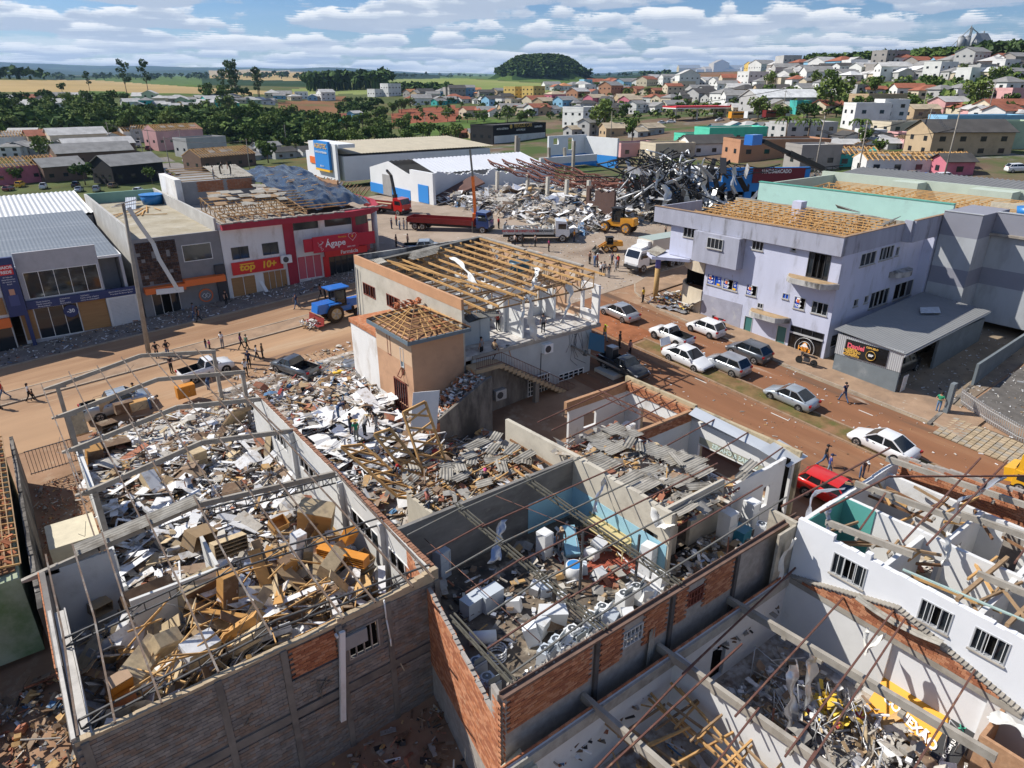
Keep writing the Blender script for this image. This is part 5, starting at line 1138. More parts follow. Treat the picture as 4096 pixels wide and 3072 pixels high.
FURN=[(k7(735,390),1.1,(2.6,.5,.5),(0,0,-1.0),co,co,3,0,'orange lacquered tall cupboard lying across the middle of the furniture heap','cupboard'),(k7(590,330),.9,(.7,.5,.6),(.2,.1,.4),cp,cp,2,0,'small open orange brown drawer case beside the long orange cupboard','drawer case'),(k7(750,260),1.2,(.6,.45,.9),(.5,.1,.2),co,co,1,1,'stubby orange cabinet tipped up at the end of the long orange cupboard','cabinet'),(k7(550,110),.6,(1.7,.9,2.3),(.45,.25,-.6),ct,cp,0,2,'largest pale wardrobe tipped over against the white side wall','wardrobe'),(k7(640,430),.7,(1.3,.7,1.1),(.5,-.2,.6),ct,ct,1,2,'square pale wood cabinet on its back right of the orange cupboard','cabinet'),(k7(880,420),.6,(1.0,.6,.8),(-1.2,0,.3),DEB[4],ct,0,0,'empty open carton coloured cabinet by the white wall, seen from its open side','cabinet'),(k7(445,360),.4,(.6,.5,1.7),(.1,.1,.3),cw,cw,0,1,'tall narrow white cabinet standing in the wreck left of the pale cabinets','cabinet'),(k7(520,370),.5,(.6,.4,.9),(.3,.2,-.4),ct,ct,0,1,'beige bedside cabinet leaning behind the tall white one','cabinet'),(k7(405,470),.2,(.7,.5,1.2),(.1,-.1,.2),cbk,cp,1,1,'dark brown upright cabinet with orange top nearest the tall white one','cabinet'),(k7(350,165),.0,(.9,.5,.7),(-1.1,0,.2),cp,cp,0,0,'open brown box frame lying alone on the bare floor','box'),(k7(30,310),.1,(1.7,.6,.8),(-.2,.1,.15),ct,cp,3,0,'pale chest with open orange drawer fronts on the bare floor behind the lattice truss','chest of drawers'),(k6(1220,260),.0,(1.4,.9,.9),(.2,.3,.5),DEB[4],DEB[4],0,0,'brown torn armchair carcass beside the pale chest','armchair'),(k6(1205,600),.6,(1.7,.8,1.2),(.35,.1,.35),ct,cbk,0,2,'pale double cabinet with brown side in the middle of the heap','cabinet'),(k6(1400,620),.5,(.7,.6,1.9),(.15,.1,.2),cp,cbk,2,1,'tall brown shelf cabinet right of the pale double cabinet','shelf cabinet'),(k6(890,600),.6,(2.0,.6,1.2),(.7,.1,.2),cbk,cbk,1,2,'wide dark brown sideboard under the battens near the white inner wall','sideboard'),(k6(620,680),.5,(.8,.6,.5),(.1,.1,.4),DEB[4],DEB[4],0,0,'taped brown cardboard carton near the left wall of the store','carton'),(k6(860,1060),.8,(2.3,.9,.7),(.5,.15,.95),ct,ct,0,2,'long pale yellow wardrobe lying slantwise in the left of the heap','wardrobe'),(k6(980,930),.9,(1.0,.6,1.0),(.6,.3,.4),ct,ct,0,1,'pale square cabinet leaning on the long yellow wardrobe','cabinet'),(k6(745,1200),.7,(.8,.5,1.1),(.3,0,.25),M('d_peach',(.50,.34,.22),.8,.08,2),co,0,1,'peach coloured box with rust orange front in the near left corner','box'),(k6(780,1310),.3,(.85,.5,.9),(-.1,0,.25),co,M('rust_front',(.36,.13,.05),.7,.1,2),0,1,'rust orange cabinet standing in the dark near left corner','cabinet'),(k6(1230,970),1.0,(1.3,.8,.8),(.3,.1,.3),cw,ct,0,2,'white sided carton cabinet with tan striped lid in the front of the heap','cabinet'),(k6(1380,800),.7,(.5,.35,2.2),(.9,0,.8),cp,cp,4,0,'narrow wooden shelf column leaning across the heap','bookshelf'),(k6(1440,880),.8,(.7,.4,1.8),(.9,0,.75),ct,ct,3,0,'pale shelf column leaning parallel to the wooden one','bookshelf'),(k1(1590,1110),-1.0,(.9,.8,1.3),(.05,.05,.3),ct,ct,0,1,'upright beige wardrobe alone among the white sheets in mid store','wardrobe'),(k1(1280,1330),-1.0,(.8,.6,1.9),(-.9,.1,.3),ct,cw,1,1,'pale green grey cupboard lying below the man in the white shirt','cupboard'),(k1(1262,1150),-1.0,(.7,.6,.9),(.05,0,.2),cbk,cp,1,1,'small dark brown cabinet left of the upright beige wardrobe','cabinet'),(k1(630,830),-.8,(1.0,.8,1.8),(-.5,.1,.2),ct,ct,0,1,'beige fridge sized cupboard tipped back by the left columns','cupboard'),(k1(880,650),-1.0,(1.6,.7,.9),(0,.05,.15),ct,ct,0,2,'pale sideboard by the pickup, left of three in a row','sideboard'),(k1(1000,680),-1.0,(1.3,.6,.8),(0,.02,.12),cbk,cbk,1,1,'dark sideboard with pale top, middle of the row by the pickup','sideboard'),(k1(1120,660),-1.0,(1.3,.6,.7),(0,0,.1),cp,ct,1,1,'tan sideboard beside the man picking things from the floor','sideboard'),(k1(1495,550),-1.0,(1.4,.6,1.0),(.05,0,.1),co,co,2,3,'orange chest of drawers near the white pickup','chest of drawers'),(k1(1850,740),-.7,(1.6,.15,1.8),(.7,.2,.4),DEB[4],ct,0,1,'big tan board panel propped up at the right of the store','panel'),(k1(860,830),-1.0,(1.2,.8,.6),(.1,.1,.4),cbk,cbk,1,0,'open dark drawer case beside the round wicker chair','drawer case'),(k1(2170,1000),-.6,(.7,.6,1.6),(.1,.2,.3),ct,cp,2,0,'brown and pale bookcase against the right wall of mid store','bookcase'),(k1(900,1010),-1.0,(2.2,.9,.8),(.1,.1,.2),cbk,cbk,0,0,'black brown sofa back lying under the second portal beam','sofa'),(k1(750,1080),-1.0,(.9,.7,1.5),(.3,.1,.1),cp,cbk,1,1,'reddish brown wardrobe in the shadow of the left wall','wardrobe')]
for p,z,sz,rot,ca,fa,sh,dr,lab,cat in FURN:
 c=at(*p,z+sz[2]*.35);cab(cat.replace(' ','_'),lab,cat,(c.x,c.y,z+(.35 if c.y<30 else .1)),sz,rot,ca,fa,sh,dr)
for i in range(52):
 x,y=R.uniform(.5,9.3),R.uniform(22.3,28.6);a=R.gauss(.2,.6);l=R.uniform(.5,1.6);z=R.uniform(.9,2.3)
 q=MB();q.beam((x-l*math.cos(a),y-l*math.sin(a),z+R.uniform(-.4,.4)),(x+l*math.cos(a),y+l*math.sin(a),z+R.uniform(-.4,.4)),.045,.075)
 single('broken_batten',q,m_wood,'pine batten fallen across the furniture heap','batten','pine battens fallen on the furniture')
for i in range(70):
 x,y=R.uniform(-1,10.6),R.uniform(21.5,46)if i%3 else R.uniform(29,37);x=max(x,1.3)if y>29 else x;a=R.gauss(.3,.8);l=R.uniform(.7,1.4);z=(.9 if y<30 else-.6)+R.random()*.5
 q=MB();q.obb((x,y,z),(l*2,R.uniform(.3,.45),.02),erot(R.gauss(0,.2),R.gauss(0,.25),a));single('ceiling_panel',q,DEB[0],'long white ceiling panel lying in the roofless furniture store','ceiling panel','white ceiling panels in the furniture store')
for i in range(46):
 x,y=R.uniform(.2,9.8),R.uniform(22.0,29.2);q=MB();q.obb((x,y,.75+R.random()*.8),(R.uniform(1.3,2.2),R.uniform(.4,.7),.035),erot(R.gauss(0,.7),R.gauss(.2,.6),R.gauss(-.7,.7)));single('loose_board',q,(ct,DEB[3],DEB[4],cw,ct,cp)[i%6],'loose cupboard side board tilted in the furniture heap','board','loose boards in the furniture heap')

# ------------------------------------------------------------------ appliance repair shop
def appliance_shop():
 t=thing('repair_shop','roofless appliance repair shop with grey back wall, orange brick front wall and thin roof steels','workshop ruin',(16.5,18.6,-1),world=True)
 mb=MB();wall(mb,'x',11.46,22.3,23.8,24.0,-2.5,3.5);part('rear_wall',mb,m_blockwall if False else M('grey_rendered_block',(.20,.19,.175),.95,.15,1.0,.08,stain=[((.14,.13,.12),.55,.12,.5),((.27,.25,.22),.64,.08,1.2)],stretch=(1,1,2.5)),t)
 bl=M('sky_blue_dado',(.30,.52,.62),.8,.08,1,.02);mb=MB();mb.box(19.0,23.77,0,22.28,23.795,1.87);mb.box(22.075,17.0,0,22.095,23.76,1.87);part('painted_dado',mb,bl,t)
 crm=M('cream_inner_render',(.50,.46,.38),.9,.1,.9,.04,stain=[((.38,.34,.28),.62,.1,.6)])
 mb=MB();wall(mb,'y',16.9,23.8,22.1,22.35,-2,3.7,[(17.6,18.5,0,2.1)],top=rough(2,3.7,.15,.8));wall(mb,'x',22.4,27.5,17.9,18.1,-2,3.1,[(24,25,0,2.1)]);part('inner_wall',mb,crm,t)
 mb=MB();mb.box(11.46,13.7,-.25,30,23.78,0.0);part('floor_slab',mb,M('dirty_shaded_floor',(.17,.135,.10),.95,.35,2,.3,stain=[((.05,.045,.04),.56,.12,.35),((.36,.31,.24),.62,.08,.7)]),t)  # floor colour holds the room's shadows as well as dirt
 q=MB()
 for i in range(9):
  for j in range(10):q.box(18.8+i*.36,18.2+j*.36,.002,19.13+i*.36,18.53+j*.36,.02)
 b=part('floor_tile',q,M('red_floor_tile',(.33,.085,.05),.7,.2,3),t);b['kind']='stuff'
 mb=MB();fo=[(15.5,16.6,2.05,2.85),(19.3,20.3,2.05,2.85)];wall(mb,'x',9.8,27,13.52,13.7,-3.2,3.4,fo);part('front_wall',mb,m_mortar,t)
 for a,b in((9.95,13.95),(14.2,15.5),(16.6,18.15),(18.4,19.3),(20.3,22.4)):brick_panel(t,a,b,13.5,1.6,3.35,.29,.125,cap=95)
 for x in(14.08,18.27,22.5):q=MB();q.box(x-.1,13.4,-1,x+.1,13.515,3.35);part('post',q,M('dark_concrete_post',(.09,.08,.075),.95,.2,2),t)
 for o in fo:window(t,'x',13.5,-1,*o,m_rustfr if o[0]>17 else m_alu,5,1,open_=(0,1,2,3))
 q=MB();q.box(9.7,13.35,3.41,27,13.55,3.5);q.box(9.7,13.56,3.41,27,13.6,3.62);part('wall_gutter',q,M('rust_edge',(.16,.10,.075),.8,.25,2),t)
 q=MB()
 for i in range(60):x=R.uniform(10,14 if i<40 else 24);q.obb((x,13.65+R.uniform(-.05,.1),3.5),(R.uniform(.05,.2),.12,.1),erot(R.random(),R.random(),R.random()))
 b=part('loose_mortar',q,m_conc,t);b['kind']='stuff'
 d=Vector((9.75-11.5,13.6-23.6,0)).normalized();n=Vector((-d.y,d.x,0))*-1
 mb=MB();o=Vector((11.5,23.6,0));seg=40
 tp=lambda f:(3.3-1.2*f)+.1*mnoise.noise(Vector((f*14,3,1)))if f<.96 else 3.4
 for i in range(seg):p,q_=o+d*(10.1*i/seg),o+d*(10.1*(i+1)/seg);h=tp((i+.5)/seg);mb.beam((p.x,p.y,(h-3.4)/2),(q_.x,q_.y,(h-3.4)/2),.16,h+3.4)
 part('left_wall',mb,m_mortar,t)
 q=MB();bm=[m_brick,_M['orange_brick_dark'],_M['orange_brick_pale']]
 for j in range(34):
  for i in range(34):
   s=i*.3+(j%2)*.15;z=-1.3+j*.13
   if z+.13<tp(s/10.1):c=o+d*(s+.15)-n*-.085+Vector((0,0,z+.065));q.obb(c,(.285,.035,.118),Matrix(((d.x,n.x,0),(d.y,n.y,0),(0,0,1))),R.randrange(3));c2=o+d*(s+.15)-n*.085+Vector((0,0,z+.065));q.obb(c2,(.285,.035,.118),Matrix(((d.x,n.x,0),(d.y,n.y,0),(0,0,1))),R.randrange(3))
 b=part('brickwork',q,bm,t);b['kind']='stuff'
 tm=M('olive_steel',(.10,.094,.075),.6,.2,3,.03)
 for x,y0,y1 in((10.35,13.6,17.5),(14.55,13.5,23.7),(18.7,13.5,23.7)):
  q=MB()
  for s in(-.09,.09):q.beam((x+s,y0,3.62),(x+s,y1,3.72),.05,.07)
  q.beam((x,y0,3.3),(x,y1,3.4),.05,.06);nn=int((y1-y0)/.45)
  for i in range(nn):y=_lerp(y0,y1,i/nn);y2=_lerp(y0,y1,(i+1)/nn);q.beam((x,y,3.62 if i%2 else 3.32),(x,y2,3.32 if i%2 else 3.62),.04,.04)
  part('lattice_truss',q,tm,t)
 for i,y in enumerate((14.2,15.6,17.0,18.5,20.0,21.5,23.2)):
  q=MB();q.beam((11.4-(i<2)*1.0,y-.35,3.76),(14.6,y,3.78),.06,.06);q.beam((14.4,y-.15,3.79),(27.5 if i<4 else 23.5,y+R.uniform(-.1,.25),3.83),.06,.06);part('purlin',q,m_steelbrown if i%2 else m_steelgrey,t)
 for x,y in((18.0,18.6),(19.9,16.9)):q=MB();q.beam((x,y,0),(x+.15,y+.1,3.4),.09,.09,up=(0,1,0));part('prop',q,m_darkfr,t)
 for a,b in(((12.7,23.7,2.5),(12.2,14.5,3.6)),((16.8,23.7,3.3),(19.6,16.4,2.9))):q=MB();q.tube(a,b,.02,5);part('sag_rod',q,m_steelbrown,t)
 q=MB();q.box(22.02,19.2,.9,22.07,22.3,1.0)
 for z in(.6,.95):q.box(21.3,19.0,z,21.9,22.0,z+.04)
 for y in(19.05,20.5,21.9):q.box(21.3,y,0,21.35,y+.06,1.1);q.box(21.85,y,0,21.9,y+.06,1.1)
 part('work_bench',q,M('yellowed_shelf',(.55,.45,.22),.7,.1,2),t)
 q=MB();q.box(11.9,13.8,-1.6,14.6,16.2,-.3);
 return t
appliance_shop()
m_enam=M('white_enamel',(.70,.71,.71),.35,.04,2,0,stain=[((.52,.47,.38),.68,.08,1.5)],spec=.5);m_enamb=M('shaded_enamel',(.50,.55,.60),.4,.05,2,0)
def washer(label,loc,rz,tilt=(0,0),lid=True,mat=None):
 t=thing('washing_machine',label,'washing machine',loc,0,'washing machines in the repair shop');t.rotation_euler=(*tilt,rz);mat=mat or m_enam
 q=MB();q.box(-.3,-.31,0,.3,.31,.86);q.build('cabinet',mat,t)
 q=MB();q.slab([(-.3,.16,.87),(.3,.16,.87),(.3,.31,1.02),(-.3,.31,1.02)],-.04);q.box(-.3,.2,.862,.3,.31,.95);q.build('control_panel',mat,t)
 q=MB();q.tube((0,-.07,.862),(0,-.07,.90),.25,20,0);r=q.build('lid_ring',mat,t);q=MB();q.tube((0,-.07,.90),(0,-.07,.905),.19,20,0);q.build('drum_opening',plain('drum',(.10,.11,.12),.3,.5),r);q=MB();q.tube((0,-.07,.905),(0,-.07,.93),.05,10);q.build('agitator',mat,r)
 if lid:q=MB();q.slab([(-.27,.17,.93),(.27,.17,.93),(.27,.25,1.38),(-.27,.25,1.38)],.02);q.build('lid',plain('lid_glass',(.35,.4,.42),.2),t)
WPOS=[(d,z)for d,z in((m1(1550,1540),.8),(m1(1640,1480),.8),(m1(1810,1370),.8),(m1(1920,1310),.8),(m1(2090,1210),.8),(m2(920,770),.8),(m2(1015,700),.8),(m2(1095,765),.8),(m2(1180,690),.8),(m2(400,860),.6),(m2(470,990),.6),(m2(500,1040),.5),(m3(1350,1480),.8),(m2(1130,620),.8),(m2(1230,640),.8))]
WLAB=['white top loader with round glass lid, left of the pair by the brick front wall','white top loader with wide chrome ring, right of the pair by the front wall','cream washing machine with open tub beside the dark prop','white washing machine with black opening next to the cream one','white top loader nearest the right end of the brick front wall','grey white washer in the shadow beside the dark pit','washer with open lid between the pit and the pair of top loaders','washer with drum showing nearest the orange brick stump','washer carrying a blue drum next to the orange brick stump','washer just behind the broken left brick wall, farthest from the street corner','washer with black door behind the sunlit left brick wall','washer half hidden at the low end of the left brick wall','white washer beside the fridges in the right hand room','washer under the end of the long lattice truss','washer with purple ringed lid under the lattice truss']
for i,(pz,lab)in enumerate(zip(WPOS,WLAB)):
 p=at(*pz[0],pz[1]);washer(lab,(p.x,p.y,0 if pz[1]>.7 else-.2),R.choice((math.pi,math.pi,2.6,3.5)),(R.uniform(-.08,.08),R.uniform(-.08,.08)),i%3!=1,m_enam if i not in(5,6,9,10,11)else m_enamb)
def fridge(label,p,size,rot=(0,0,0),mat=None,cat='fridge',z=0):
 t=thing(cat.replace(' ','_'),label,cat,(p.x,p.y,z));t.rotation_euler=rot;w,d,h=size;mat=mat or m_enam
 q=MB();q.box(-w/2,-d/2,.04,w/2,d/2,h);q.build('body',mat,t)
 if cat=='freezer':q=MB();q.box(-w/2-.01,-d/2-.02,h+.003,w/2+.01,d/2,h+.07);q.build('lid',mat,t)
 else:
  for a,b in((.06,h*.62),(h*.635,h-.02)):q=MB();q.box(-w/2,-d/2-.05,a,w/2,-d/2-.004,b);dd=q.build('door',mat,t);q=MB();q.box(w/2-.1,-d/2-.08,a+.1,w/2-.07,-d/2-.051,b-.1);q.build('handle',m_alu,dd)
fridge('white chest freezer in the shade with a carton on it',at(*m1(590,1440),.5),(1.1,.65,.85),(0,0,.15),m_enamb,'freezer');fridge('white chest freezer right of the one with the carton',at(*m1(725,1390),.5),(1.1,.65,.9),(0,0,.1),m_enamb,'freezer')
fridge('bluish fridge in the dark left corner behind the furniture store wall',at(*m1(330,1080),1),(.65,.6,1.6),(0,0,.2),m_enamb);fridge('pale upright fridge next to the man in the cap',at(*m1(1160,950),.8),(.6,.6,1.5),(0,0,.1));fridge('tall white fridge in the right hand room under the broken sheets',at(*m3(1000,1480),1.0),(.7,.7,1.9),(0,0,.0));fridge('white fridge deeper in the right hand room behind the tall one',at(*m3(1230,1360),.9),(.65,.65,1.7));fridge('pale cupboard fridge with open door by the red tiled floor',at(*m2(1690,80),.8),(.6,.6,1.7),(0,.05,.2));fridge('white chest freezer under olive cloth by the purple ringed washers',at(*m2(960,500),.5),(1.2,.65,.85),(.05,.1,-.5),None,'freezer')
fridge('sky blue fridge lying on its back near the man in the cap',at(*m1(1390,1010),.5),(.75,.7,1.7),(-1.1,0,-.5),M('sky_blue_enamel',(.28,.50,.60),.4,.05,2));fridge('teal washing tank in the right hand room beside the white washer',at(*m3(1130,1590),.4),(.8,.8,.9),(0,0,.1),plain('teal_enamel',(.02,.15,.22),.4),'freezer')
rubble('workshop_debris',620,(12.4,21.5,14.5,23.1),lambda x,y,r:.02+.45*r.random()**2,(5,5,1,3,1,1,5,6,0,2,1,3,0,0),(.1,1.1),.3,8,(3,5,2,1))
rubble('workshop_debris',420,(22.5,28,14,17.6),lambda x,y,r:.02+.5*r.random()**2,(4,4,2,2,1,2,5,2,0,1,1,1,0,0),(.2,1.2),.3,9)
for i in range(22):
 x,y=R.uniform(12.3,21.3),R.uniform(14.4,20.5);w,d,h=R.uniform(.4,.75),R.uniform(.4,.65),R.uniform(.4,.9);q=MB();q.obb((x,y,h*.5+.05),(w,d,h),erot(R.gauss(0,.25),R.gauss(0,.25),R.random()*3));single('appliance_casing',q,m_enam if i%3 else m_enamb,'stripped white appliance casing on the repair shop floor','appliance casing','stripped casings on the repair shop floor')
for p,lab,sz in((m2(440,670),'white drum tub lying on its side on the dark floor',.3),(m1(1400,1190),'white drum with blue inside standing beside a dark prop',.42),(m2(545,780),'coil of pale hose rings beside the lying drum',.25)):
 c=at(*p,.3);q=MB()
 if 'coil' in lab:
  for k in range(4):
   for a in range(14):a0,a1=a*math.pi/7,(a+1)*math.pi/7;q.tube((c.x+.4*math.cos(a0)+k*.05,c.y+.4*math.sin(a0)+k*.06,.06+k*.07),(c.x+.4*math.cos(a1)+k*.05,c.y+.4*math.sin(a1)+k*.06,.06+k*.07),.035,5)
 elif 'lying' in lab:q.tube((c.x-.5,c.y+.3,sz+.02),(c.x+.5,c.y-.3,sz+.02),sz,18)
 else:q.tube((c.x,c.y,.01),(c.x,c.y,.8),sz,18,0);q.tube((c.x,c.y,.8),(c.x,c.y,.82),sz*.85,18,1)
 single('drum',q,[m_enam,plain('drum_blue',(.03,.2,.5),.4)],lab,'drum')

# ------------------------------------------------------------------ key and copy shop, annex, white house, mural shop, bottom shop
m_inner=M('white_inner_wall',(.66,.66,.65),.85,.05,.9,.03,stain=[((.50,.48,.45),.66,.1,.7)],spec=.12)
m_rb=M('raw_brick_wall',(.44,.26,.15),.9,.2,6,.1)
def copy_shop():
 t=thing('key_copy_shop','two roomed key and copy shop without roof, red oxide roof steels and broken sheets','shop ruin',(30,24,-1),world=True)
 ops=[(18.9,24.6,-1.5,.75),(26.6,30.0,-1.5,.9)]
 mb=MB();wall(mb,'y',17.9,31.6,34.1,34.35,-2.2,1.7,ops);wall(mb,'x',28.6,34.1,25.4,25.6,-1.5,1.6);wall(mb,'x',28.6,34.1,31.4,31.6,-1.6,1.6,[(30,31.2,-.2,.9)]);wall(mb,'x',28.3,33.2,17.85,18.05,-1.8,2.45,[(31.3,31.9,-.2,1.2)],top=rough(7,2.45,.1,.7));wall(mb,'y',18.05,25.4,28.4,28.6,-1.6,2.2,[(23,24.2,-1.5,.7)]);part('inner_wall',mb,m_inner,t)
 mb=MB();wall(mb,'y',17.7,31.8,34.36,34.6,-2.2,2.55,ops,top=lambda s:2.5+(.12 if s>25.4 else 0));part('parapet',mb,M('ochre_mould_parapet',(.46,.38,.25),.95,.15,1,.06,stain=[((.16,.14,.10),.57,.1,.7)]),t)
 mb=MB();mb.box(28.6,25.38,1.6,34.1,25.62,2.35);mb.box(34.08,25.6,1.7,34.34,31.4,2.4);mb.box(28.3,31.36,1.6,34.1,31.64,2.3);b=part('brick_course',mb,m_rb,t)
 brick_panel(t,25.7,31.3,34.06,1.72,2.4,.28,.12,'y',cap=120);brick_panel(t,28.7,34.0,25.36,1.62,2.33,.28,.12,cap=120)
 mb=MB();mb.box(33.2,17.8,-2,33.6,18.1,2.3);part('blackened_post',mb,m_void,t)
 mb=MB();mb.box(28.6,18.05,-1.75,34.1,31.4,-1.5);part('floor_slab',mb,M('rubble_grey_floor',(.36,.35,.34),.95,.2,2,.2,stain=[((.10,.1,.1),.56,.1,1.5)]),t)
 q=MB();q.slab([(33.5,25.2,2.3),(33.5,18.2,1.95),(34.2,18.2,2.2),(34.2,25.2,2.6)],-.04);q.slab([(33.2,19.6,2.2),(33.1,17.6,2.0),(34.9,17.5,2.15),(34.8,19.4,2.5)],-.03);part('loose_flashing',q,m_metalroof,t)
 q=MB();q.box(34.12,18.95,.25,34.16,24.55,.74);w=part('transom',q,M('dusty_green_transom',(.36,.36,.28),.3,.1,2),t);q=MB();q.box(34.1,18.9,.16,34.2,24.6,.24);sub('transom_rail',q,m_whitefr,w,t)
 lettering('CÓPIAS & CHAVES',.42,plain('pale_letters',(.62,.75,.70),.5),w,(34.105,21.8,.49),(0,1,0),(0,0,1),.012,.012)
 for i,y in enumerate((18.6,21.0,23.4)):purlin(t,(27.6,y-.5,2.35+i*.05),(34.2,y+.15,2.45),.06,.07,m_steelbrown)
 for i,y in enumerate((26.8,28.2,29.6,31.0)):purlin(t,(24.8,y-.8,2.35),(34.2,y+.1,2.55),.06,.07,m_steelbrown)
 for x in(28.5,31.2):
  q=MB();y0,y1=(17.9,25.4)if x<29 else(25.5,31.3);q.beam((x,y0,2.5),(x,y1,2.5),.06,.08);q.beam((x,y0,2.15),(x,y1,2.15),.06,.06)
  for i in range(10):a,b=_lerp(y0,y1,i/10),_lerp(y0,y1,(i+1)/10);q.beam((x,a,2.5 if i%2 else 2.15),(x,b,2.15 if i%2 else 2.5),.03,.03)
  part('lattice_truss',q,m_steelbrown,t)
 for i in range(8):q=MB();a,b=26+i*.6,26+(i+1)*.6;q.beam((33.9,a,2.3 if i%2 else 1.9),(33.9,b,1.9 if i%2 else 2.3),.04,.04);part('edge_bracing',q,m_steelbrown,t)
 for i in range(9):y=17.4+i*1.1;purlin(t,(23.0,y-.2,2.55),(28.3,y+.1,2.5),.07,.1,m_wood if i%2 else m_rustfr,'roof_batten')
 rr=random.Random(5)
 for j in range(3):
  for i in range(10):
   if rr.random()<.2 or(j==0 and i>7)or(j==2 and i<2):continue
   q=MB();y=17.2+i*.9+rr.uniform(-.1,.1);x=23.0+j*1.8+rr.uniform(-.2,.2);z=2.72+.05*j+rr.uniform(-.05,.15)
   q.corr((x,y+.95,z),(rr.uniform(-.1,.1),-.95,rr.uniform(-.12,.1)),(1.75+rr.uniform(-.2,.3),rr.uniform(-.15,.1),rr.uniform(-.15,.15)),.18,.03,jag=.12,rows=2,sag=rr.uniform(0,.08),rnd=rr);part('fibre_cement_sheet',q,m_fibro,t)
 for k,(x,y,z,a)in enumerate(((26.4,22.6,3.0,.8),(25.9,23.2,3.1,.5),(27.2,20.2,2.95,1.2),(25.4,18.6,2.9,-.4),(28.6,17.6,2.7,.2),(29.4,17.9,2.75,.15))):
  q=MB();q.corr((x,y,z),(-.5*math.sin(a),.5*math.cos(a),.1),(1.5*math.cos(a),1.5*math.sin(a),.12*(k%3-1)),.18,.03,jag=.1);part('broken_sheet',q,m_fibro,t)
 return t
copy_shop()
rubble('shop_debris',260,(28.8,34,18.2,25.2),lambda x,y,r:-1.48+.1*r.random(),(5,5,1,1,0,1,2,5,1,0,0,0,0,0),(.06,.4),.2,20);rubble('shop_debris',300,(28.8,34,25.8,31.2),lambda x,y,r:-1.46+.5*r.random()**2,(5,4,4,2,2,3,2,1,0,0,1,1,0,0),(.15,1.4),.3,21)
rubble('roof_debris',520,(22.8,28.2,17.2,27),lambda x,y,r:2.45+.25*r.random(),(2,3,4,3,0,3,10,1,0,0,1,1,0,0),(.12,1.2),.25,22)
fridge('white fridge standing in the roofless front room of the copy shop',Vector((32.6,29.6,0)),(.8,.7,1.6),(0,.05,.3),None,'fridge',-1.5)
def annex():
 t=thing('annex_ruin','low ruined annex heaped with broken fibre cement and brown roof timbers','ruin',(18,27,-1),world=True)
 mb=MB();wall(mb,'x',15.2,23,24.9,25.05,-2.5,1.0);wall(mb,'y',25.05,30.2,15.2,15.4,-2.5,.9,[(26,27.4,-1.4,.4)],top=rough(1,.9,.2));wall(mb,'y',24,31.5,23.2,23.45,-2,2.9,top=lambda s:2.9-(s-24)*.05);wall(mb,'x',15.4,23,30.2,30.4,-2,.7,top=rough(5,.6,.3));part('wall',mb,_M['cream_inner_render'],t)
 for i in range(12):x=15.6+i*.65;purlin(t,(x,25,1.15+i*.05),(x+R.uniform(-.6,.6),30.6,.9+i*.06+R.uniform(-.2,.2)),.09,.12,m_wood3 if i%2 else m_wood,'rafter')
 for i in range(9):y=25.2+i*.6;purlin(t,(15.2+R.random()*2,y,1.2),(23-R.random()*3,y+R.uniform(-.5,.5),1.65+R.uniform(-.3,.2)),.06,.08,m_wood3 if i%3 else m_wood,'roof_batten')
 rr=random.Random(8)
 for i in range(34):q=MB();x,y=rr.uniform(15,22),rr.uniform(27,31);a=rr.gauss(.5,.5);q.corr((x,y,1.3+rr.random()*.5),(-.6*math.sin(a),.6*math.cos(a),.1),(rr.uniform(.8,1.9)*math.cos(a),rr.uniform(.8,1.6)*math.sin(a),rr.uniform(-.2,.2)),.18,.03,jag=.12,rnd=rr);part('broken_sheet',q,m_fibro,t)
annex()
rubble('roof_debris',800,(15.4,22.6,25.4,31.2),lambda x,y,r:.9+.5*r.random(),(2,3,3,4,0,3,12,1,0,0,1,1,0,0),(.12,1.3),.3,23)
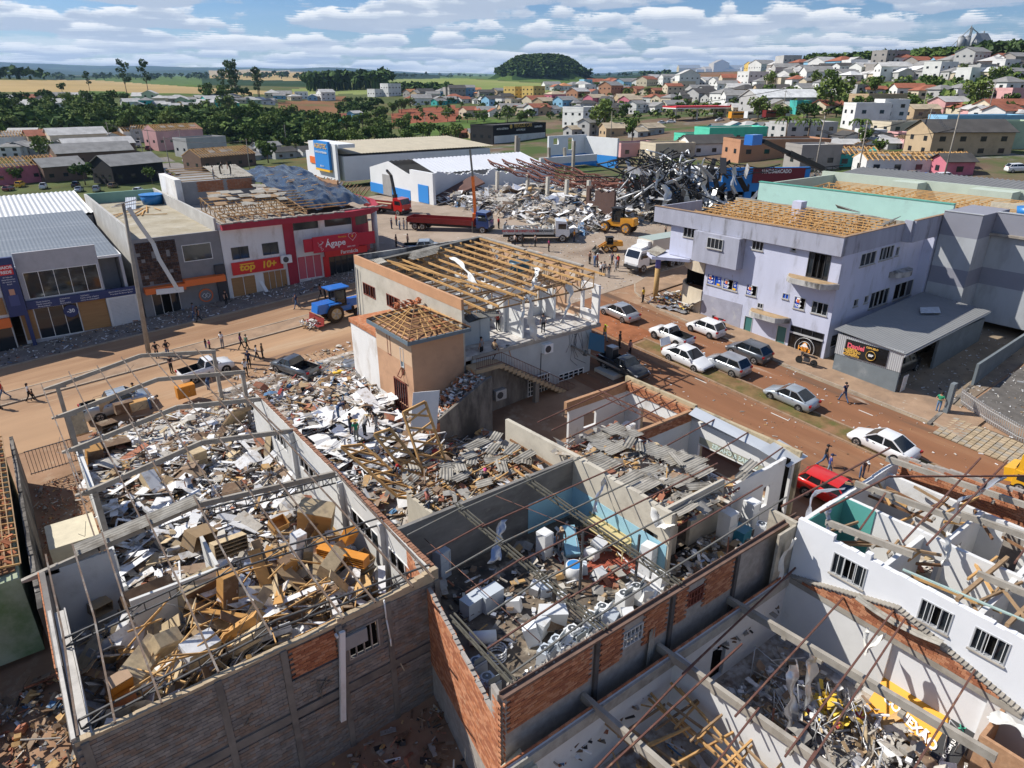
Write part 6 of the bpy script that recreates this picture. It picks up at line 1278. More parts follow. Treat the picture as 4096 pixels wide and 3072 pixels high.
def white_house():
 t=thing('white_house','large white house with barred windows whose roof was torn away','house',(31,8,-1.5),world=True)
 wp=M('bright_white_wall',(.72,.73,.75),.85,.03,.8,.03,stain=[((.60,.60,.60),.70,.1,.5)])
 wo=[(9.6,11.1,2.2,3.3),(6.2,7.4,2.25,3.3),(4.25,5.45,2.25,3.3),(1.5,2.8,2.25,3.3)]
 lt=lambda s:4.0 if s>11.2 or 9.7<s<9.9 else(3.75+.1*mnoise.noise(Vector((s*2,1,0))))
 mb=MB();wall(mb,'y',-8,12.95,26.1,26.35,-3.2,3.85,wo,top=lt);part('side_wall',mb,wp,t)
 for o in wo:window(t,'y',26.1,-1,*o,m_alu,3,0,open_=(1,),sill=m_conc,fw=.05);q=MB();[q.beam((26.06,o[0]+.15+i*.27,o[2]+.05),(26.06,o[0]+.15+i*.27,o[3]-.05),.022,.022)for i in range(int((o[1]-o[0])/.27))];part('window_bars',q,m_whitefr,t)
 mb=MB();wall(mb,'x',26.35,35.2,12.75,12.95,-3,3.9,top=rough(3,3.9,.06));wall(mb,'y',-8,12.75,29.7,29.9,-2.5,3.85,[(8,9,0,2.9),(3,4.2,0,2.9)],top=rough(9,3.85,.06));wall(mb,'y',-8,12.75,34.0,34.2,-2.5,3.6,[(8.6,9.3,.9,3.1),(6.4,7.2,.9,3.1)]);wall(mb,'x',26.35,29.7,9.0,9.2,-2,3.7);wall(mb,'x',29.9,34,8.2,8.4,-2,3.7,[(31,32,0,2.9)]);wall(mb,'x',26.35,34,5.4,5.6,-2,3.7,[(30,31,0,2.9),(27,28,0,2.9)]);wall(mb,'x',26.35,34,1.5,1.7,-2,3.7);part('inner_wall',mb,m_inner,t)
 mb=MB();mb.box(26.36,12.7,.6,29.7,12.74,3.85);mb.box(29.65,11.2,.6,29.69,12.7,3.85);part('teal_paint',mb,M('teal_room',(.10,.35,.31),.85,.06,1),t)
 mb=MB();mb.box(24.8,12.98,-3,26.6,13.1,3.6);mb.box(26.08,13.0,-3,26.3,14.4,3.7);part('rough_stucco_wall',mb,M('combed_stucco',(.40,.36,.29),1,.2,2.5,.8,stain=[((.28,.25,.2),.6,.1,1)]),t)
 mb=MB();mb.box(26.36,-8,.4,35.3,12.74,.6);part('floor_slab',mb,M('littered_floor',(.40,.36,.31),.95,.2,1.5,.1,stain=[((.20,.15,.11),.56,.1,1.2)]),t)
 mb=MB();wall(mb,'y',-8,13,35.5,35.7,-2.6,4.5,top=lambda s:4.0+(13-s)*.12+.12*mnoise.noise(Vector((s*1.5,4,0))));part('street_wall',mb,m_mortar,t)
 brick_panel(t,-2,12.9,35.47,2.9,5.6,.31,.14,'y',cap=290,top=lambda s:3.92+(13-s)*.12+.12*mnoise.noise(Vector((s*1.5,4,0))))
 for x,y0,y1 in((34.6,13.2,6.9),(30.9,12.9,8.3),(26.7,12.0,8.4),(32.2,8.6,4.2),(28.2,6.4,1)):q=MB();q.beam((x,y0,4.1),(x+.3,y1,4.35),.16,.28);[q.box(x-.1,_lerp(y0,y1,k/5)-.05,3.98,x+.1,_lerp(y0,y1,k/5)+.05,4.1)for k in range(1,5)];part('concrete_beam',q,m_portal,t)
 for k,(a,b)in enumerate((((25.6,13.6,4.5),(35.0,13.3,4.55)),((26.4,12.2,4.6),(31.2,11.6,5.0)),((31.2,11.6,5.0),(35.8,7.2,5.5)),((27.3,9.0,4.5),(36.2,9.6,5.2)),((27.9,8.3,4.5),(36.6,8.6,5.4)),((29.3,5.6,4.6),(36,6.0,5.0)),((26.9,10.6,4.4),(30.5,11.3,4.5)),((28,3,4.5),(36,3.6,5)),((27,1,4.5),(36,1.5,5)))):purlin(t,a,b,.07,.08,m_steelbrown)
 for i in range(46):
  x,y=R.uniform(26.6,33.5),R.uniform(1,12.3);a=R.choice((0,1.57,.8,-.6))+R.gauss(0,.15);l=R.uniform(.6,1.7);q=MB();z=R.uniform(2.8,4.1);q.beam((x-l*math.cos(a),y-l*math.sin(a),z+R.uniform(-.3,.2)),(x+l*math.cos(a),y+l*math.sin(a),z+R.uniform(-.3,.2)),.08,.12);part('broken_rafter',q,(m_wood,m_wood2,m_wood3)[i%3],t)
 for y in(6.3,4.6,2.9):purlin(t,(26.2,y,3.9),(30.4,y-.2,4.05),.14,.16,m_wood2,'tie_beam')
 q=MB();q.beam((26.3,8.4,3.95),(27.0,3.2,4.0),.1,.06);part('turquoise_lath',q,M('pale_turquoise_lath',(.36,.47,.43),.8),t)
white_house()
rubble('house_debris',700,(26.9,33.4,.5,12.1),lambda x,y,r:.6+.6*r.random()**2,(8,3,5,4,2,1,1,2,1,1,2,0,1,0),(.15,1.4),.3,25)
def mural_shop():
 t=thing('mural_shop','roofless shop with gabled party wall, bent wires and orange printed wall panel','shop ruin',(22,9,-2.5),world=True)
 gab=lambda s:.85+max(0,1-abs(s-8.1)/4.9)*1.5
 mb=MB();wall(mb,'x',8.5,26.0,12.8,12.98,-3.6,.95,[(20.6,21.6,-2.5,-.45)]);wall(mb,'y',-2,12.8,25.9,26.08,-3.5,.72,[(4.3,7.9,-2.5,.65)]);part('inner_wall',mb,m_inner,t)
 mb=MB();wall(mb,'y',-2,12.8,17.85,18.0,-3.6,1.0);part('inner_wall',mb,m_inner,t)
 mb=MB();mb.box(18.005,-2,-3.6,18.05,12.8,.95);mb.box(8.5,12.7,.45,25.9,12.795,.96);part('grey_render',mb,M('rough_grey_render',(.36,.345,.31),.95,.25,2,.25,stain=[((.24,.22,.19),.6,.1,1)]),t)
 q=MB();q.box(20.6,12.99,-2.5,21.6,13.1,-.45);part('dark_doorway',q,m_void,t)
 mb=MB();wall(mb,'y',3.2,12.9,25.92,26.09,.73,2,top=gab,step=.2);g=part('gable_wall',mb,m_mortar,t)
 brick_panel(t,3.4,12.6,25.9,.95,2.2,.3,.13,'y',cap=150,top=lambda s:gab(s)-.05);mb=MB();mb.box(25.86,3.2,.66,25.99,12.9,.94);part('ring_beam',mb,m_portal,t)
 for i in range(56):y=3.3+i*.171;q=MB();q.obb((25.95,y,gab(y)+.06),(.34,.16,.05),erot(0,.1,0));part('coping_tile',q,m_portal,t)
 q=MB();q.corr((25.5,9.6,gab(9.6)+.12),(.42,0,.05),(0,-3.4,.05),.18,.03,rows=4,sag=-.25);part('ridge_sheets',q,m_fibro,t)
 brick_panel(t,8.7,25.8,12.89,.97,1.09,.26,.11,cap=70,out=-.1)
 for x in(13.6,17.75,22.4):q=MB();q.beam((x-.1,13.5,.95),(x+.2,3.0,1.35),.2,.34);[q.box(x-.13,12.4-k*1.6,.78,x+.15,12.2-k*1.6,.95)for k in range(5)];part('concrete_beam',q,m_portal,t)
 for i,(y,y2)in enumerate(((12.3,12.6),(9.9,10.2),(7.9,8.2),(7.2,7.7),(4.8,5.0),(10.9,11.2))):purlin(t,(17.0 if i!=5 else 8.5,y-.6,1.35),(26.0 if i!=5 else 20,y2,1.5+(.7 if 6<y<9 else 0)),.065,.075,m_steelbrown)
 for i,y in enumerate((11.8,9.0,6.8)):purlin(t,(8,y-1.5,1.3),(18,y,1.35),.06,.07,m_steelbrown)
 mb=MB();mb.box(8.5,-2,-2.8,25.9,12.8,-2.55);part('floor_slab',mb,m_rubfloor,t)
 q=MB();q.box(26.2,3.9,-2.5,29.5,8.0,-2.4);part('side_room_floor',q,m_concdark,t)
 q=MB();q.slab([(26.0,7.6,-2.45),(26.0,4.4,-2.45),(26.05,4.4,.55),(26.05,7.6,.55)],.02);
 q=MB();q.slab([(24.6,7.9,-2.35),(24.6,4.6,-2.35),(26.4,4.6,-1.2),(26.4,7.9,-1.2)],.04,0);q.slab([(24.57,5.2,-2.33),(24.57,4.3,-2.33),(26.4,4.3,-1.15),(26.4,5.2,-1.15)],.03,1);p_=part('printed_panel',q,[plain('print_orange',(.80,.36,.02),.5),plain('print_black',(.02,.02,.02),.4)],t)
 u=Vector((1.8,0,1.15)).normalized()
 lettering('CONEXÃO',.5,m_whitefr,p_,Vector((25.2,6.3,-1.9)),(-.25,-1,-.12),u,.01,.02);lettering('DINHEIRO COM JUROS',.18,m_whitefr,p_,Vector((25.0,4.75,-2.0)),u,(0,1,0),.01,.006);lettering('PIX',.3,plain('pix_green',(.05,.4,.25),.5),p_,Vector((25.9,4.75,-1.45)),u,(0,1,0),.01,.01)
 mb=MB();wall(mb,'x',24.0,25.9,3.7,3.85,-2.6,.6);wall(mb,'x',24.0,25.9,1.4,1.55,-2.6,.6);wall(mb,'y',1.55,3.7,24.0,24.15,-2.6,.6);part('closet_wall',mb,m_rb,t)
mural_shop()
rubble('mural_debris',1700,(18.9,24.9,2,11.9),lambda x,y,r:-2.53+.7*r.random()**1.8+.3*max(0,mnoise.noise(Vector((x*.6,y*.6,3)))),(9,10,2,1,3,1,9,1,0,1,2,3,0,0),(.12,1.2),.3,27,(4,5,3,1))
rubble('yellow_packaging',90,lambda r:(r.gauss(23.4,.45),r.gauss(8.6,.4)),lambda x,y,r:-2.3+.5*r.random(),(1,0,0,0,0,0,0,0,1,0,0,0,1,12),(.2,.6),.6,28,(2,1,0,6))
for i in range(16):
 x,y=R.uniform(18.5,25.2),R.uniform(3,12);q=MB();h=R.uniform(.8,2.4);z=-2.5;q.path([(x,y,z),(x+R.uniform(-.4,.4),y+R.uniform(-.5,.5),z+h),(x+R.uniform(-1,1),y+R.uniform(-1,1),z+h*.8),(x+R.uniform(-1.6,1.6),y+R.uniform(-1.6,1.6),z+.4)],.022,4);single('bent_conduit',q,m_alu,'bent ceiling frame rod hanging in the roofless mural shop','conduit','bent rods in the mural shop')
rubble('bottom_debris',800,(9.5,16.9,2,11.8),lambda x,y,r:-2.5+.8*r.random()**1.8,(4,3,8,6,3,1,2,3,2,1,2,2,0,0),(.2,1.5),.35,29)
for i in range(40):
 x,y=R.uniform(13.9,17.6),R.uniform(4,12.3);a=(0,1.57)[i%2]+R.gauss(0,.12);l=R.uniform(.8,1.8);z=-.3+R.uniform(-.2,.2);q=MB();q.beam((x-l*math.cos(a),y-l*math.sin(a),z),(x+l*math.cos(a),y+l*math.sin(a),z+R.uniform(-.3,.3)),.07,.1);single('ceiling_joist',q,m_wood if i%3 else m_wood2,'pine ceiling joist hanging in the roofless shop at the bottom edge','joist','ceiling joists in the bottom shop')
rubble('alley_debris',500,(10,26,13.0,13.5),lambda x,y,r:-.9+.5*r.random(),(2,2,1,4,0,4,5,5,2,0,0,0,0,0),(.2,1.3),.4,30)
q=MB()
for i in range(46):q.corr((10+i*.33,13.45,-.35),(.32,0,0),(0,-.42,-.12),.16,.05)
struct('alley_tile_roof',q,M('dark_old_tile',(.10,.075,.06),.95,.3,3,.1),'structure')
q=MB();q.corr((16.8,13.3,-.9),(.5,.1,0),(.15,.1,3.1),.16,.03);single('standing_sheet',q,m_fibro,'grey corrugated sheet standing upright in the alley before the brick wall','roof sheet')
q=MB();q.corr((8.3,13.1,.4),(0,-.9,0),(2.2,.4,.05),.2,.05);q.corr((8.5,12.6,.55),(0,-.8,0),(2.0,.2,.05),.2,.05);single('cream_sheets',q,M('yellowish_sheet',(.45,.42,.32),.9,.15,2),'yellowish corrugated sheets over the wall corner at the bottom edge','roof sheet')
def left_house():
 t=thing('tile_house','old house at the left edge with broken clay tiles on bare battens','house',(-5,42,-1.5),world=True)
 mb=MB();mb.box(-12,33.8,-3,-2.9,50,1.3);part('wall',mb,M('green_cream_wall',(.34,.38,.27),.9,.15,.6,.04,stain=[((.12,.20,.07),.56,.15,.35)]),t)
 mb=MB();wall(mb,'y',31,51,-2.45,-2.25,-3,1.2,top=rough(3,1.25,.15));part('boundary_wall',mb,m_concdark,t)
 for i in range(24):y=34.3+i*.68;purlin(t,(-9,y,2.7),(-2.75,y+R.uniform(-.1,.1),1.75),.06,.09,m_wood,'rafter')
 for i in range(22):x=-8.6+i*.28;purlin(t,(x,34.2,2.72-(x+9)*.152),(x,50,2.72-(x+9)*.152),.05,.04,m_wood2,'batten')
 q=MB();q.box(-9,34.4,1.35,-3,49.8,1.4);part('ceiling',q,m_brown if False else m_wood3,t)
 n=0
 q=MB();q.obb((0,0,0),(.4,.22,.05));me=q.mesh('roof_tile',m_tile);l=wloc(t)
 for i in range(280):x,y=R.uniform(-6.5,-2.9),R.uniform(34.4,50);shared('roof_tile',me,t,(x-l[0],y-l[1],2.80-(x+9)*.152-l[2]-R.random()*.3),(R.uniform(-.5,.5),.15+R.uniform(-.4,.4),R.gauss(0,.6)))
left_house()

# ------------------------------------------------------------------ loose rubble between the ruins
def zl(x,y):return zg(x,y)+.1+1.15*max(0,.62+mnoise.noise(Vector((x*.28,y*.28,6))))*max(0,min(1,(54-y)/8))*(1 if x>11.6 else 0)
mound('rubble_bank',11.6,25,30,56,zl,m_rubfloor)
W_MID=(12,5,4,4,2,4,4,2,2,2,1,3,1,0)
rubble('lot_rubble',3000,lambda r:(11.7+13*r.random(),30.5+23*r.random()),lambda x,y,r:zl(x,y)+.05+.4*r.random()**1.5,W_MID,(.15,1.5),.3,31,(5,4,4,1))
rubble('white_ceiling_strips',240,lambda r:(12+8*r.random(),36+9*r.random()),lambda x,y,r:zl(x,y)+.3+.5*r.random(),(9,2,0,1,0,0,0,0,0,2,0,0,0,0),(1.0,3.0),.18,32,(6,0,3,1))
rubble('street_scatter',900,lambda r:(13+14*r.random(),50+8*r.random()),lambda x,y,r:zg(x,y)+.1+.05*r.random(),(6,6,2,1,1,2,2,1,1,1,1,3,0,0),(.05,.6),.2,33)
rubble('brick_rubble',1500,lambda r:(11.6+4.5*r.random(),13+9*r.random()),lambda x,y,r:zg(x,y)+.05+.6*r.random()**2,(2,1,1,4,0,12,3,3,1,0,0,3,0,0),(.15,.8),.5,34,(2,7,2,0))
rubble('front_lot_rubble',500,lambda r:(2+10*r.random(),15+5*r.random()),lambda x,y,r:zg(x,y)+.05+.3*r.random()**2,(2,1,2,4,0,6,4,3,0,0,0,5,0,0),(.15,.8),.4,35,(3,5,2,0))
rubble('passage_rubble',1500,lambda r:(-2.1+2.8*r.random(),31+19*r.random()),lambda x,y,r:zg(x,y)+.05+.3*r.random()**2,(1,4,1,1,0,9,2,0,0,0,0,5,0,0),(.06,.45),.4,36,(2,7,1,0))
rubble('side_lot_rubble',900,lambda r:(-7+5*r.random(),22+10*r.random()),lambda x,y,r:zg(x,y)+.05+.5*r.random()**2,(2,2,3,5,0,5,6,4,1,0,0,3,0,0),(.15,1.3),.4,37,(3,5,2,0))
mb=MB();rr=random.Random(4)
drape('grass_patch',-7.5,-2.2,12,22.5,M('dry_turf',(.15,.15,.06),1,.4,1.5,.3,stain=[((.25,.17,.11),.58,.1,.9)]),.03,.6,bumpy=.08)
for i in range(9000):
 x,y=-7+5*rr.random(),15+8*rr.random();z=zg(x,y);h=.1+.2*rr.random();a=rr.random()*6.3;mb.face([(x,y,z),(x+.08*math.cos(a),y+.08*math.sin(a),z),(x+rr.uniform(-.1,.1),y+rr.uniform(-.1,.1),z+h)],rr.randrange(2))
struct('grass',mb,[M('grass_blade',(.10,.16,.035),1,.3,3),M('grass_blade_dry',(.22,.21,.08),1,.3,3)],'stuff')
rubble('crossing_litter',1500,lambda r:(44+34*r.random(),52+26*r.random()),lambda x,y,r:zg(x,y)+.05,(10,8,2,1,0,2,3,1,0,1,1,3,0,0),(.04,.35),.1,38,(5,4,2,0))
rubble('street_litter',900,lambda r:(36.5+15.5*r.random(),8+42*r.random()),lambda x,y,r:zg(x,y)+.05,(9,7,4,1,0,1,2,0,0,0,1,3,0,0),(.04,.28),.1,39,(5,4,2,0))
rubble('yard_litter',1300,lambda r:(53.5+20*r.random(),3+23*r.random()),lambda x,y,r:zg(x,y)+.09,(12,8,1,1,0,0,1,1,0,0,0,0,0,0),(.04,.3),.1,40,(5,3,1,0))
rubble('kerb_litter',1500,lambda r:(-10+50*r.random(),73+3.9*r.random()),lambda x,y,r:zg(x,y)+.17+.12*r.random()**3,(8,7,1,2,0,2,3,5,1,1,0,2,0,0),(.06,.5),.25,41,(4,5,2,0))
def fallen_truss(label,o,ux,uy,n,w):
 t=thing('fallen_truss',label,'roof truss',o,world=True);ux,uy,o=Vector(ux),Vector(uy),Vector(o)
 P_=lambda a,b:o+ux*a+uy*b
 for a,b,c,d in((0,0,0,n),(w,0,w,n*.92),(0,n,w,n*.92),(0,0,w,0)):q=MB();q.beam(P_(a,b),P_(c,d),.1,.16);part('chord',q,m_wood,t)
 k=5
 for i in range(k):q=MB();q.beam(P_(0,n*i/k),P_(w,n*.92*(i+.9)/k),.07,.12);part('web',q,m_wood,t);q=MB();q.beam(P_(w,n*.92*(i+.2)/k),P_(0,n*(i+.6)/k),.07,.11);part('web',q,m_wood,t)
fallen_truss('pine roof truss standing on end in the rubble heap, right of the pair',at(*k2(1600,1390),.6),(-.95,.25,-.05),(-.1,.35,.93),4.6,1.5)
fallen_truss('pine roof truss sprawled lower in the rubble heap, middle of three',at(*k2(1520,1520),.2),(-.9,.35,.1),(-.35,.55,.75),4.6,1.2)
fallen_truss('pine roof truss sprawled nearest the furniture store wall, left of three',at(*k2(1400,1600),.1),(-.85,.5,.15),(-.4,.75,.55),4.8,1.5)
for i in range(7):
 a=at(*k2(1290+i*22,1060-i*2),.9);q=MB();d=Vector((.55,.3,2.6));s_=Vector((.62,-.25,0));q.slab([a,a+s_,a+s_+d,a+d],.05);single('white_door',q,m_inner,'white panel in the bundle leaning on the lean-to wall','door panel','bundle of white panels leaning on the lean-to')
foil,mem=DEB[9],M('torn_membrane',(.70,.69,.64))
for k,(pts,w,m,lab)in enumerate([([(21.3,9.6,.9),(21.2,9.4,0),(21.0,9.2,-1.2),(21.1,9,-2.3)],1.0,foil,'silver foil sheet hanging in the mural shop, left of two'),([(22.6,9.6,.9),(22.6,9.5,0),(22.4,9.3,-1.2),(22.5,9.2,-2.0)],.8,foil,'silver foil sheet hanging in the mural shop, right of two'),([(24.6,7.9,1.9),(24.4,8.1,1.2),(24.5,8.4,.5),(24.9,8.6,1.3)],.7,mem,'looped pale membrane snagged on the paired roof steels'),([(25.4,12.6,3.4),(25.3,12.9,2.2),(25.2,13,.9),(25.7,12.8,.3)],.6,mem,'long pale rag trailing down the stucco corner of the white house'),([(27.0,12.2,4.6),(26.7,11.9,4.0),(26.3,11.5,3.2)],.7,foil,'foil rag snagged on the near corner of the white house'),([(34.8,8.2,5.3),(33.6,8.6,4.9),(32.8,9,4.2),(32.4,9.2,2.6)],.9,foil,'longest foil rag hanging among the white house steels'),([(29.3,8.0,4.6),(29.1,7.9,4.0),(28.8,7.7,3.4)],.6,mem,'white cloth on the middle wall of the white house'),([(28.4,13.7,2.6),(30.3,14.6,2.0),(32.2,15.4,1.8),(33.5,14.5,2.0)],.9,foil,'foil sheet sagging between copy shop and white house'),([(22.3,21.4,3.6),(21.7,21.2,2.9),(21.0,21.0,2.0)],.6,foil,'foil rag hanging by the blue dado of the repair shop'),([(22.2,18.0,3.5),(21.9,17.3,3.0),(22.0,16.6,3.3)],.9,mem,'pale round cloth caught above the repair shop doorway'),([(17.0,23.4,1.9),(16.4,22.9,1.2),(15.8,22.4,.5)],1.0,foil,'bluish foil sheet slumped against the grey back wall'),([(24.9,3.9,.8),(25.4,3.0,.7),(25.6,2.2,.2)],.9,mem,'white sheet over the brick closet wall at bottom right')]):tag(ribbon(pts,w,k*2.3).build('torn_sheet',m),lab,'torn sheet')

# ------------------------------------------------------------------ vehicles
m_tyre=plain('tyre',(.018,.018,.018),.85,0,.2);m_dusttyre=plain('dusty_tyre',(.07,.045,.03),.95,0,.1);m_rim=plain('alloy_rim',(.42,.43,.44),.35,.6);m_rimd=plain('dark_rim',(.07,.07,.075),.4,.4)
m_cglass=plain('car_glass',(.012,.015,.018),.04,0,.7);m_head=plain('headlight',(.65,.67,.7),.12,.2);m_tail=plain('tail_light',(.35,.01,.012),.25);m_plate=plain('number_plate',(.55,.56,.58),.5);m_black=plain('black_trim',(.02,.02,.022),.55)
def paint(name,c,metal=.0,rough=.28):return plain(name,c,rough,metal,.5,.6)
P_=dict(white=paint('white_paint',(.72,.73,.74)),silver=paint('silver_paint',(.42,.44,.46),.5),grey=paint('grey_paint',(.13,.145,.16),.5),black=paint('black_paint',(.012,.012,.014)),red=paint('red_paint',(.55,.015,.012)),yellow=paint('yellow_paint',(.75,.40,.02)),lsilver=paint('blue_silver_paint',(.40,.45,.49),.4),dred=paint('dark_red_paint',(.18,.02,.02)),blue=paint('blue_paint',(.02,.06,.22)),orange=paint('machine_yellow',(.70,.30,.02),0,.45),tan=paint('tan_paint',(.24,.17,.10),.3),tblue=paint('tractor_blue',(.02,.16,.55),0,.4))
def wheel(t,x,y,r,w,rim=m_rim,tyre=m_tyre,lo=False):
 s=1 if y>0 else-1;q=MB();n=20 if not lo else 10
 q.tube((x,y-w/2,r),(x,y+w/2,r),r,n,0);wh=q.build('wheel',tyre,t)
 q=MB();q.tube((x,y+s*w/2,r),(x,y+s*(w/2+.012),r),r*.66,n,0);rm=q.build('rim',rim,wh)
 if not lo:
  q=MB()
  for k in range(5):a=k*1.2566;q.beam((x,y+s*(w/2+.02),r),(x+r*.6*math.cos(a),y+s*(w/2+.02),r+r*.6*math.sin(a)),r*.16,.02,up=(0,1,0))
  q.tube((x,y+s*(w/2+.012),r),(x,y+s*(w/2+.03),r),r*.14,10);q.build('spoke',m_black if rim is m_rim else m_rim,rm)
STY={'sedan':dict(xs=(.0,.02,.08,.27,.43,.70,.86,.97,1.0),zt=(.50,.60,.66,.95,.955,.955,.97,.93,.62),gh=(.25,.43,.68,.885),doors=2),'hatch':dict(xs=(.0,.02,.08,.26,.45,.80,.95,.985,1.0),zt=(.50,.62,.72,.96,.97,.98,.98,.9,.6),gh=(.24,.40,.86,.985),doors=2),'suv':dict(xs=(.0,.02,.07,.27,.45,.8,.95,.985,1.0),zt=(.6,.75,.9,1.05,1.06,1.07,1.07,1.0,.7),gh=(.25,.38,.88,.98),doors=3),'pickup':dict(xs=(.0,.02,.07,.26,.42,.56,.62,.98,1.0),zt=(.6,.75,.88,1.03,1.03,1.03,1.03,1.03,.7),gh=(.25,.36,.52,.57),doors=1),'dpickup':dict(xs=(.0,.02,.07,.25,.42,.62,.66,.98,1.0),zt=(.6,.75,.92,1.08,1.08,1.08,1.08,1.08,.7),gh=(.23,.33,.60,.65),doors=2)}
def car(style,label,pos,head,col,L=4.4,W=1.75,H=1.47,cat='car',rim=m_rim,lo=False,slope=True,bed=None,group=None,roofcol=None):
 """x forward; pos on the ground under the middle; head: world angle of the nose"""
 S=STY[style];pm=P_[col];t=thing({'pickup':'pickup_truck','dpickup':'pickup_truck'}.get(style,'car'),label,cat,pos,0,group)
 d=1.2;fx,fy=math.cos(head),math.sin(head)
 dz=(zg(pos[0]+fx*d,pos[1]+fy*d)-zg(pos[0]-fx*d,pos[1]-fy*d))/(2*d)if slope else 0;dw=(zg(pos[0]-fy*d,pos[1]+fx*d)-zg(pos[0]+fy*d,pos[1]-fx*d))/(2*d)if slope else 0
 t.rotation_euler=(math.atan(dw),-math.atan(dz),head);hk=H/1.47
 def X(f):return L*(.5-f)
 wid=lambda f:W/2*(1-.16*max(0,(.1-f)/.1)**1.6-.12*max(0,(f-.88)/.12)**1.8)
 q=MB();rows=[];clear=.2 if style in('sedan','hatch')else .3
 xs=sorted(set(list(S['xs'])+[.15,.35,.5,.6,.75]));zt=lambda f:[_lerp(S['zt'][i],S['zt'][i+1],(f-S['xs'][i])/(S['xs'][i+1]-S['xs'][i]))for i in range(8)if S['xs'][i]<=f<=S['xs'][i+1]][0]*hk
 hollow=style in('pickup','dpickup');bx=S['gh'][3]+.02
 for f in xs:
  w,z=wid(f),zt(f);e=(f<.01 or f>.99);c=clear+(.12 if e else 0);rows.append([(X(f),w*.9,c),(X(f),w,c+.16),(X(f),w*1.0,z*.72),(X(f),w*.95,z-.05),(X(f),w*.8,z),(X(f),-w*.8,z),(X(f),-w*.95,z-.05),(X(f),-w,z*.72),(X(f),-w,c+.16),(X(f),-w*.9,c)])
 for r in rows:q.v.extend(r)
 n=10
 for i in range(len(rows)-1):
  for j in range(n):
   k=(j+1)%n;
   if hollow and j==4 and xs[i]>=bx-.06 and xs[i+1]<=.985:continue
   q.f.append((i*n+j,i*n+k,(i+1)*n+k,(i+1)*n+j));q.mi.append(0);q.sm.append(j not in(9,))
 q.f.append(tuple(range(n))[::-1]);q.f.append(tuple((len(rows)-1)*n+j for j in range(n)));q.mi+=[0,0];q.sm+=[False]*2
 q.build('body',pm,t)
 g0,g1,g2,g3=S['gh'];zb=lambda f:zt(f)-.015;zr_=H;wr=W*.36;B=[Vector((X(f),wid(f)*.92,zb(f)))for f in(g0,g3)];T=[Vector((X(f),wr,zr_-.05))for f in(g1,g2)]
 def mir(v):return Vector((v.x,-v.y,v.z))
 q=MB();m1_,m2_=(T[0]+T[1])/2+Vector((0,0,.055)),0;nT=4;rr=[]
 for i in range(nT+1):
  f=i/nT;p=T[0].lerp(T[1],f);c=.05*math.sin(math.pi*f)if True else 0;rr.append([(p.x,p.y,p.z+c*.6),(p.x,p.y*.6,p.z+.04+c),(p.x,-p.y*.6,p.z+.04+c),(p.x,-p.y,p.z+c*.6)])
 for r in rr:q.v.extend(r)
 for i in range(nT):
  for j in range(3):q.f.append((i*4+j,i*4+j+1,(i+1)*4+j+1,(i+1)*4+j));q.mi.append(0);q.sm.append(True)
 for s in(1,-1):
  M_=(lambda v:v)if s>0 else mir
  for a,b in((B[0],T[0]),(B[1],T[1])):q.beam(M_(a),M_(b),.07,.06)
  mid=.5;a=B[0].lerp(B[1],.5);b=T[0].lerp(T[1],.5);q.beam(M_(a),M_(b),.08,.05);q.beam(M_(T[0]),M_(T[1]),.06,.05)
  if S['doors']==3:q.beam(M_(B[0].lerp(B[1],.8)),M_(T[0].lerp(T[1],.82)),.09,.05)
 q.build('roof',P_[roofcol]if roofcol else pm,t)
 e=Vector((0,0,.0));q=MB();q.face([B[0],mir(B[0]),mir(T[0])+Vector((0,0,.03)),T[0]+Vector((0,0,.03))]);q.build('windscreen',m_cglass,t)
 q=MB();q.face([mir(B[1]),B[1],T[1]+Vector((0,0,.03)),mir(T[1])+Vector((0,0,.03))]);q.build('rear_window',m_cglass,t)
 for s in(1,-1):
  M_=(lambda v:v)if s>0 else mir
  for a,b in((0,.49),(.51,1)):q=MB();q.face([M_(B[0].lerp(B[1],a)),M_(B[0].lerp(B[1],b)),M_(T[0].lerp(T[1],b)),M_(T[0].lerp(T[1],a))][::s]);q.build('side_window',m_cglass,t)
 r=.31*hk if style in('sedan','hatch')else .36
 for f in(.19,.79):
  for s in(1,-1):
   if not lo:q=MB();q.tube((X(f),s*(W/2-.05),r),(X(f),s*(W/2+.004),r),r*1.17,18);q.build('wheel_arch',m_black,t)
   wheel(t,X(f),s*(W/2-.09),r,.2,rim,m_tyre,lo)
 for s in(1,-1):
  q=MB();q.obb((X(.045),s*W*.36,zt(.045)-.13),(.28,.3,.13),erot(0,.25,-s*.35));q.build('headlight',m_head,t)
  q=MB();q.obb((X(.985),s*W*.39,zt(.96)-.16),(.16,.24,.17),erot(0,0,s*.3));q.build('tail_light',m_tail,t)
  if not lo:q=MB();q.obb((X(g0+.05),s*(W/2+.06),zb(.3)+.08),(.12,.18,.13));q.build('mirror',pm,t)
  if not lo:
   for f in(.44,.64)[:2 if S['doors']>1 else 1]:q=MB();q.obb((X(f),s*(W/2-.01),zt(.5)*.86),(.16,.03,.03));q.build('door_handle',m_black,t)
 if not lo:
  q=MB();q.box(X(.0)-.06,-W*.3,clear+.1,X(.0)+.01,W*.3,clear+.25);q.build('grille',m_black,t);q=MB();q.box(X(1.0)-.015,-.2,clear+.32,X(1.0)+.02,.2,clear+.45);q.build('number_plate',m_plate,t)
 if hollow:
  a,b,w=X(bx),X(.97),W/2-.1;z=zt(.8);q=MB();q.box(b,-w,clear+.25,a,w,clear+.28);q.box(a-.04,-w,clear+.28,a,w,z-.03);q.box(b,-w,clear+.28,b+.04,w,z-.03);q.box(b,w-.03,clear+.28,a,w,z-.03);q.box(b,-w,clear+.28,a,-w+.03,z-.03);q.build('bed_liner',m_black,t)
 return t
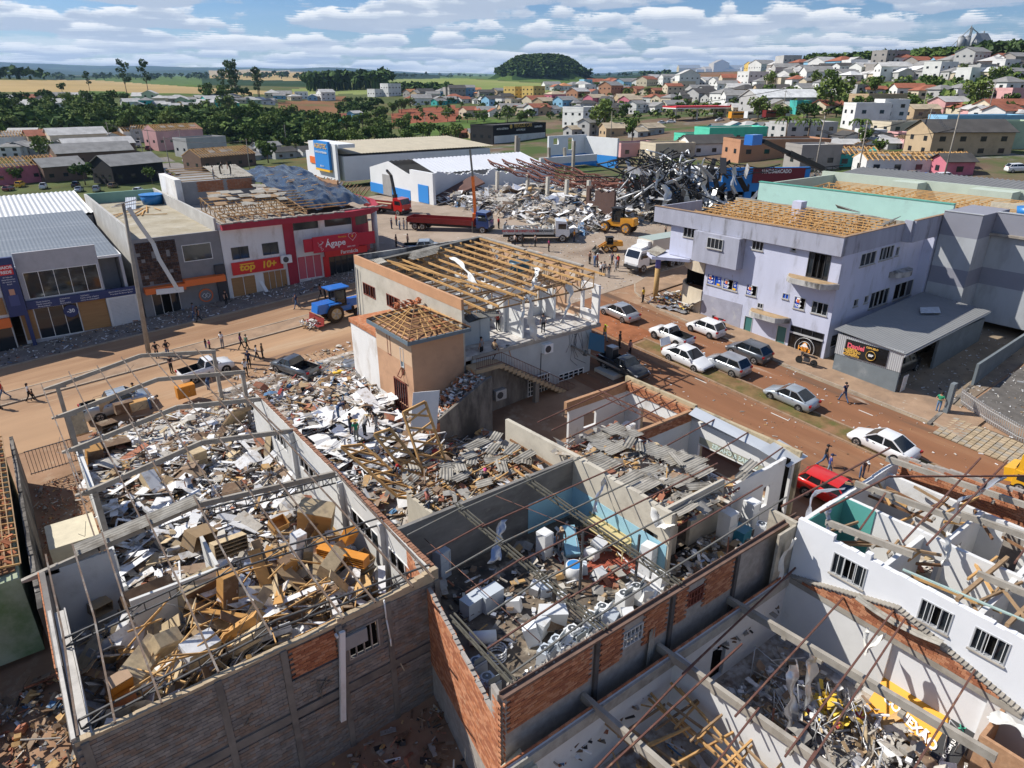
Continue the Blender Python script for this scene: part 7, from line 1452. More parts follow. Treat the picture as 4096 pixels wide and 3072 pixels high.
def cpos(*pt,dz=.04):p=gp(*pt,0);return(p.x,p.y,p.z+dz)
A_UP,A_DN,A_R,A_L=math.pi/2,-math.pi/2,0.0,math.pi
def midc(a,b):p=gp(*a);q=gp(*b);return((p.x+q.x)/2,(p.y+q.y)/2,(p.z+q.z)/2+.03)
def car2(style,label,a,b,head,col,side=-1,W=1.75,**k):
 x,y,z=midc(a,b);x-=side*math.sin(head)*W/2*-1;y-=side*math.cos(head)*W/2;return car(style,label,(x,y,zg(x,y)+.03),head,col,W=W,**k)
car2('sedan','silver sedan driving round the corner by the fallen wire mesh',k4(330,285),k4(483,360),A_UP-.02,'silver',side=-1,L=4.5,W=1.75,H=1.45)
car2('pickup','small white single cab pickup with open black bed in the side street',k4(728,470),k4(912,560),A_UP,'white',L=4.4,W=1.66,H=1.5,cat='pickup truck',rim=m_rimd)
car('hatch','older boxy white hatchback parked by the pavement near the red motorcycle',cpos(*k4(1045,470)),A_UP,'white',L=3.7,W=1.55,H=1.45,rim=m_rimd)
car2('sedan','white sedan with its boot lid open facing down the side street',k4(950,785),k4(743,690),A_DN,'white',side=-1,L=4.66,W=1.8,H=1.48)
car2('hatch','silver hatchback driving up beside the dark grey one',k4(1172,695),k4(1365,790),A_UP,'silver',L=3.9,W=1.7,H=1.52)
car2('hatch','dark grey hatchback parked in front of the lilac building doors',k4(1345,580),k4(1535,705),A_UP,'grey',L=3.95,W=1.7,H=1.55)
car2('sedan','old pale blue silver sedan with a passenger in a pink top',k4(1665,950),k4(1890,1058),A_UP,'lsilver',L=4.1,W=1.61,H=1.42,rim=m_rimd)
car2('sedan','bright white sedan nearest the block paving and picket fence',k5(847,1220),k5(1158,1375),A_UP-.03,'white',L=4.48,W=1.74,H=1.47)
bp=cpos(*k4(400,780));c=car('pickup','black pickup in the shade of the corner building carrying a steel oven',(bp[0]-.3,bp[1],bp[2]),A_DN,'black',L=4.8,W=1.75,H=1.6,cat='pickup truck',rim=m_rimd)
q=MB();q.box(0,0,0,.75,.8,1.15);q.box(.05,-.02,.1,.7,-.002,.95,1);single('oven',q,[plain('stainless_steel',(.35,.36,.37),.35,.7),m_black],'square stainless steel oven riding on the black pickup','oven');bpy.context.view_layer.update();bpy.data.objects['oven'].location=(bp[0]-.5,bp[1]+1.1,bp[2]+.75)
car('dpickup','red double cab pickup with black bed cover behind the copy shop parapet',(37.4,24.9,zg(37.4,24.9)+.03),A_DN,'red',L=4.9,W=1.8,H=1.75,cat='pickup truck')
car('suv','bright red car with dark roof glass parked behind the steel roof tubes',(37.6,16.9,zg(37.6,16.9)+.03),A_DN+.05,'red',L=4.3,W=1.77,H=1.6)
car('dpickup','grey pickup with a bare flat loading bed parked along the avenue',(4.5,57.6,zg(4.5,57.6)+.03),A_R+.03,'lsilver',L=5.0,W=1.8,H=1.75,cat='pickup truck');
car('pickup','white pickup with yellow and blue bed side loaded with salvaged goods',(11.8,59.6,zg(11.8,59.6)+.03),A_R+.1,'white',L=4.5,W=1.7,H=1.55,cat='pickup truck')
car('pickup','dark pickup with slatted bed sides piled with bundles on the dirt lot',(18.0,55.0,zg(18,55)+.03),A_UP+.35,'grey',L=4.9,W=1.75,H=1.55,cat='pickup truck')
car('dpickup','pale blue pickup parked behind the pharmacy column',(44.0,77.5,zg(44,77.5)+.03),-.6,'lsilver',L=5.1,W=1.85,H=1.8,cat='pickup truck');car('suv','black estate car parked beyond the corner building gutter',(49.5,74.0,zg(49.5,74)+.03),A_R,'black',L=4.5,W=1.75,H=1.6)
car('dpickup','grey metallic pickup half hidden under the workshop roof',(57.6,22.9,zg(57.6,22.9)+.06),A_R,'black',L=5.2,W=1.8,H=1.75,cat='pickup truck',slope=False);car('hatch','tan hatchback parked deep inside the workshop',(62.5,24.0,.3),A_R,'tan',L=4,W=1.65,H=1.45,slope=False)
car('hatch','blue grey car just showing behind the orange street wall',(41.2,8.4,zg(41.2,8.4)+.03),A_UP,'grey',L=4.2,W=1.75,H=1.5)
vp=(48.3,8.6,zg(48.3,8.6));t=thing('yellow_van','yellow school van cut off by the right edge of the picture','van',vp,A_UP);q=MB()
for a,b in((-2.3,2.0),):q.box(a,-.95,.45,b,.95,1.5);q.obb((-.2,0,2.0),(4.2,1.75,1.15));q.obb((2.25,0,1.0),(.6,1.7,.9),erot(0,.2,0))
q.build('body',P_['yellow'],t);q=MB();q.obb((1.93,0,1.95),(.06,1.5,.75),erot(0,-.25,0));q.box(-1.9,.87,1.65,1.6,.89,2.35);q.box(-1.9,-.89,1.65,1.6,-.87,2.35);q.build('windows',m_cglass,t);q=MB();q.box(-2,-.97,.9,1.8,-.955,1.3);q.box(-2,.955,.9,1.8,.97,1.3);q.build('black_band',m_black,t);[wheel(t,x,y,.36,.22)for x in(-1.5,1.5)for y in(-.85,.85)]
p=gp(*k4(743,690));q=MB();q.slab([(p.x+.2,p.y+1.0,p.z+1.0),(p.x+1.5,p.y+1.0,p.z+1.0),(p.x+1.45,p.y+1.25,p.z+1.65),(p.x+.25,p.y+1.25,p.z+1.65)],.06);o=q.build('boot_lid',P_['white'],None);o.parent=next(x for x in bpy.data.objects if x.get('label','').startswith('white sedan with its boot'));bpy.context.view_layer.update();o.matrix_parent_inverse=o.parent.matrix_world.inverted()
def lorry(label,pos,head,cab_col,L,W,cab,kind,bed_col,cat='truck',z=1.05):
 """cab at +x"""
 t=thing('truck',label,cat,pos,head);q=MB();q.box(-L/2,-.45,.55,L/2-.3,.45,.85);q.build('chassis',m_black,t)
 ch,cl=cab;x1=L/2;x0=x1-cl;q=MB();pr=[(x0,.75),(x1-.1,.75),(x1,1.1),(x1-.05,1.75),(x1-.45,ch-.12),(x0,ch)]
 b=len(q.v);q.v+=[(a,-W/2+.08,c)for a,c in pr]+[(a,W/2-.08,c)for a,c in pr];n=len(pr);q.f+=[tuple(range(n)),tuple(range(2*n-1,n-1,-1))]+[(i,n+i,n+(i+1)%n,(i+1)%n)for i in range(n)];q.mi+=[0]*(n+2);q.sm+=[False]*(n+2);q.build('cab',P_[cab_col],t)
 q=MB();q.face([(x1-.04,-W/2+.2,1.8),(x1-.04,W/2-.2,1.8),(x1-.41,W/2-.25,ch-.18),(x1-.41,-W/2+.25,ch-.18)]);q.build('windscreen',m_cglass,t)
 for s in(1,-1):q=MB();y=s*(W/2-.07);q.box(x0+.35,min(y,y+s*.01),1.75,x1-.5,max(y,y+s*.01),ch-.4);q.build('side_window',m_cglass,t);q=MB();q.obb((x1-.0,s*(W/2-.35),1.05),(.06,.35,.2));q.build('headlight',m_head,t);q=MB();q.obb((x1-.3,s*(W/2+.15),2.0),(.1,.2,.5));q.build('mirror',m_black,t)
 q=MB();q.box(x1-.12,-W/2+.05,.5,x1+.08,W/2-.05,.85);q.build('bumper',m_black,t)
 for x in[x1-cl*.5]+([-L/2+1.2,-L/2+2.4]if L>7.6 else[-L/2+1.7]):
  for y in(-W/2+.2,W/2-.2):wheel(t,x,y,.5,.34,m_rim,m_dusttyre)
 a,b=-L/2,x0-.25
 if kind=='box':
  q=MB();q.box(a,-W/2,z,b,W/2,z+2.65);q.build('box_body',bed_col,t);q=MB();q.box(a-.01,-W/2-.02,z+2.652,b+.01,W/2+.02,z+2.70);q.build('box_roof',M('green_grey_roof',(.34,.40,.37),.7,.06,1),t);q=MB();q.box(b+.02,-.9,z+1.75,b+.5,.9,z+2.5);q.build('cooling_unit',m_enam,t);q=MB();q.obb((x0+.6,0,ch+.12),(1.3,1.7,.3),erot(0,.2,0));q.build('roof_spoiler',P_[cab_col],t)
 else:
  q=MB();q.box(a,-W/2,z,b,W/2,z+.1);q.build('bed_floor',bed_col,t)
  for s in(1,-1):q=MB();y=s*W/2;q.box(a,min(y,y-s*.06),z+.1,b,max(y,y-s*.06),z+.75);[q.box(k,y-.04,z+.1,k+.08,y+.04,z+.78)for k in(a,(a+b)/2,b-.08)];q.build('side_board',bed_col,t)
  q=MB();q.box(a,-W/2+.07,z+.1,a+.06,W/2-.07,z+.75);q.build('tail_board',bed_col,t);q=MB();q.box(b-.06,-W/2+.07,z+.1,b,W/2-.07,z+1.0);q.build('head_board',bed_col,t)
 return t
def TP(*a):p=gp(*a);return(p.x,p.y,p.z+.03)
q0=gp(*b6(1560,1200));lorry('white refrigerated box truck parked at the corner by the yellow column',(62.6,54.4,zg(62.6,54.4)),A_L-.02,'white',8.3,2.4,(2.75,1.9),'box',M('cream_box_side',(.58,.53,.45),.6,.06,.8))
redbed=M('oxide_red_bed',(.24,.03,.025),.6,.1,2);gbed=M('pale_grey_bed',(.55,.55,.52),.6,.06,2)
t=lorry('white dump lorry with lettered grey sides loaded with rubble',(58.8,72.6,zg(58.8,72.6)),-.65,'white',9.0,2.5,(2.85,1.9),'bed',gbed)
lettering('MATERIAIS DE CONSTRUÇÃO E',.42,plain('sign_red',(.6,.02,.03),.5),t,(-1.85,-1.27,1.5),(1,0,0),(0,0,1),.01,.012,.82);lettering('TERRAPLANAGENS',.42,m_black,t,(1.55,-1.27,1.5),(1,0,0),(0,0,1),.01,.012,.75)
for o in t.children:
 if o.name.startswith('lettering'):o.location=(-1.5 if abs(o.location[0])>100 or True else 0,-1.27,1.5)
ls=[o for o in t.children if o.name.startswith('lettering')];ls[0].location=(-2.15,-1.27,1.5);ls[1].location=(1.1,-1.27,1.5)
for o in ls:o.rotation_euler=(0,0,0)
o=rubble('truck_load',160,lambda r:(-4.2+6*r.random(),-1.1+2.2*r.random()),lambda x,y,r:1.2+.7*r.random(),(9,5,2,1,0,1,1,1,1,1,1,0,0,0),(.2,1.1),.3,50,parent=t)
t=lorry('long red bed crane lorry with blue cab in front of the collapsed supermarket',(53.0,85.2,zg(53,85.2)),-.95,'blue',12.6,2.5,(3.0,1.9),'bed',redbed,'crane truck');q=MB();q.box(3.6,-.4,.8,4.2,.4,2.6);q.beam((3.9,0,2.6),(3.6,.1,7.6),.35,.35);q.build('crane_boom',M('crane_orange',(.75,.17,.03),.5),t);q=MB();q.beam((3.6,.1,7.6),(3.2,.3,11.2),.22,.22);q.beam((3.9,-1.3,.2),(3.9,-1.3,1.6),.15,.15);q.build('boom_extension',m_steelgrey,t)
t=lorry('red flatbed lorry with a folded black crane arm by the blue striped warehouse',(52.9,104.4,zg(52.9,104.4)),-1.2,'red',8.2,2.5,(2.75,1.9),'bed',redbed,'crane truck');q=MB();q.box(1.55,-.35,.8,2.0,.35,3.2);q.beam((1.8,0,3.2),(1.2,0,6.2),.35,.35);q.beam((1.2,0,6.2),(3.8,-3.8,7.4),.28,.32);q.build('crane_arm',m_black,t);q=MB();q.box(-3.8,-1.1,1.16,1.0,1.1,1.5);q.build('plank_load',DEB[10],t)
def machine(label,cat,pos,head,s,body,arch,bucket=True,cabz=3.3):
 t=thing(cat.replace(' ','_'),label,cat,pos,head);t.scale=(s,s,s);q=MB();q.box(-2.6,-.75,1.1,-.6,.75,2.1);q.obb((-2.5,0,1.6),(.4,1.3,.9),erot(0,.2,0));q.box(-.6,-.6,.9,1.3,.6,1.5);q.build('engine_cover',body,t)
 q=MB();q.box(-.6,-.7,1.5,.75,.7,1.7);[q.beam((x,y,1.6),(x,y,cabz),.1,.1)for x in(-.55,.7)for y in(-.65,.65)];q.box(-.75,-.8,cabz,.9,.8,cabz+.12);q.build('cab_frame',m_black,t);q=MB();q.box(-.5,-.62,1.75,.65,.62,cabz-.1);q.build('cab_glass',m_cglass,t)
 for x in arch[0]:
  for y in(-.95,.95):wheel(t,x,y,arch[1],.5,body,m_dusttyre)
 if bucket:q=MB();[q.beam((.6,y,1.9),(2.6,y,.7),.18,.3)for y in(-.5,.5)];q.build('lift_arm',body,t);q=MB();q.slab([(2.5,-1.3,.15),(3.5,-1.3,.1),(3.5,1.3,.1),(2.5,1.3,.15)],.06);q.slab([(2.5,-1.3,.1),(2.5,1.3,.1),(2.6,1.3,1.1),(2.6,-1.3,1.1)],.06);[q.slab([(2.5,y,.12),(3.5,y,.12),(2.6,y,1.1)],.05)for y in(-1.3,1.3)];q.build('bucket',m_steelgrey,t)
 return t
machine('yellow wheel loader seen from behind beside the dark broken wall','wheel loader',TP(*b6(1450,840)),A_UP+.35,1.0,P_['orange'],((-1.6,1.6),.75));machine('small yellow skid steer loader in the middle of the crossing','skid steer',TP(*b6(1375,1005)),2.6,.62,P_['orange'],((-.9,.9),.62),True,2.9)
t=machine('blue tractor with blue canopy pushing debris on the avenue','tractor',TP(*cE(985,1370)),0.1,.95,P_['tblue'],((1.9,),.5),False,3.3)
for y in(-.85,.85):wheel(t,-1.0+.2,y,.9,.5,plain('tan_rim',(.45,.33,.18),.6),m_dusttyre);q=MB();q.obb((-.8,y,1.95),(1.4,.55,.12));q.build('mudguard',P_['tblue'],t)
q=MB();q.box(-1.2,-.9,3.43,1.1,.9,3.55);q.build('canopy',P_['tblue'],t);q=MB();q.box(.8,-.4,1.2,2.9,.4,2.0);q.build('bonnet',P_['tblue'],t);q=MB();q.slab([(-2.6,-1.6,.1),(-3.3,-1.6,.1),(-3.3,1.6,.1),(-2.6,1.6,.1)],.06);q.slab([(-2.6,-1.6,.1),(-2.6,1.6,.1),(-2.5,1.6,.9),(-2.5,-1.6,.9)],.06);q.build('rear_scoop',redbed,t)
rubble('scoop_load',120,lambda r:(22.3+1.4*r.random(),63+2*r.random()),lambda x,y,r:zg(x,y)+.2+.4*r.random(),(9,4,2,1,0,1,1,1,0,1,0,0,0,0),(.15,.7),.4,51)
def bike(label,pos,head,col):
 t=thing('motorcycle',label,'motorcycle',pos,head);t.rotation_euler=(.12,0,head)
 for x in(-.65,.65):q=MB();q.tube((x,-.05,.3),(x,.05,.3),.3,18);q.build('wheel',m_tyre,t)
 q=MB();q.obb((.1,0,.78),(.5,.26,.24),erot(0,-.15,0));q.obb((-.6,0,.8),(.5,.2,.1));q.obb((.62,0,.6),(.4,.14,.06),erot(0,.2,0));q.build('tank',col,t);q=MB();q.obb((-.3,0,.84),(.6,.25,.09));q.build('seat',m_black,t);q=MB();q.obb((0,0,.45),(.5,.25,.35));q.beam((.65,0,.3),(.42,0,1.0),.06,.1);q.beam((-.65,.1,.3),(0,.1,.4),.05,.06);q.beam((.4,-.35,1.02),(.4,.35,1.02),.03,.03);q.obb((.52,0,.92),(.12,.16,.16));q.build('engine',m_rimd,t)
bike('red motorcycle parked on the pavement below the beer windows',(53.6,38.3,zg(53.6,38.3)+.16),A_UP+.1,P_['red']);bike('black motorcycle parked in front of the black pizzeria front',(52.9,28.3,zg(52.9,28.3)+.16),A_UP+.1,P_['black'])

# ------------------------------------------------------------------ people
def pose_mesh(name,kind):
 J={};B=[]
 bend={'bend':1.25,'stoop':.55}.get(kind,.03);st={'walk':.33,'walk2':.22}.get(kind,.0);H_=Vector((0,0,.90))
 def up(h,y=0,f=0):return H_+Vector((math.sin(bend)*h+math.cos(bend)*f,y,math.cos(bend)*h-math.sin(bend)*f))
 def add(n,p,r,par=None,m=1):
  J[n]=(Vector(p),r)
  if par:B.append((par,n,m))
 add('pelvis',H_,.135);add('waist',up(.17),.115,'pelvis',1);add('chest',up(.38),.145,'waist',1);add('neck',up(.54),.055,'chest',0);add('head',up(.66,0,.02),.092,'neck',0);add('top',up(.76,0,.01),.075,'head',0);add('nose',up(.655,0,.115),.018,'head',0)
 for s,k in((1,'l'),(-1,'r')):
  add('sh'+k,up(.46,s*.18),.062,'chest',1);a={'akimbo':(up(.22,s*.38),up(.06,s*.17,.05)),'point':(up(.5,s*.30,.25 if s>0 else 0),up(.66,s*.25,.48))if s>0 else(up(.2,s*.24),up(-.06,s*.25,.05)),'carry':(up(.2,s*.22,.05),up(.22,s*.16,.3)),'lean':(up(.22,s*.3,.05),up(.2,s*.08,.2))}.get(kind)
  if a is None:
   if bend>.5:sh=up(.46,s*.18);a=(sh+Vector((.06,s*.02,-.27)),sh+Vector((.1,0,-.52)))
   else:w=st*s*.7;a=(up(.2,s*.24,-w*.5),up(-.05,s*.24,-w*.6+.08))
  add('el'+k,a[0],.045,'sh'+k,1 if s*0==0 else 0);add('wr'+k,a[1],.031,'el'+k,0);d=(a[1]-a[0]).normalized();e=Vector((0,1,0)).cross(d)if abs(d.y)<.9 else Vector((1,0,0));add('pa'+k,a[1]+d*.07,.03,'wr'+k,0)
  for i in range(4):add('f%d%s'%(i,k),a[1]+d*(.145-abs(i-1.3)*.012)+e*(i-1.5)*.022+Vector((0,-s*.02,0)),.009,'pa'+k,0)
  add('th'+k,a[1]+d*.075+e*.05,.01,'wr'+k,0)
  g=st*s;add('hp'+k,H_+Vector((0,s*.09,-.06)),.095,'pelvis',2);kx=.5*g+(.04 if st else .015);add('kn'+k,(kx,s*.10,.48),.066,'hp'+k,2);bx=g-(.12 if g<0 else-.02);zb=.12 if g<0 else .08;add('an'+k,(bx,s*.10,zb),.043,'kn'+k,2);add('toe'+k,(bx+.16,s*.115,zb-.045 if g>=0 else .05),.038,'an'+k,3);add('heel'+k,(bx-.05,s*.10,zb-.035),.035,'an'+k,3)
 ids={n:i for i,n in enumerate(J)};me=bpy.data.meshes.new(name);me.from_pydata([tuple(v[0])for v in J.values()],[(ids[a],ids[b])for a,b,m in B],[]);ob=bpy.data.objects.new(name,me);COL.objects.link(ob);ob.modifiers.new('s','SKIN');sb=ob.modifiers.new('u','SUBSURF');sb.levels=1;sb.render_levels=1
 for i,(p,r)in enumerate(J.values()):v=me.skin_vertices[0].data[i];v.radius=(r,r);v.use_root=i==0
 bpy.context.view_layer.update();out=bpy.data.meshes.new_from_object(ob.evaluated_get(bpy.context.evaluated_depsgraph_get()));bpy.data.objects.remove(ob);out.name=name
 seg=[(J[a][0],J[b][0],m,b)for a,b,m in B]
 for p in out.polygons:
  c=Vector(p.center);best=min(seg,key=lambda s_:(c-(s_[0]+(s_[1]-s_[0])*max(0,min(1,(c-s_[0]).dot(s_[1]-s_[0])/max(1e-9,(s_[1]-s_[0]).length_squared))))).length);m=best[2]
  if m==1 and best[3].startswith('el')and(c-best[1]).length<.14:m=0
  if best[3]=='waist' and c.z<H_.z-.0 and bend<.3:m=2
  p.material_index=m;p.use_smooth=True
 hd=J['head'][0];return out,hd,bend
POSES={k:pose_mesh('person_'+k,k)for k in('stand','walk','walk2','akimbo','bend','stoop','point','carry','lean')}
skins=[plain('skin_%s'%k,c,.6)for k,c in(('light',(.50,.29,.20)),('tan',(.36,.19,.12)),('dark',(.20,.10,.06)))];CL={}
def cl(c):
 if c not in CL:CL[c]=M('cloth_%d'%len(CL),c,.9,.12,12,.1)
 return CL[c]
BLK,JEAN,WHT,RED,NAVY,GRY,YEL,GRN,PNK,TEAL,PUR,TAN_=(.02,.02,.022),(.07,.12,.22),(.66,.66,.65),(.45,.03,.03),(.025,.035,.08),(.22,.22,.23),(.72,.48,.03),(.03,.25,.13),(.6,.08,.22),(.02,.25,.27),(.10,.03,.12),(.42,.30,.19)
hairm=[M('hair_black',(.015,.012,.01),.7,.2,9),M('hair_brown',(.07,.04,.02),.7,.2,9)]
_hm={}
def headgear(kind):
 if kind in _hm:return _hm[kind]
 q=MB();n=14
 def dome(r,z0,h,k=5,ell=1.0):
  b=len(q.v)
  for j in range(k+1):
   a=j/k*math.pi/2
   for i in range(n):t=2*math.pi*i/n;q.v.append((r*ell*math.cos(a)*math.cos(t)-.012,r*math.cos(a)*math.sin(t),z0+h*math.sin(a)))
  for j in range(k):
   for i in range(n):q.f.append((b+j*n+i,b+j*n+(i+1)%n,b+(j+1)*n+(i+1)%n,b+(j+1)*n+i));q.mi.append(0);q.sm.append(True)
 dome(.108,.0,.13,5,1.1)
 if kind=='straw':q.tube((0,0,.02),(0,0,.035),.25,16,0)
 if kind=='cap':q.obb((.14,0,.03),(.15,.16,.015))
 if kind=='long':q.obb((-.075,0,-.08),(.07,.17,.26))
 _hm[kind]=q.mesh('headgear',[]);return _hm[kind]
def person(label,pos,pose,facing,shirt,trousers,hair='hair',hairc=None,h=1.7,skin=0,group=None,shoes=BLK):
 me,hd,bend=POSES[pose];o=bpy.data.objects.new('person',me.copy()if False else me);COL.objects.link(o)
 if len(me.materials)<4:
  for _ in range(4-len(me.materials)):me.materials.append(None)
 for i,m in enumerate((skins[skin],cl(shirt),cl(trousers),cl(shoes))):o.material_slots[i].link='OBJECT';o.material_slots[i].material=m
 s=h/1.72;o.location=pos;o.scale=(s,s,s);o.rotation_euler=(0,0,facing);tag(o,label,'person',group)
 hm=headgear(hair);g=bpy.data.objects.new({'straw':'straw_hat','cap':'cap'}.get(hair,'hair'),hm);COL.objects.link(g);g.parent=o;g.location=hd+Vector((0,0,.0 if bend<.5 else-.02));g.rotation_euler=(0,bend*.7,0)
 if len(hm.materials)==0:hm.materials.append(None)
 g.material_slots[0].link='OBJECT';g.material_slots[0].material=cl(hairc)if hairc else hairm[R.random()<.25]
STRAW=(.50,.36,.16)
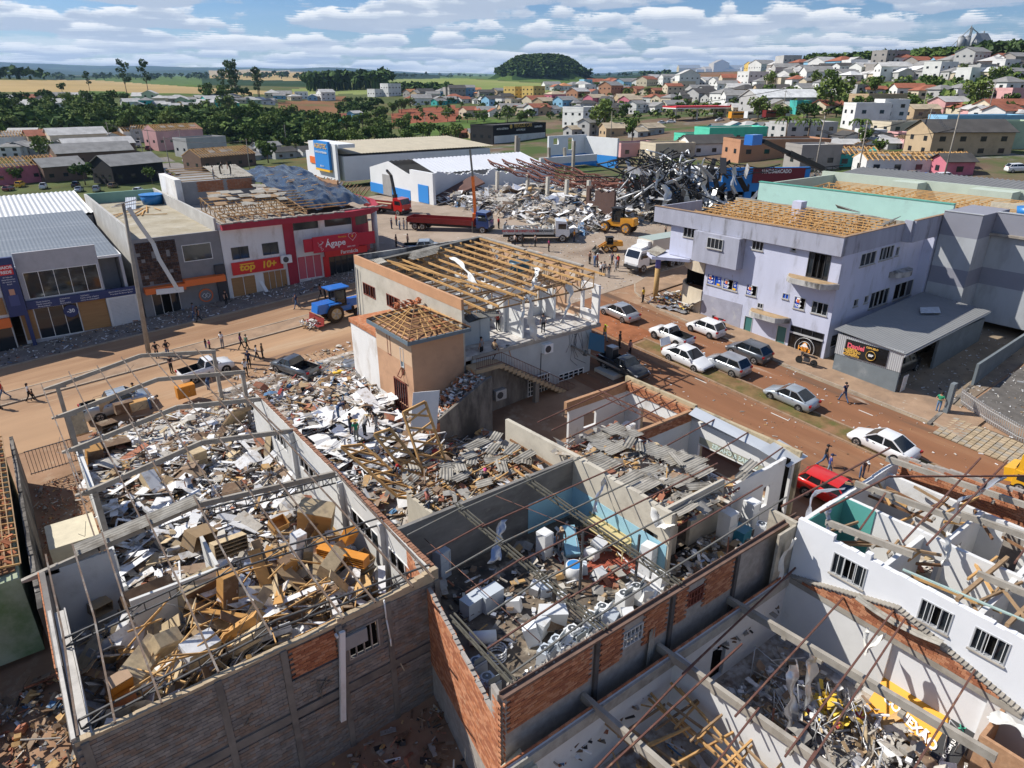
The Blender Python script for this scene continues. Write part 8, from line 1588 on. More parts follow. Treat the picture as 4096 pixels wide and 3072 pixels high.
PEOPLE=[(k1(1270,275),None,'akimbo',-1.4,BLK,BLK,'hair',None,'man in black with hands on hips beside the leaning lamp pole'),(k1(1355,260),None,'akimbo',-1.2,BLK,JEAN,'hair',None,'man in black shirt and jeans right of the man in all black'),(k1(1660,195),None,'stand',-.9,BLK,JEAN,'long',None,'woman in black top next to the child in pink'),(k1(1690,203),None,'stand',-.9,PNK,BLK,'long',None,'small child in pink on the median kerb'),(k1(1795,190),None,'carry',-2.4,WHT,GRY,'hair',None,'man in white shirt with folded arms on the median'),(k1(1945,195),None,'walk2',0,PUR,BLK,'long',None,'woman in dark purple walking along the median'),(k1(1990,205),None,'walk2',.2,(.10,.20,.14),BLK,'hair',None,'man in grey green shirt beside the woman in purple'),(k1(2070,285),None,'walk2',-.4,WHT,BLK,'long',None,'girl in white top by the dark loaded pickup'),(k1(2115,270),None,'stand',-.6,(.09,.09,.05),BLK,'hair',None,'boy in dark patterned top by the dark loaded pickup'),(k1(40,600),None,'walk',A_L,RED,JEAN,'hair',None,'person in red shirt walking out at the left edge'),(k1(248,612),None,'walk2',0,WHT,BLK,'long',None,'woman in white top walking on the avenue at left'),(k1(275,608),None,'walk2',0,BLK,BLK,'hair',None,'child in black with pink shoes beside the woman in white'),(k1(5,680),None,'stand',0,BLK,BLK,'hair',None,'dark clothed person cut by the left edge below the red shirt'),(k1(1095,622),-1.0,'stand',-.8,YEL,(.2,.26,.3),'hair',None,'man in yellow shirt standing among the sideboards'),(k1(1215,680),-1.0,'bend',-.5,WHT,JEAN,'hair',None,'man in white bending over beside the tan sideboard'),(k1(1680,530),-1.0,'stoop',.5,NAVY,JEAN,'hair',None,'person in navy stooping next to the orange chest of drawers'),(k1(1985,420),None,'carry',1.2,WHT,BLK,'hair',None,'man in white shirt lifting goods at the end of the white pickup'),(k1(2010,350),None,'stand',-2,NAVY,BLK,'cap',NAVY,'man in navy behind the man lifting goods'),(k1(1385,390),None,'carry',-1,BLK,BLK,'hair',None,'person in black leaning on the grey pickup bonnet'),(k1(1550,1395),-1.0,'stoop',1.6,(.55,.54,.55),JEAN,'long',None,'person in striped white top and jeans on the white sheets in mid store'),(k2(710,950),.2,'bend',0,NAVY,JEAN,'hair',None,'man in navy bent double in the rubble heap'),(k2(815,1090),.1,'carry',.2,BLK,NAVY,'hair',None,'man in black left of the two straw hats'),(k2(860,1145),.1,'stand',1.7,GRN,(.2,.2,.18),'straw',STRAW,'man in green shirt and straw hat searching the rubble'),(k2(925,1100),.1,'stoop',.2,GRY,BLK,'straw',STRAW,'person in grey with straw hat next to the green shirt'),(k2(1020,1030),.1,'stoop',A_L,BLK,GRY,'hair',None,'man in black right of the two straw hats'),(k2(1150,1510),.3,'stoop',-.6,BLK,JEAN,'cap',RED,'man in black with red cap under the pine trusses'),(m1(230,720),.3,'carry',A_L,(.45,.16,.13),JEAN,'cap',GRY,'man in salmon shirt and grey cap behind the repair shop wall'),(m1(690,560),.6,'stand',1.2,BLK,BLK,'cap',PNK,'man in black with pink cap in the annex doorway'),(k3(1060,1070),3.26,'stand',1.9,GRY,BLK,'hair',None,'man in grey shirt and shorts on the stair landing'),(k3(1165,1088),2.9,'walk2',.1,TAN_,BLK,'hair',None,'man in tan shirt starting down the outside stair'),(k3(1262,1128),2.2,'walk2',.1,BLK,BLK,'cap',(.12,.12,.11),'man in black numbered shirt going down the outside stair'),(k3(1110,893),3.8,'point',-2.2,TEAL,JEAN,'cap',(.3,.45,.6),'man in teal shirt pointing from the open upper floor'),(k3(1188,850),3.8,'lean',-1.6,RED,BLK,'hair',None,'man in red shirt beside the man in teal upstairs'),(k3(1180,812),3.8,'stand',-1.6,BLK,BLK,'hair',None,'man in black behind the man in red upstairs'),(k3(1553,872),3.8,'stand',1.2,GRY,BLK,'hair',None,'man in grey with his back turned at the torn membrane upstairs'),(k4(235,535),None,'walk2',-1.5,YEL,(.25,.30,.36),'cap',(.6,.75,.05),'man in yellow shirt and lime cap on the side street'),(k4(438,655),None,'stand',-1.6,(.30,.16,.15),BLK,'long',None,'woman in dusty pink by the cab of the black pickup'),(k4(355,592),None,'stand',-1.2,BLK,BLK,'hair',None,'person in the shade behind the steel oven'),(k4(545,225),None,'stand',1.8,YEL,BLK,'hair',None,'man in mustard yellow beside the silver sedan'),(k5(600,905),None,'walk',1.2,NAVY,JEAN,'hair',None,'man in navy shirt striding along by the workshop'),(k5(1435,995),None,'lean',A_L,GRN,(.12,.2,.32),'hair',None,'man in green vest leaning on the gate post'),(k5(430,1475),None,'walk',-1.2,BLK,JEAN,'cap',BLK,'man in black shirt and cap behind the man in blue'),(k5(465,1560),None,'walk2',-1.0,(.05,.07,.25),(.2,.26,.32),'cap',NAVY,'man in blue top beside the red car'),(k5(757,1580),None,'stoop',-2.2,(.14,.11,.12),JEAN,'cap',WHT,'man in striped polo and white cap looking down'),(m1(1290,1040),0.02,'stand',-2.0,(.08,.08,.09),GRY,'cap',TAN_,'man in dark shirt and shorts with beige cap in the repair shop'),(m3(1205,965),-1.48,'stoop',.5,BLK,BLK,'hair',None,'person stooping inside the copy shop'),(cE(620,1285),None,'walk',A_L+.3,NAVY,JEAN,'cap',NAVY,'man in navy crossing the avenue in front of the blue tractor'),(cE(830,1188),None,'walk2',.2,(.3,.12,.08),BLK,'long',None,'woman with long hair behind the blue tractor'),(cE(868,1200),None,'stand',.2,BLK,BLK,'cap',BLK,'man in black next to the long haired woman'),(cD(1722,1398),None,'walk2',A_L,BLK,BLK,'hair',None,'man in black shorts on the pavement below the round logo'),(cD(1685,1370),None,'walk2',A_L,(.12,.16,.25),JEAN,'hair',None,'man in blue jeans behind the man in black shorts'),(cD(1958,1255),None,'stand',-1,BLK,BLK,'hair',None,'person in black by the charcoal pillar'),(b6(1270,1140),None,'stand',-1,RED,NAVY,'cap',WHT,'person in red with white helmet at the crossing'),(b6(1248,1143),None,'stand',0,(.08,.16,.32),JEAN,'hair',None,'person in blue beside the white helmet'),(b6(1300,1222),None,'stand',.4,WHT,BLK,'hair',None,'person in white nearest the corner building at the crossing'),(b6(1330,1215),None,'stand',.4,GRY,BLK,'hair',None,'man in grey between white and dark shirts at the crossing'),(b6(1370,1238),None,'stand',.2,(.05,.05,.055),GRY,'cap',BLK,'man in dark printed shirt facing the box truck'),(b6(1398,1130),None,'walk2',A_L,NAVY,BLK,'hair',None,'man in navy walking past behind the group'),(b6(1430,1178),None,'walk2',A_L,(.34,.36,.42),GRY,'hair',None,'man in pale grey walking beside the box truck'),(b6(1450,1150),None,'stand',A_L,RED,BLK,'straw',STRAW,'man in red with straw hat beside the box truck'),(b6(1205,1120),None,'stand',0,(.09,.05,.04),BLK,'hair',None,'person whose head shows above the corner building wall'),(b6(1070,925),None,'stand',-1.2,(.70,.28,.02),NAVY,'hair',None,'worker in orange by the wheel of the rubble lorry'),(b6(852,1010),None,'stand',-1,PNK,BLK,'long',None,'person in pink alone behind the corner building roof'),(b6(500,883),None,'stand',0,BLK,BLK,'hair',None,'person in black at the tail of the rubble lorry'),(b6(735,968),None,'stand',0,(.15,.13,.13),BLK,'hair',None,'dark haired person under the lorry side'),(b6(420,812),None,'stand',0,(.35,.03,.03),BLK,'hair',None,'person in dark red by the blue cab'),(b6(472,832),None,'stoop',0,GRY,BLK,'hair',None,'person stooping between the two lorries'),(b6(560,965),None,'stand',0,(.45,.38,.34),BLK,'hair',None,'pale clothed person below the lorry tail'),(b6(625,962),None,'stand',0,BLK,BLK,'long',None,'long haired person below the lorry side lettering'),(b6(1860,868),None,'akimbo',-1.6,(.52,.45,.34),BLK,'cap',(.5,.45,.38),'man in cream shirt alone before the ruined supermarket'),(cE(1440,598),None,'stand',0,NAVY,NAVY,'hair',None,'person in navy left of the group by the red lorry bed'),(cE(1482,570),None,'stand',0,RED,NAVY,'cap',RED,'man in red cap in the group by the red lorry bed'),(cE(1510,606),None,'stand',0,(.3,.36,.4),JEAN,'hair',None,'man in pale blue in the group by the red lorry bed'),(cE(1548,600),None,'stand',A_L,GRY,JEAN,'hair',None,'man in grey second from right by the red lorry bed'),(cE(1575,607),None,'stand',A_L,(.16,.16,.17),GRY,'hair',None,'man with his back turned, right end of the group by the red lorry bed'),(cE(1480,752),None,'stand',-1,BLK,BLK,'hair',None,'person in black beside the pale blue pickup'),(cE(1580,745),None,'stand',-1,(.4,.25,.2),BLK,'hair',None,'person in salmon between pale pickup and black car'),(t1(1428,1128),11.4,'stoop',0,BLK,BLK,'hair',None,'roof worker in black kneeling on the attic roof, left'),(t1(1497,1128),11.5,'stoop',A_L,BLK,BLK,'hair',None,'roof worker in black kneeling on the attic roof, right'),(t1(1386,1165),11.3,'stand',0,(.5,.47,.42),GRY,'hair',None,'man in pale shirt at the edge of the attic roof')]
for i,(pt,z,pose,fc,sh,tr,hr,hc,lab)in enumerate(PEOPLE):
 p=gp(*pt)if z is None else at(*pt,z)
 person(lab,(p.x,p.y,p.z+.03),pose,fc,sh,tr,hr,hc,(1.05 if 'child' in lab else 1.5 if 'boy' in lab or 'girl' in lab else 1.6 if 'woman' in lab else 1.72),i%3)

# ------------------------------------------------------------------ lamp pole and goods on the lot
q=MB();t=thing('lamp_pole','tall leaning concrete pole with a torn strip of metal hanging from its head','pole',(8.67,67.3,-.75),world=True);q.tube((8.67,67.3,-.9),(9.3,67.25,12.9),.22,10,0,.13);part('shaft',q,M('pole_concrete',(.30,.27,.23),.95,.2,2),t)
q=MB();q.beam((8.4,67.4,12.7),(10.6,66.9,12.9),.06,.06);q.slab([(8.6,67,12.9),(10.3,66.6,13.3),(10.4,67.1,13.2),(8.8,67.5,12.8)],.05);part('lamp_bracket',q,m_alu,t)
q=MB();pr=[(9.6,67,12.6),(10.2,66.9,11),(10.9,66.9,9.4),(11.1,66.8,8.0),(11.7,66.7,6.2),(12.1,66.7,5.0)]
for a,b in zip(pr[:-1],pr[1:]):q.beam(a,b,.35,.04,up=(0,1,.3))
part('torn_strip',q,m_metalroof,t)
bd=plain('barrel_blue',(.02,.11,.42),.45)
for i,(x,y)in enumerate(((23.2,51.8),(24.1,51.2),(24.4,52.6))):z=zg(x,y);q=MB();q.tube((x,y,z),(x+(.1 if i==1 else 0),y,z+1.0),.33,18);[q.tube((x,y,z+h),(x,y,z+h+.04),.35,18)for h in(.3,.65)];single('barrel',q,bd,('blue plastic barrel, left of three by the corner building','tilted blue plastic barrel, middle of three by the corner building','blue barrel half hidden behind the other two by the wall')[i],'barrel')
q=MB();q.tube((21.7,52.0,-.4),(21.7,52.0,.35),.6,20);q.beam((21.2,51.9,.38),(22.3,52.1,.38),.05,.04);single('tank',q,plain('stainless_steel',(.35,.36,.37),.35,.7),'round steel tank with dark lid beside the yellow sacks','tank')
for i in range(8):
 x,y=20.2+(i%3)*.45,51.2+(i//3)*.25;z=zg(x,y)+.15+(i//3)*.24;q=MB()
 for k in range(5):f=k/4;w=.28*math.sin(math.pi*(f*.8+.1));q.obb((x+(f-.5)*.65,y,z),(.18,w*1.5,w*.8),erot(0,0,R.uniform(-.2,.2)))
 single('sack',q,DEB[13],'yellow sack in the pile beside the round steel tank','sack','yellow sacks on the dirt lot')
t=thing('metal_gate','rust black barred gate leaf at the pavement left of the ruined store','gate',(-.5,51.6,-1.7),world=True)
for i in range(15):q=MB();x=-1.9+i*.2;q.beam((x,50.6+i*.02,-1.7),(x,50.6+i*.02,.1),.03,.03);part('bar',q,m_darkfr,t)
for z in(-1.6,0.05):q=MB();q.beam((-1.95,50.6,z),(1,50.9,z),.05,.05);part('rail',q,m_darkfr,t)
q=MB();q.box(-1.7,37.6,-1.8,.6,40.2,0);single('meter_hut',q,M('yellowed_tile_slab',(.58,.52,.38),.7,.1,2),'small block with yellowed tiled top beside the store left wall','hut')
q=MB()
for i in range(9):q.beam((53.5+i*.42,44.6,zg(53,45)+.2+.5*math.sin(i)),(53.9+i*.42,48.6,zg(53,48)+.3),.025,.025)
for i in range(8):q.beam((53.4,44.7+i*.5,zg(53,45)+.3),(57.0,44.9+i*.5,zg(55,46)+.35+.3*math.sin(i)),.025,.025)
single('wire_mesh',q,m_steelbrown,'sheet of rusty reinforcing mesh lying on the corner pavement','wire mesh')
for i,(x0,y0,x1,y1,z1)in enumerate(((54.2,44.6,55.0,41.3,1.6),(55.0,46.5,57.5,44.5,2.2),(53.2,45.6,53.9,42.2,.3))):
 q=MB();n=14
 for k in range(n+1):
  f=k/n
  for s in(-1,0,1):q.v.append((_lerp(x0,x1,f)+s*.35+.2*mnoise.noise(Vector((f*5,s,i))),_lerp(y0,y1,f)+.2*mnoise.noise(Vector((f*6,s+3,i))),_lerp(zg(x0,y0)+.25,zg(x1,y1)+z1,f*f)+.25*mnoise.noise(Vector((f*7,s*2,i+4)))))
 for k in range(n):
  for s in(0,1):a=k*3+s;q.f.append((a,a+1,a+4,a+3));q.mi.append(0);q.sm.append(True)
 single('foil_sheet',q,DEB[9],('silver insulation sheet hanging over the corner pavement edge','silver insulation sheet draped from the round bay','crumpled strip of silver sheet nearest the street at the corner')[i],'insulation sheet')
rubble('corner_debris',260,lambda r:(54+3.5*r.random(),42.3+5*r.random()),lambda x,y,r:zg(x,y)+.2+.5*r.random()**2,(5,2,1,1,0,0,0,4,1,2,0,0,2,2),(.15,1.2),.35,52)

# ------------------------------------------------------------------ the collapsed supermarket and the sheds behind it
def D(u,v,d):r=_ray(u,v);k=d/math.hypot(r[0],r[1]);return Vector((r[0]*k,r[1]*k,CAM_H+r[2]*k))
def back_sheds():
 wt=M('shed_white',(.66,.67,.68),.8,.05,.4,.02);wr=M('white_metal_roof',(.72,.73,.75),.5,.05,.3,0,metal=.1);bb=plain('sky_blue_paint',(.02,.22,.60),.6)
 t=thing('warehouse','white gabled warehouse with blue stripe along its base','warehouse',(76,118,3),world=True);q=MB()
 q.prism([(61.6,112),(62,112),(62,128),(61.6,128)],3,7.7);q.face([(61.6,112,7.7),(61.6,128,7.7),(61.6,120,9.4)][::-1]);q.box(62,127.7,3,92,128,7.7);q.box(61.5,104,3,62,111.9,8.6);wall(q,'x',62,92,108,108.4,3,8,top=rough(2,7.6,.9,.35));part('wall',q,wt,t)
 q=MB();q.box(61.45,112,3.2,61.58,128,4.9);part('blue_stripe',q,bb,t);q=MB();q.box(61.4,119,3.2,61.56,122.5,6.9);part('sliding_door',q,m_plastergrey,t);q=MB();q.box(61.4,105.5,3.4,61.48,109,6.4);part('blue_door',q,bb,t)
 for s in(0,1):q=MB();q.corr((62 if s else 66.5,120,9.45),(30 if s else 26,0,0),(0,8.4 if s else-8.4,-1.85),.9,.06,t=.03);part('roof',q,wr,t)
 t=thing('vet_store','long white store with beige roof and blue veterinary sign','store',(86,160,3),world=True);q=MB();q.box(66,150,2.5,106,172,7.8);q.box(64.5,150.5,2.5,65,166,10.4);q.box(65,150,9.6,69,166,10.4);part('wall',q,wt,t);q=MB();q.corr((66,150,8.3),(41,0,0),(0,22.5,1.3),.8,.06,t=.03);part('roof',q,M('beige_roof',(.44,.39,.29),.7,.1,.4),t)
 q=MB();q.box(63.8,153,4.8,64.4,161,10.8);s=part('sign',q,bb,t);q=MB();q.box(63.75,153,4.3,64.42,161,4.75);sub('yellow_edge',q,plain('sign_yellow',(.85,.48,.03),.5),s,t)
 for l,z,sz,c in(('AGROTEC',9.7,1.5,plain('sign_yellow',(.85,.48,.03),.5)),('FARMÁCIA VETERINÁRIA',8.4,.6,m_whitefr),('3653-1113',5.4,.5,m_whitefr)):lettering(l,sz,c,s,(63.7,157,z),(0,-1,0),(0,0,1),.02,.01)
 q=MB();q.box(64.3,162,5.5,64.48,165.5,7);part('red_banner',q,plain('orange_sign',(.75,.16,.03),.5),t)
 t=thing('blue_white_ruin','tall white and sky blue wall corner left standing in the wreck','ruin',(126,136,3),world=True);q=MB();wall(q,'x',118,131,141,141.6,5.9,10.6,[(119.5,121.3,8.5,10),(124.5,126.3,7,10)]);q.box(130.4,129,5.9,131,141,10.2);q.box(106,129.5,5.2,124,130.2,6.8);part('wall',q,wt,t);q=MB();q.box(118,140.9,3,131,141.55,5.88);q.box(130.35,129,3,131,140.9,5.88);q.box(106,129.4,4.6,124,130.1,5.18);part('blue_dado',q,bb,t);q=MB();[q.beam((x,y,3),(x+R.uniform(-.6,.6),y,h),.6,.6)for x,y,h in((104,136,11),(109,130,9),(113,126,10.5),(116,132,8.5),(99,130,12))];k=part('column',q,m_portal,t);k['kind']='stuff'
 t=thing('collapsed_supermarket','collapsed supermarket hall, bare posts and red trusses sagging over shelves','ruin',(78,88,4),world=True)
 for x,y in((75.2,95.5),(74,88.7),(74.1,84.1),(76.3,81.4),(72,100),(83,79)):q=MB();q.beam((x,y,3.4),(x+.2,y,8.6),.5,.5);part('post',q,M('pale_post',(.50,.47,.41),.9,.1,1),t)
 q=MB();wall(q,'y',72.5,78.5,73.3,73.7,3,8.3,[(76.6,77.8,6.2,8)],top=rough(5,7.9,.8,.5));part('brown_wall',q,M('chocolate_wall',(.10,.06,.05),.85,.15,1),t)
 for k in range(5):
  q=MB();n=22;A_,B_=Vector((73+k*2.4,104-k,10.2)),Vector((79+k*2.6,75.5-k*.5,8.6));pp=[A_.lerp(B_,i/n)+Vector((mnoise.noise(Vector((i*.3,k,1)))*1.0,0,-1.6*math.sin(math.pi*i/n)+mnoise.noise(Vector((i*.5,k,2)))*.5))for i in range(n+1)];lo=[p+Vector((.5,0,-.7))for p in pp]
  for i in range(n):q.beam(pp[i],pp[i+1],.2,.2);q.beam(lo[i],lo[i+1],.17,.17);q.beam(pp[i],lo[i+1],.1,.1);q.beam(lo[i],pp[i],.1,.1)
  part('sagging_truss',q,M('rusty_truss',(.22,.09,.065),.7,.2,2),t)
 for k in range(7):q=MB();z=3.9+(k%4)*.75;y=80+(k//4)*.3;q.box(75.5,y,z,76.3,y+14,z+.1);[q.box(75.6,y+i*2,3.6,75.7,y+i*2+.08,z)for i in range(8)];part('shelf_rack',q,DEB[10],t)
 q=MB();q.slab([(63.5,104.5,3.6),(63.5,108,3.6),(72,107,7.2),(72,103.5,6.2)],.3);part('printed_wall',q,plain('brown_mural',(.11,.05,.035),.6),t)
 t=thing('supermarket_front','blue supermarket front with dark red sign under torn black roofing','supermarket',(98,70,3),world=True);o=Vector((90.5,77,0));e=Vector((.86,-.51,0));f=Vector((.51,.86,0))
 q=MB();B_=lambda a,b,z0,z1,d0=0,d1=.6:q.prism([tuple((o+e*x+f*y)[:2])for x,y in((a,d0),(b,d0),(b,d1),(a,d1))],z0,z1)
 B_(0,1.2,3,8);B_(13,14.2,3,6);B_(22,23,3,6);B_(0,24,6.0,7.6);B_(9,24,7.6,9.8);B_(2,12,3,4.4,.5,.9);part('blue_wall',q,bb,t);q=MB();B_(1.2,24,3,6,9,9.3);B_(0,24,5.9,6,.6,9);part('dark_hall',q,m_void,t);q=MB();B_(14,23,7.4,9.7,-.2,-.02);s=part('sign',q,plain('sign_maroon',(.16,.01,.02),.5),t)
 lettering('SUPERMERCADO',.85,m_whitefr,s,o+e*18-f*.22+Vector((0,0,9.2)),e,(0,0,1),.03,.02,.8);q=MB();B_(4,9,6.5,9.6,2,6);part('white_block',q,wt,t)
 rr=random.Random(12);q=MB()
 for i in range(85):
  x,y=79+rr.random()*12,68+rr.random()*10;h=5+7.5*rr.random()**.8;pp=[(x+rr.uniform(-1.5,1.5)*k,y+rr.uniform(-1.5,1.5)*k,h+(1.2*k-.75*k*k))for k in range(4)];q.path([(a,b,max(3.2,c))for a,b,c in pp],.07+.09*rr.random(),5,rr.randrange(3))
 k=part('bent_ribs',q,[m_black,m_black,m_alu],t);k['kind']='stuff';q=MB()
 for i in range(170):x,y,z=78+rr.random()*22,66+rr.random()*12,3.6+rr.random()*7.5*(1 if i%2 else .5);h=rr.uniform(.5,2.0);rot=erot(rr.gauss(0,.9),rr.gauss(0,.9),rr.random()*6);q.obb((x,y,z),(h*2,h*.5,.05),rot,rr.choice((0,0,1,2)))
 k=part('torn_sheets',q,[m_black,m_alu,DEB[0]],t);k['kind']='stuff'
 q=MB();
 for i in range(12):q.slab([tuple(o+e*(21+i*.35)+f*(-4)+Vector((0,0,4+i*.42))),tuple(o+e*(21.3+i*.35)+f*(-4)+Vector((0,0,4.1+i*.42))),tuple(o+e*(22.5+i*.35)+f*1+Vector((0,0,7.2+i*.2))),tuple(o+e*(22.2+i*.35)+f*1+Vector((0,0,7.1+i*.2)))],.05)
 part('hanging_grey_roof',q,m_steelgrey,t)
 for a,b,c in(((77,76,12.2),(93,70,5),2.5),((79,74,12.8),(88,66,4),2.2),((78,79,11.5),(92,77,4.5),3),((84,78,13),(82,68,4),2),((88,76,12),(104,66,10.5),-1.6),((76,84,9),(90,74,12.5),-1.5),((95,74,11.5),(116,62,10),-1.2)):
  q=MB();n=14;a,b=Vector(a),Vector(b);pp=[a.lerp(b,i/n)+Vector((0,0,c*math.sin(math.pi*i/n)+.3*mnoise.noise(Vector((i*.6,c,1)))))for i in range(n+1)];lo=[p_+Vector((.35,.25,-.8))for p_ in pp]
  for i in range(n):q.beam(pp[i],pp[i+1],.16,.16);q.beam(lo[i],lo[i+1],.14,.14);q.beam(pp[i],lo[i+1],.09,.09);q.beam(lo[i],pp[i],.09,.09)
  part('bent_lattice_rib',q,m_black,t)
 for i in range(26):x,y,z=78+rr.random()*24,67+rr.random()*12,5+rr.random()*6;tt=ribbon([(x,y,z),(x+rr.uniform(-1,1),y+rr.uniform(-1,1),z-1.2),(x+rr.uniform(-1.5,1.5),y+rr.uniform(-1,1),z-2.6),(x+rr.uniform(-2,2),y-1,max(3.6,z-4))],rr.uniform(.7,2.2),i*1.7);part('crumpled_sheet',tt,(m_alu,DEB[0],m_black,m_metalroof)[i%4],t)
 a,b=D(*t3(905,1095),118),D(*t3(520,915),104);t=thing('boom_lift','boom lift with blue basket raised over the supermarket','boom lift',(a.x,a.y,3),world=True);q=MB();q.beam(a,a.lerp(b,.6),.7,.7);q.beam(a.lerp(b,.55),b,.5,.5);part('boom',q,m_black,t);q=MB();q.obb(b+Vector((-1.4,.6,.2)),(2.2,1.3,1.3));part('basket',q,P_['tblue'],t);q=MB();q.obb((a.x,a.y,4),(3,2.4,2));part('turret',q,P_['tblue'],t)
back_sheds()
def zm(x,y):return zg(x,y)+1.1*max(0,1-((x-80)/17)**2)*max(0,1-((y-88)/20)**2)+.9*max(0,mnoise.noise(Vector((x*.2,y*.2,2))))
mound('market_rubble_bank',62,98,68,108,lambda x,y:zm(x,y)if 63<x<97 and 69<y<107 else zg(x,y)-.1,m_rubfloor,1.0)
rubble('market_rubble',5200,lambda r:(63+33*r.random(),70+37*r.random()),lambda x,y,r:zm(x,y)+.1+1.0*r.random()**2,(16,9,1,1,1,1,6,3,1,3,1,1,0,0),(.25,3.4),.35,60,(5,3,6,2))

# ------------------------------------------------------------------ houses
WC={'white':(.66,.66,.64),'cream':(.55,.48,.36),'pale grey':(.42,.42,.41),'bare concrete':(.30,.28,.26),'yellow':(.62,.45,.14),'pink':(.52,.17,.22),'teal':(.06,.40,.36),'light blue':(.22,.42,.58),'tan':(.44,.33,.21),'brick orange':(.42,.22,.13),'mint':(.10,.55,.38),'brown':(.17,.11,.08),'pale green':(.38,.48,.34),'black':(.02,.02,.022),'rose':(.60,.34,.33)}
RC={'grey':(.24,.235,.225),'pale grey':(.46,.45,.43),'red tile':(.30,.105,.06),'dark':(.075,.07,.065),'orange tile':(.44,.19,.085),'white':(.64,.64,.62),'beige':(.44,.36,.25),'bare timber':(.34,.21,.10)}
def wm(n):return M('wall_'+n.replace(' ','_'),WC[n],.9,.1,.3,0,stain=[(tuple(c*.72 for c in WC[n]),.64,.1,.2)])
def rm(n):return M('roof_'+n.replace(' ','_'),RC[n],.85,.22,.35,0,stain=[(tuple(min(1,c*1.3)for c in RC[n]),.6,.1,.15)])
def house(lab,u,v,w,d,h,wc,rc,roof='gable',yaw=0.0,floors=1,cat='house',group=None,pos=None):
 p=pos or gF(u,v);k=math.hypot(p[0],p[1])/1475;w,d,h=w*k,d*k,h*k;t=thing(cat.replace(' ','_'),lab,cat,p,yaw,group);q=MB();q.box(-w/2,-d/2,-1.5,w/2,d/2,h);W_=q.build('wall',wm(wc),t);rs=min(w,d)*.22;e=.5
 if roof=='gable' or roof=='bare':
  q=MB();q.face([(-w/2-.01,-d/2,h),(-w/2-.01,d/2,h),(-w/2-.01,0,h+rs)][::-1]);q.build('gable',wm(wc),t);q=MB();q.face([(w/2+.01,-d/2,h),(w/2+.01,d/2,h),(w/2+.01,0,h+rs)]);q.build('gable',wm(wc),t)
  if roof=='gable':
   for s in(1,-1):q=MB();q.slab([(-w/2-e,s*(d/2+e),h-.15),(w/2+e,s*(d/2+e),h-.15),(w/2+e,0,h+rs+.05),(-w/2-e,0,h+rs+.05)][::s],.12);q.build('roof',rm(rc),t)
  else:
   q=MB();n=int(w/1.1)
   for i in range(n+1):
    x=-w/2+w*i/n
    for s in(1,-1):q.beam((x,s*(d/2+e),h-.1),(x,0,h+rs),.14,.2)
   for j in range(-3,4):q.beam((-w/2,j*d/7,h+rs*(1-abs(j)/3.5)),(w/2,j*d/7,h+rs*(1-abs(j)/3.5)),.1,.12)
   k=q.build('roof_timbers',m_wood if w>9 else m_wood2,t);q=MB();q.box(-w/2+.2,-d/2+.2,h,w/2-.2,d/2-.2,h+.05);q.build('ceiling',rm('dark'),t)
   q=MB();[q.slab([(x,-y,h+rs*.45),(x+2.4,-y,h+rs*.45),(x+2.4,-y*.35,h+rs*.78),(x,-y*.35,h+rs*.78)],.06)for x,y in((R.uniform(-w/2,w/2-2.5),d*.3)for _ in range(int(w/5)))];q.build('roof_sheets',rm('grey'),t)
 elif roof=='hip':
  q=MB();a=max(0.3,(w-d)/2)if w>d else .3;r0,r1=(-a,0,h+rs),(a,0,h+rs);c=[(-w/2-e,-d/2-e,h-.12),(w/2+e,-d/2-e,h-.12),(w/2+e,d/2+e,h-.12),(-w/2-e,d/2+e,h-.12)];q.face([c[0],c[1],r1,r0]);q.face([c[1],c[2],r1]);q.face([c[2],c[3],r0,r1]);q.face([c[3],c[0],r0]);q.face(c[::-1]);q.build('roof',rm(rc),t)
 else:
  q=MB();[q.box(*b)for b in((-w/2-.05,-d/2-.05,h+.002,w/2+.05,-d/2+.2,h+.7),(-w/2-.05,d/2-.2,h+.002,w/2+.05,d/2+.05,h+.7),(-w/2-.05,-d/2+.2,h+.002,-w/2+.2,d/2-.2,h+.7),(w/2-.2,-d/2+.2,h+.002,w/2+.05,d/2-.2,h+.7))];q.build('parapet',wm(wc),t);q=MB();q.box(-w/2+.2,-d/2+.2,h+.002,w/2-.2,d/2-.2,h+.3);q.build('roof',rm(rc),t)
 for f in range(floors):
  z=h*(f+.42)/floors
  for s,L in((0,w),(1,d)):
   n=max(1,min(5,int(L/4)))
   for i in range(n):
    x=-L/2+L*(i+.5)/n;q=MB();a,b=(.7,.55);
    if s==0:q.box(x-a,-d/2-.04,z-b,x+a,-d/2+.02,z+b)
    else:q.box(-w/2-.04,x-a,z-b,-w/2+.02,x+a,z+b)
    q.build('window',m_glass,t)
 return t
A0=0.0
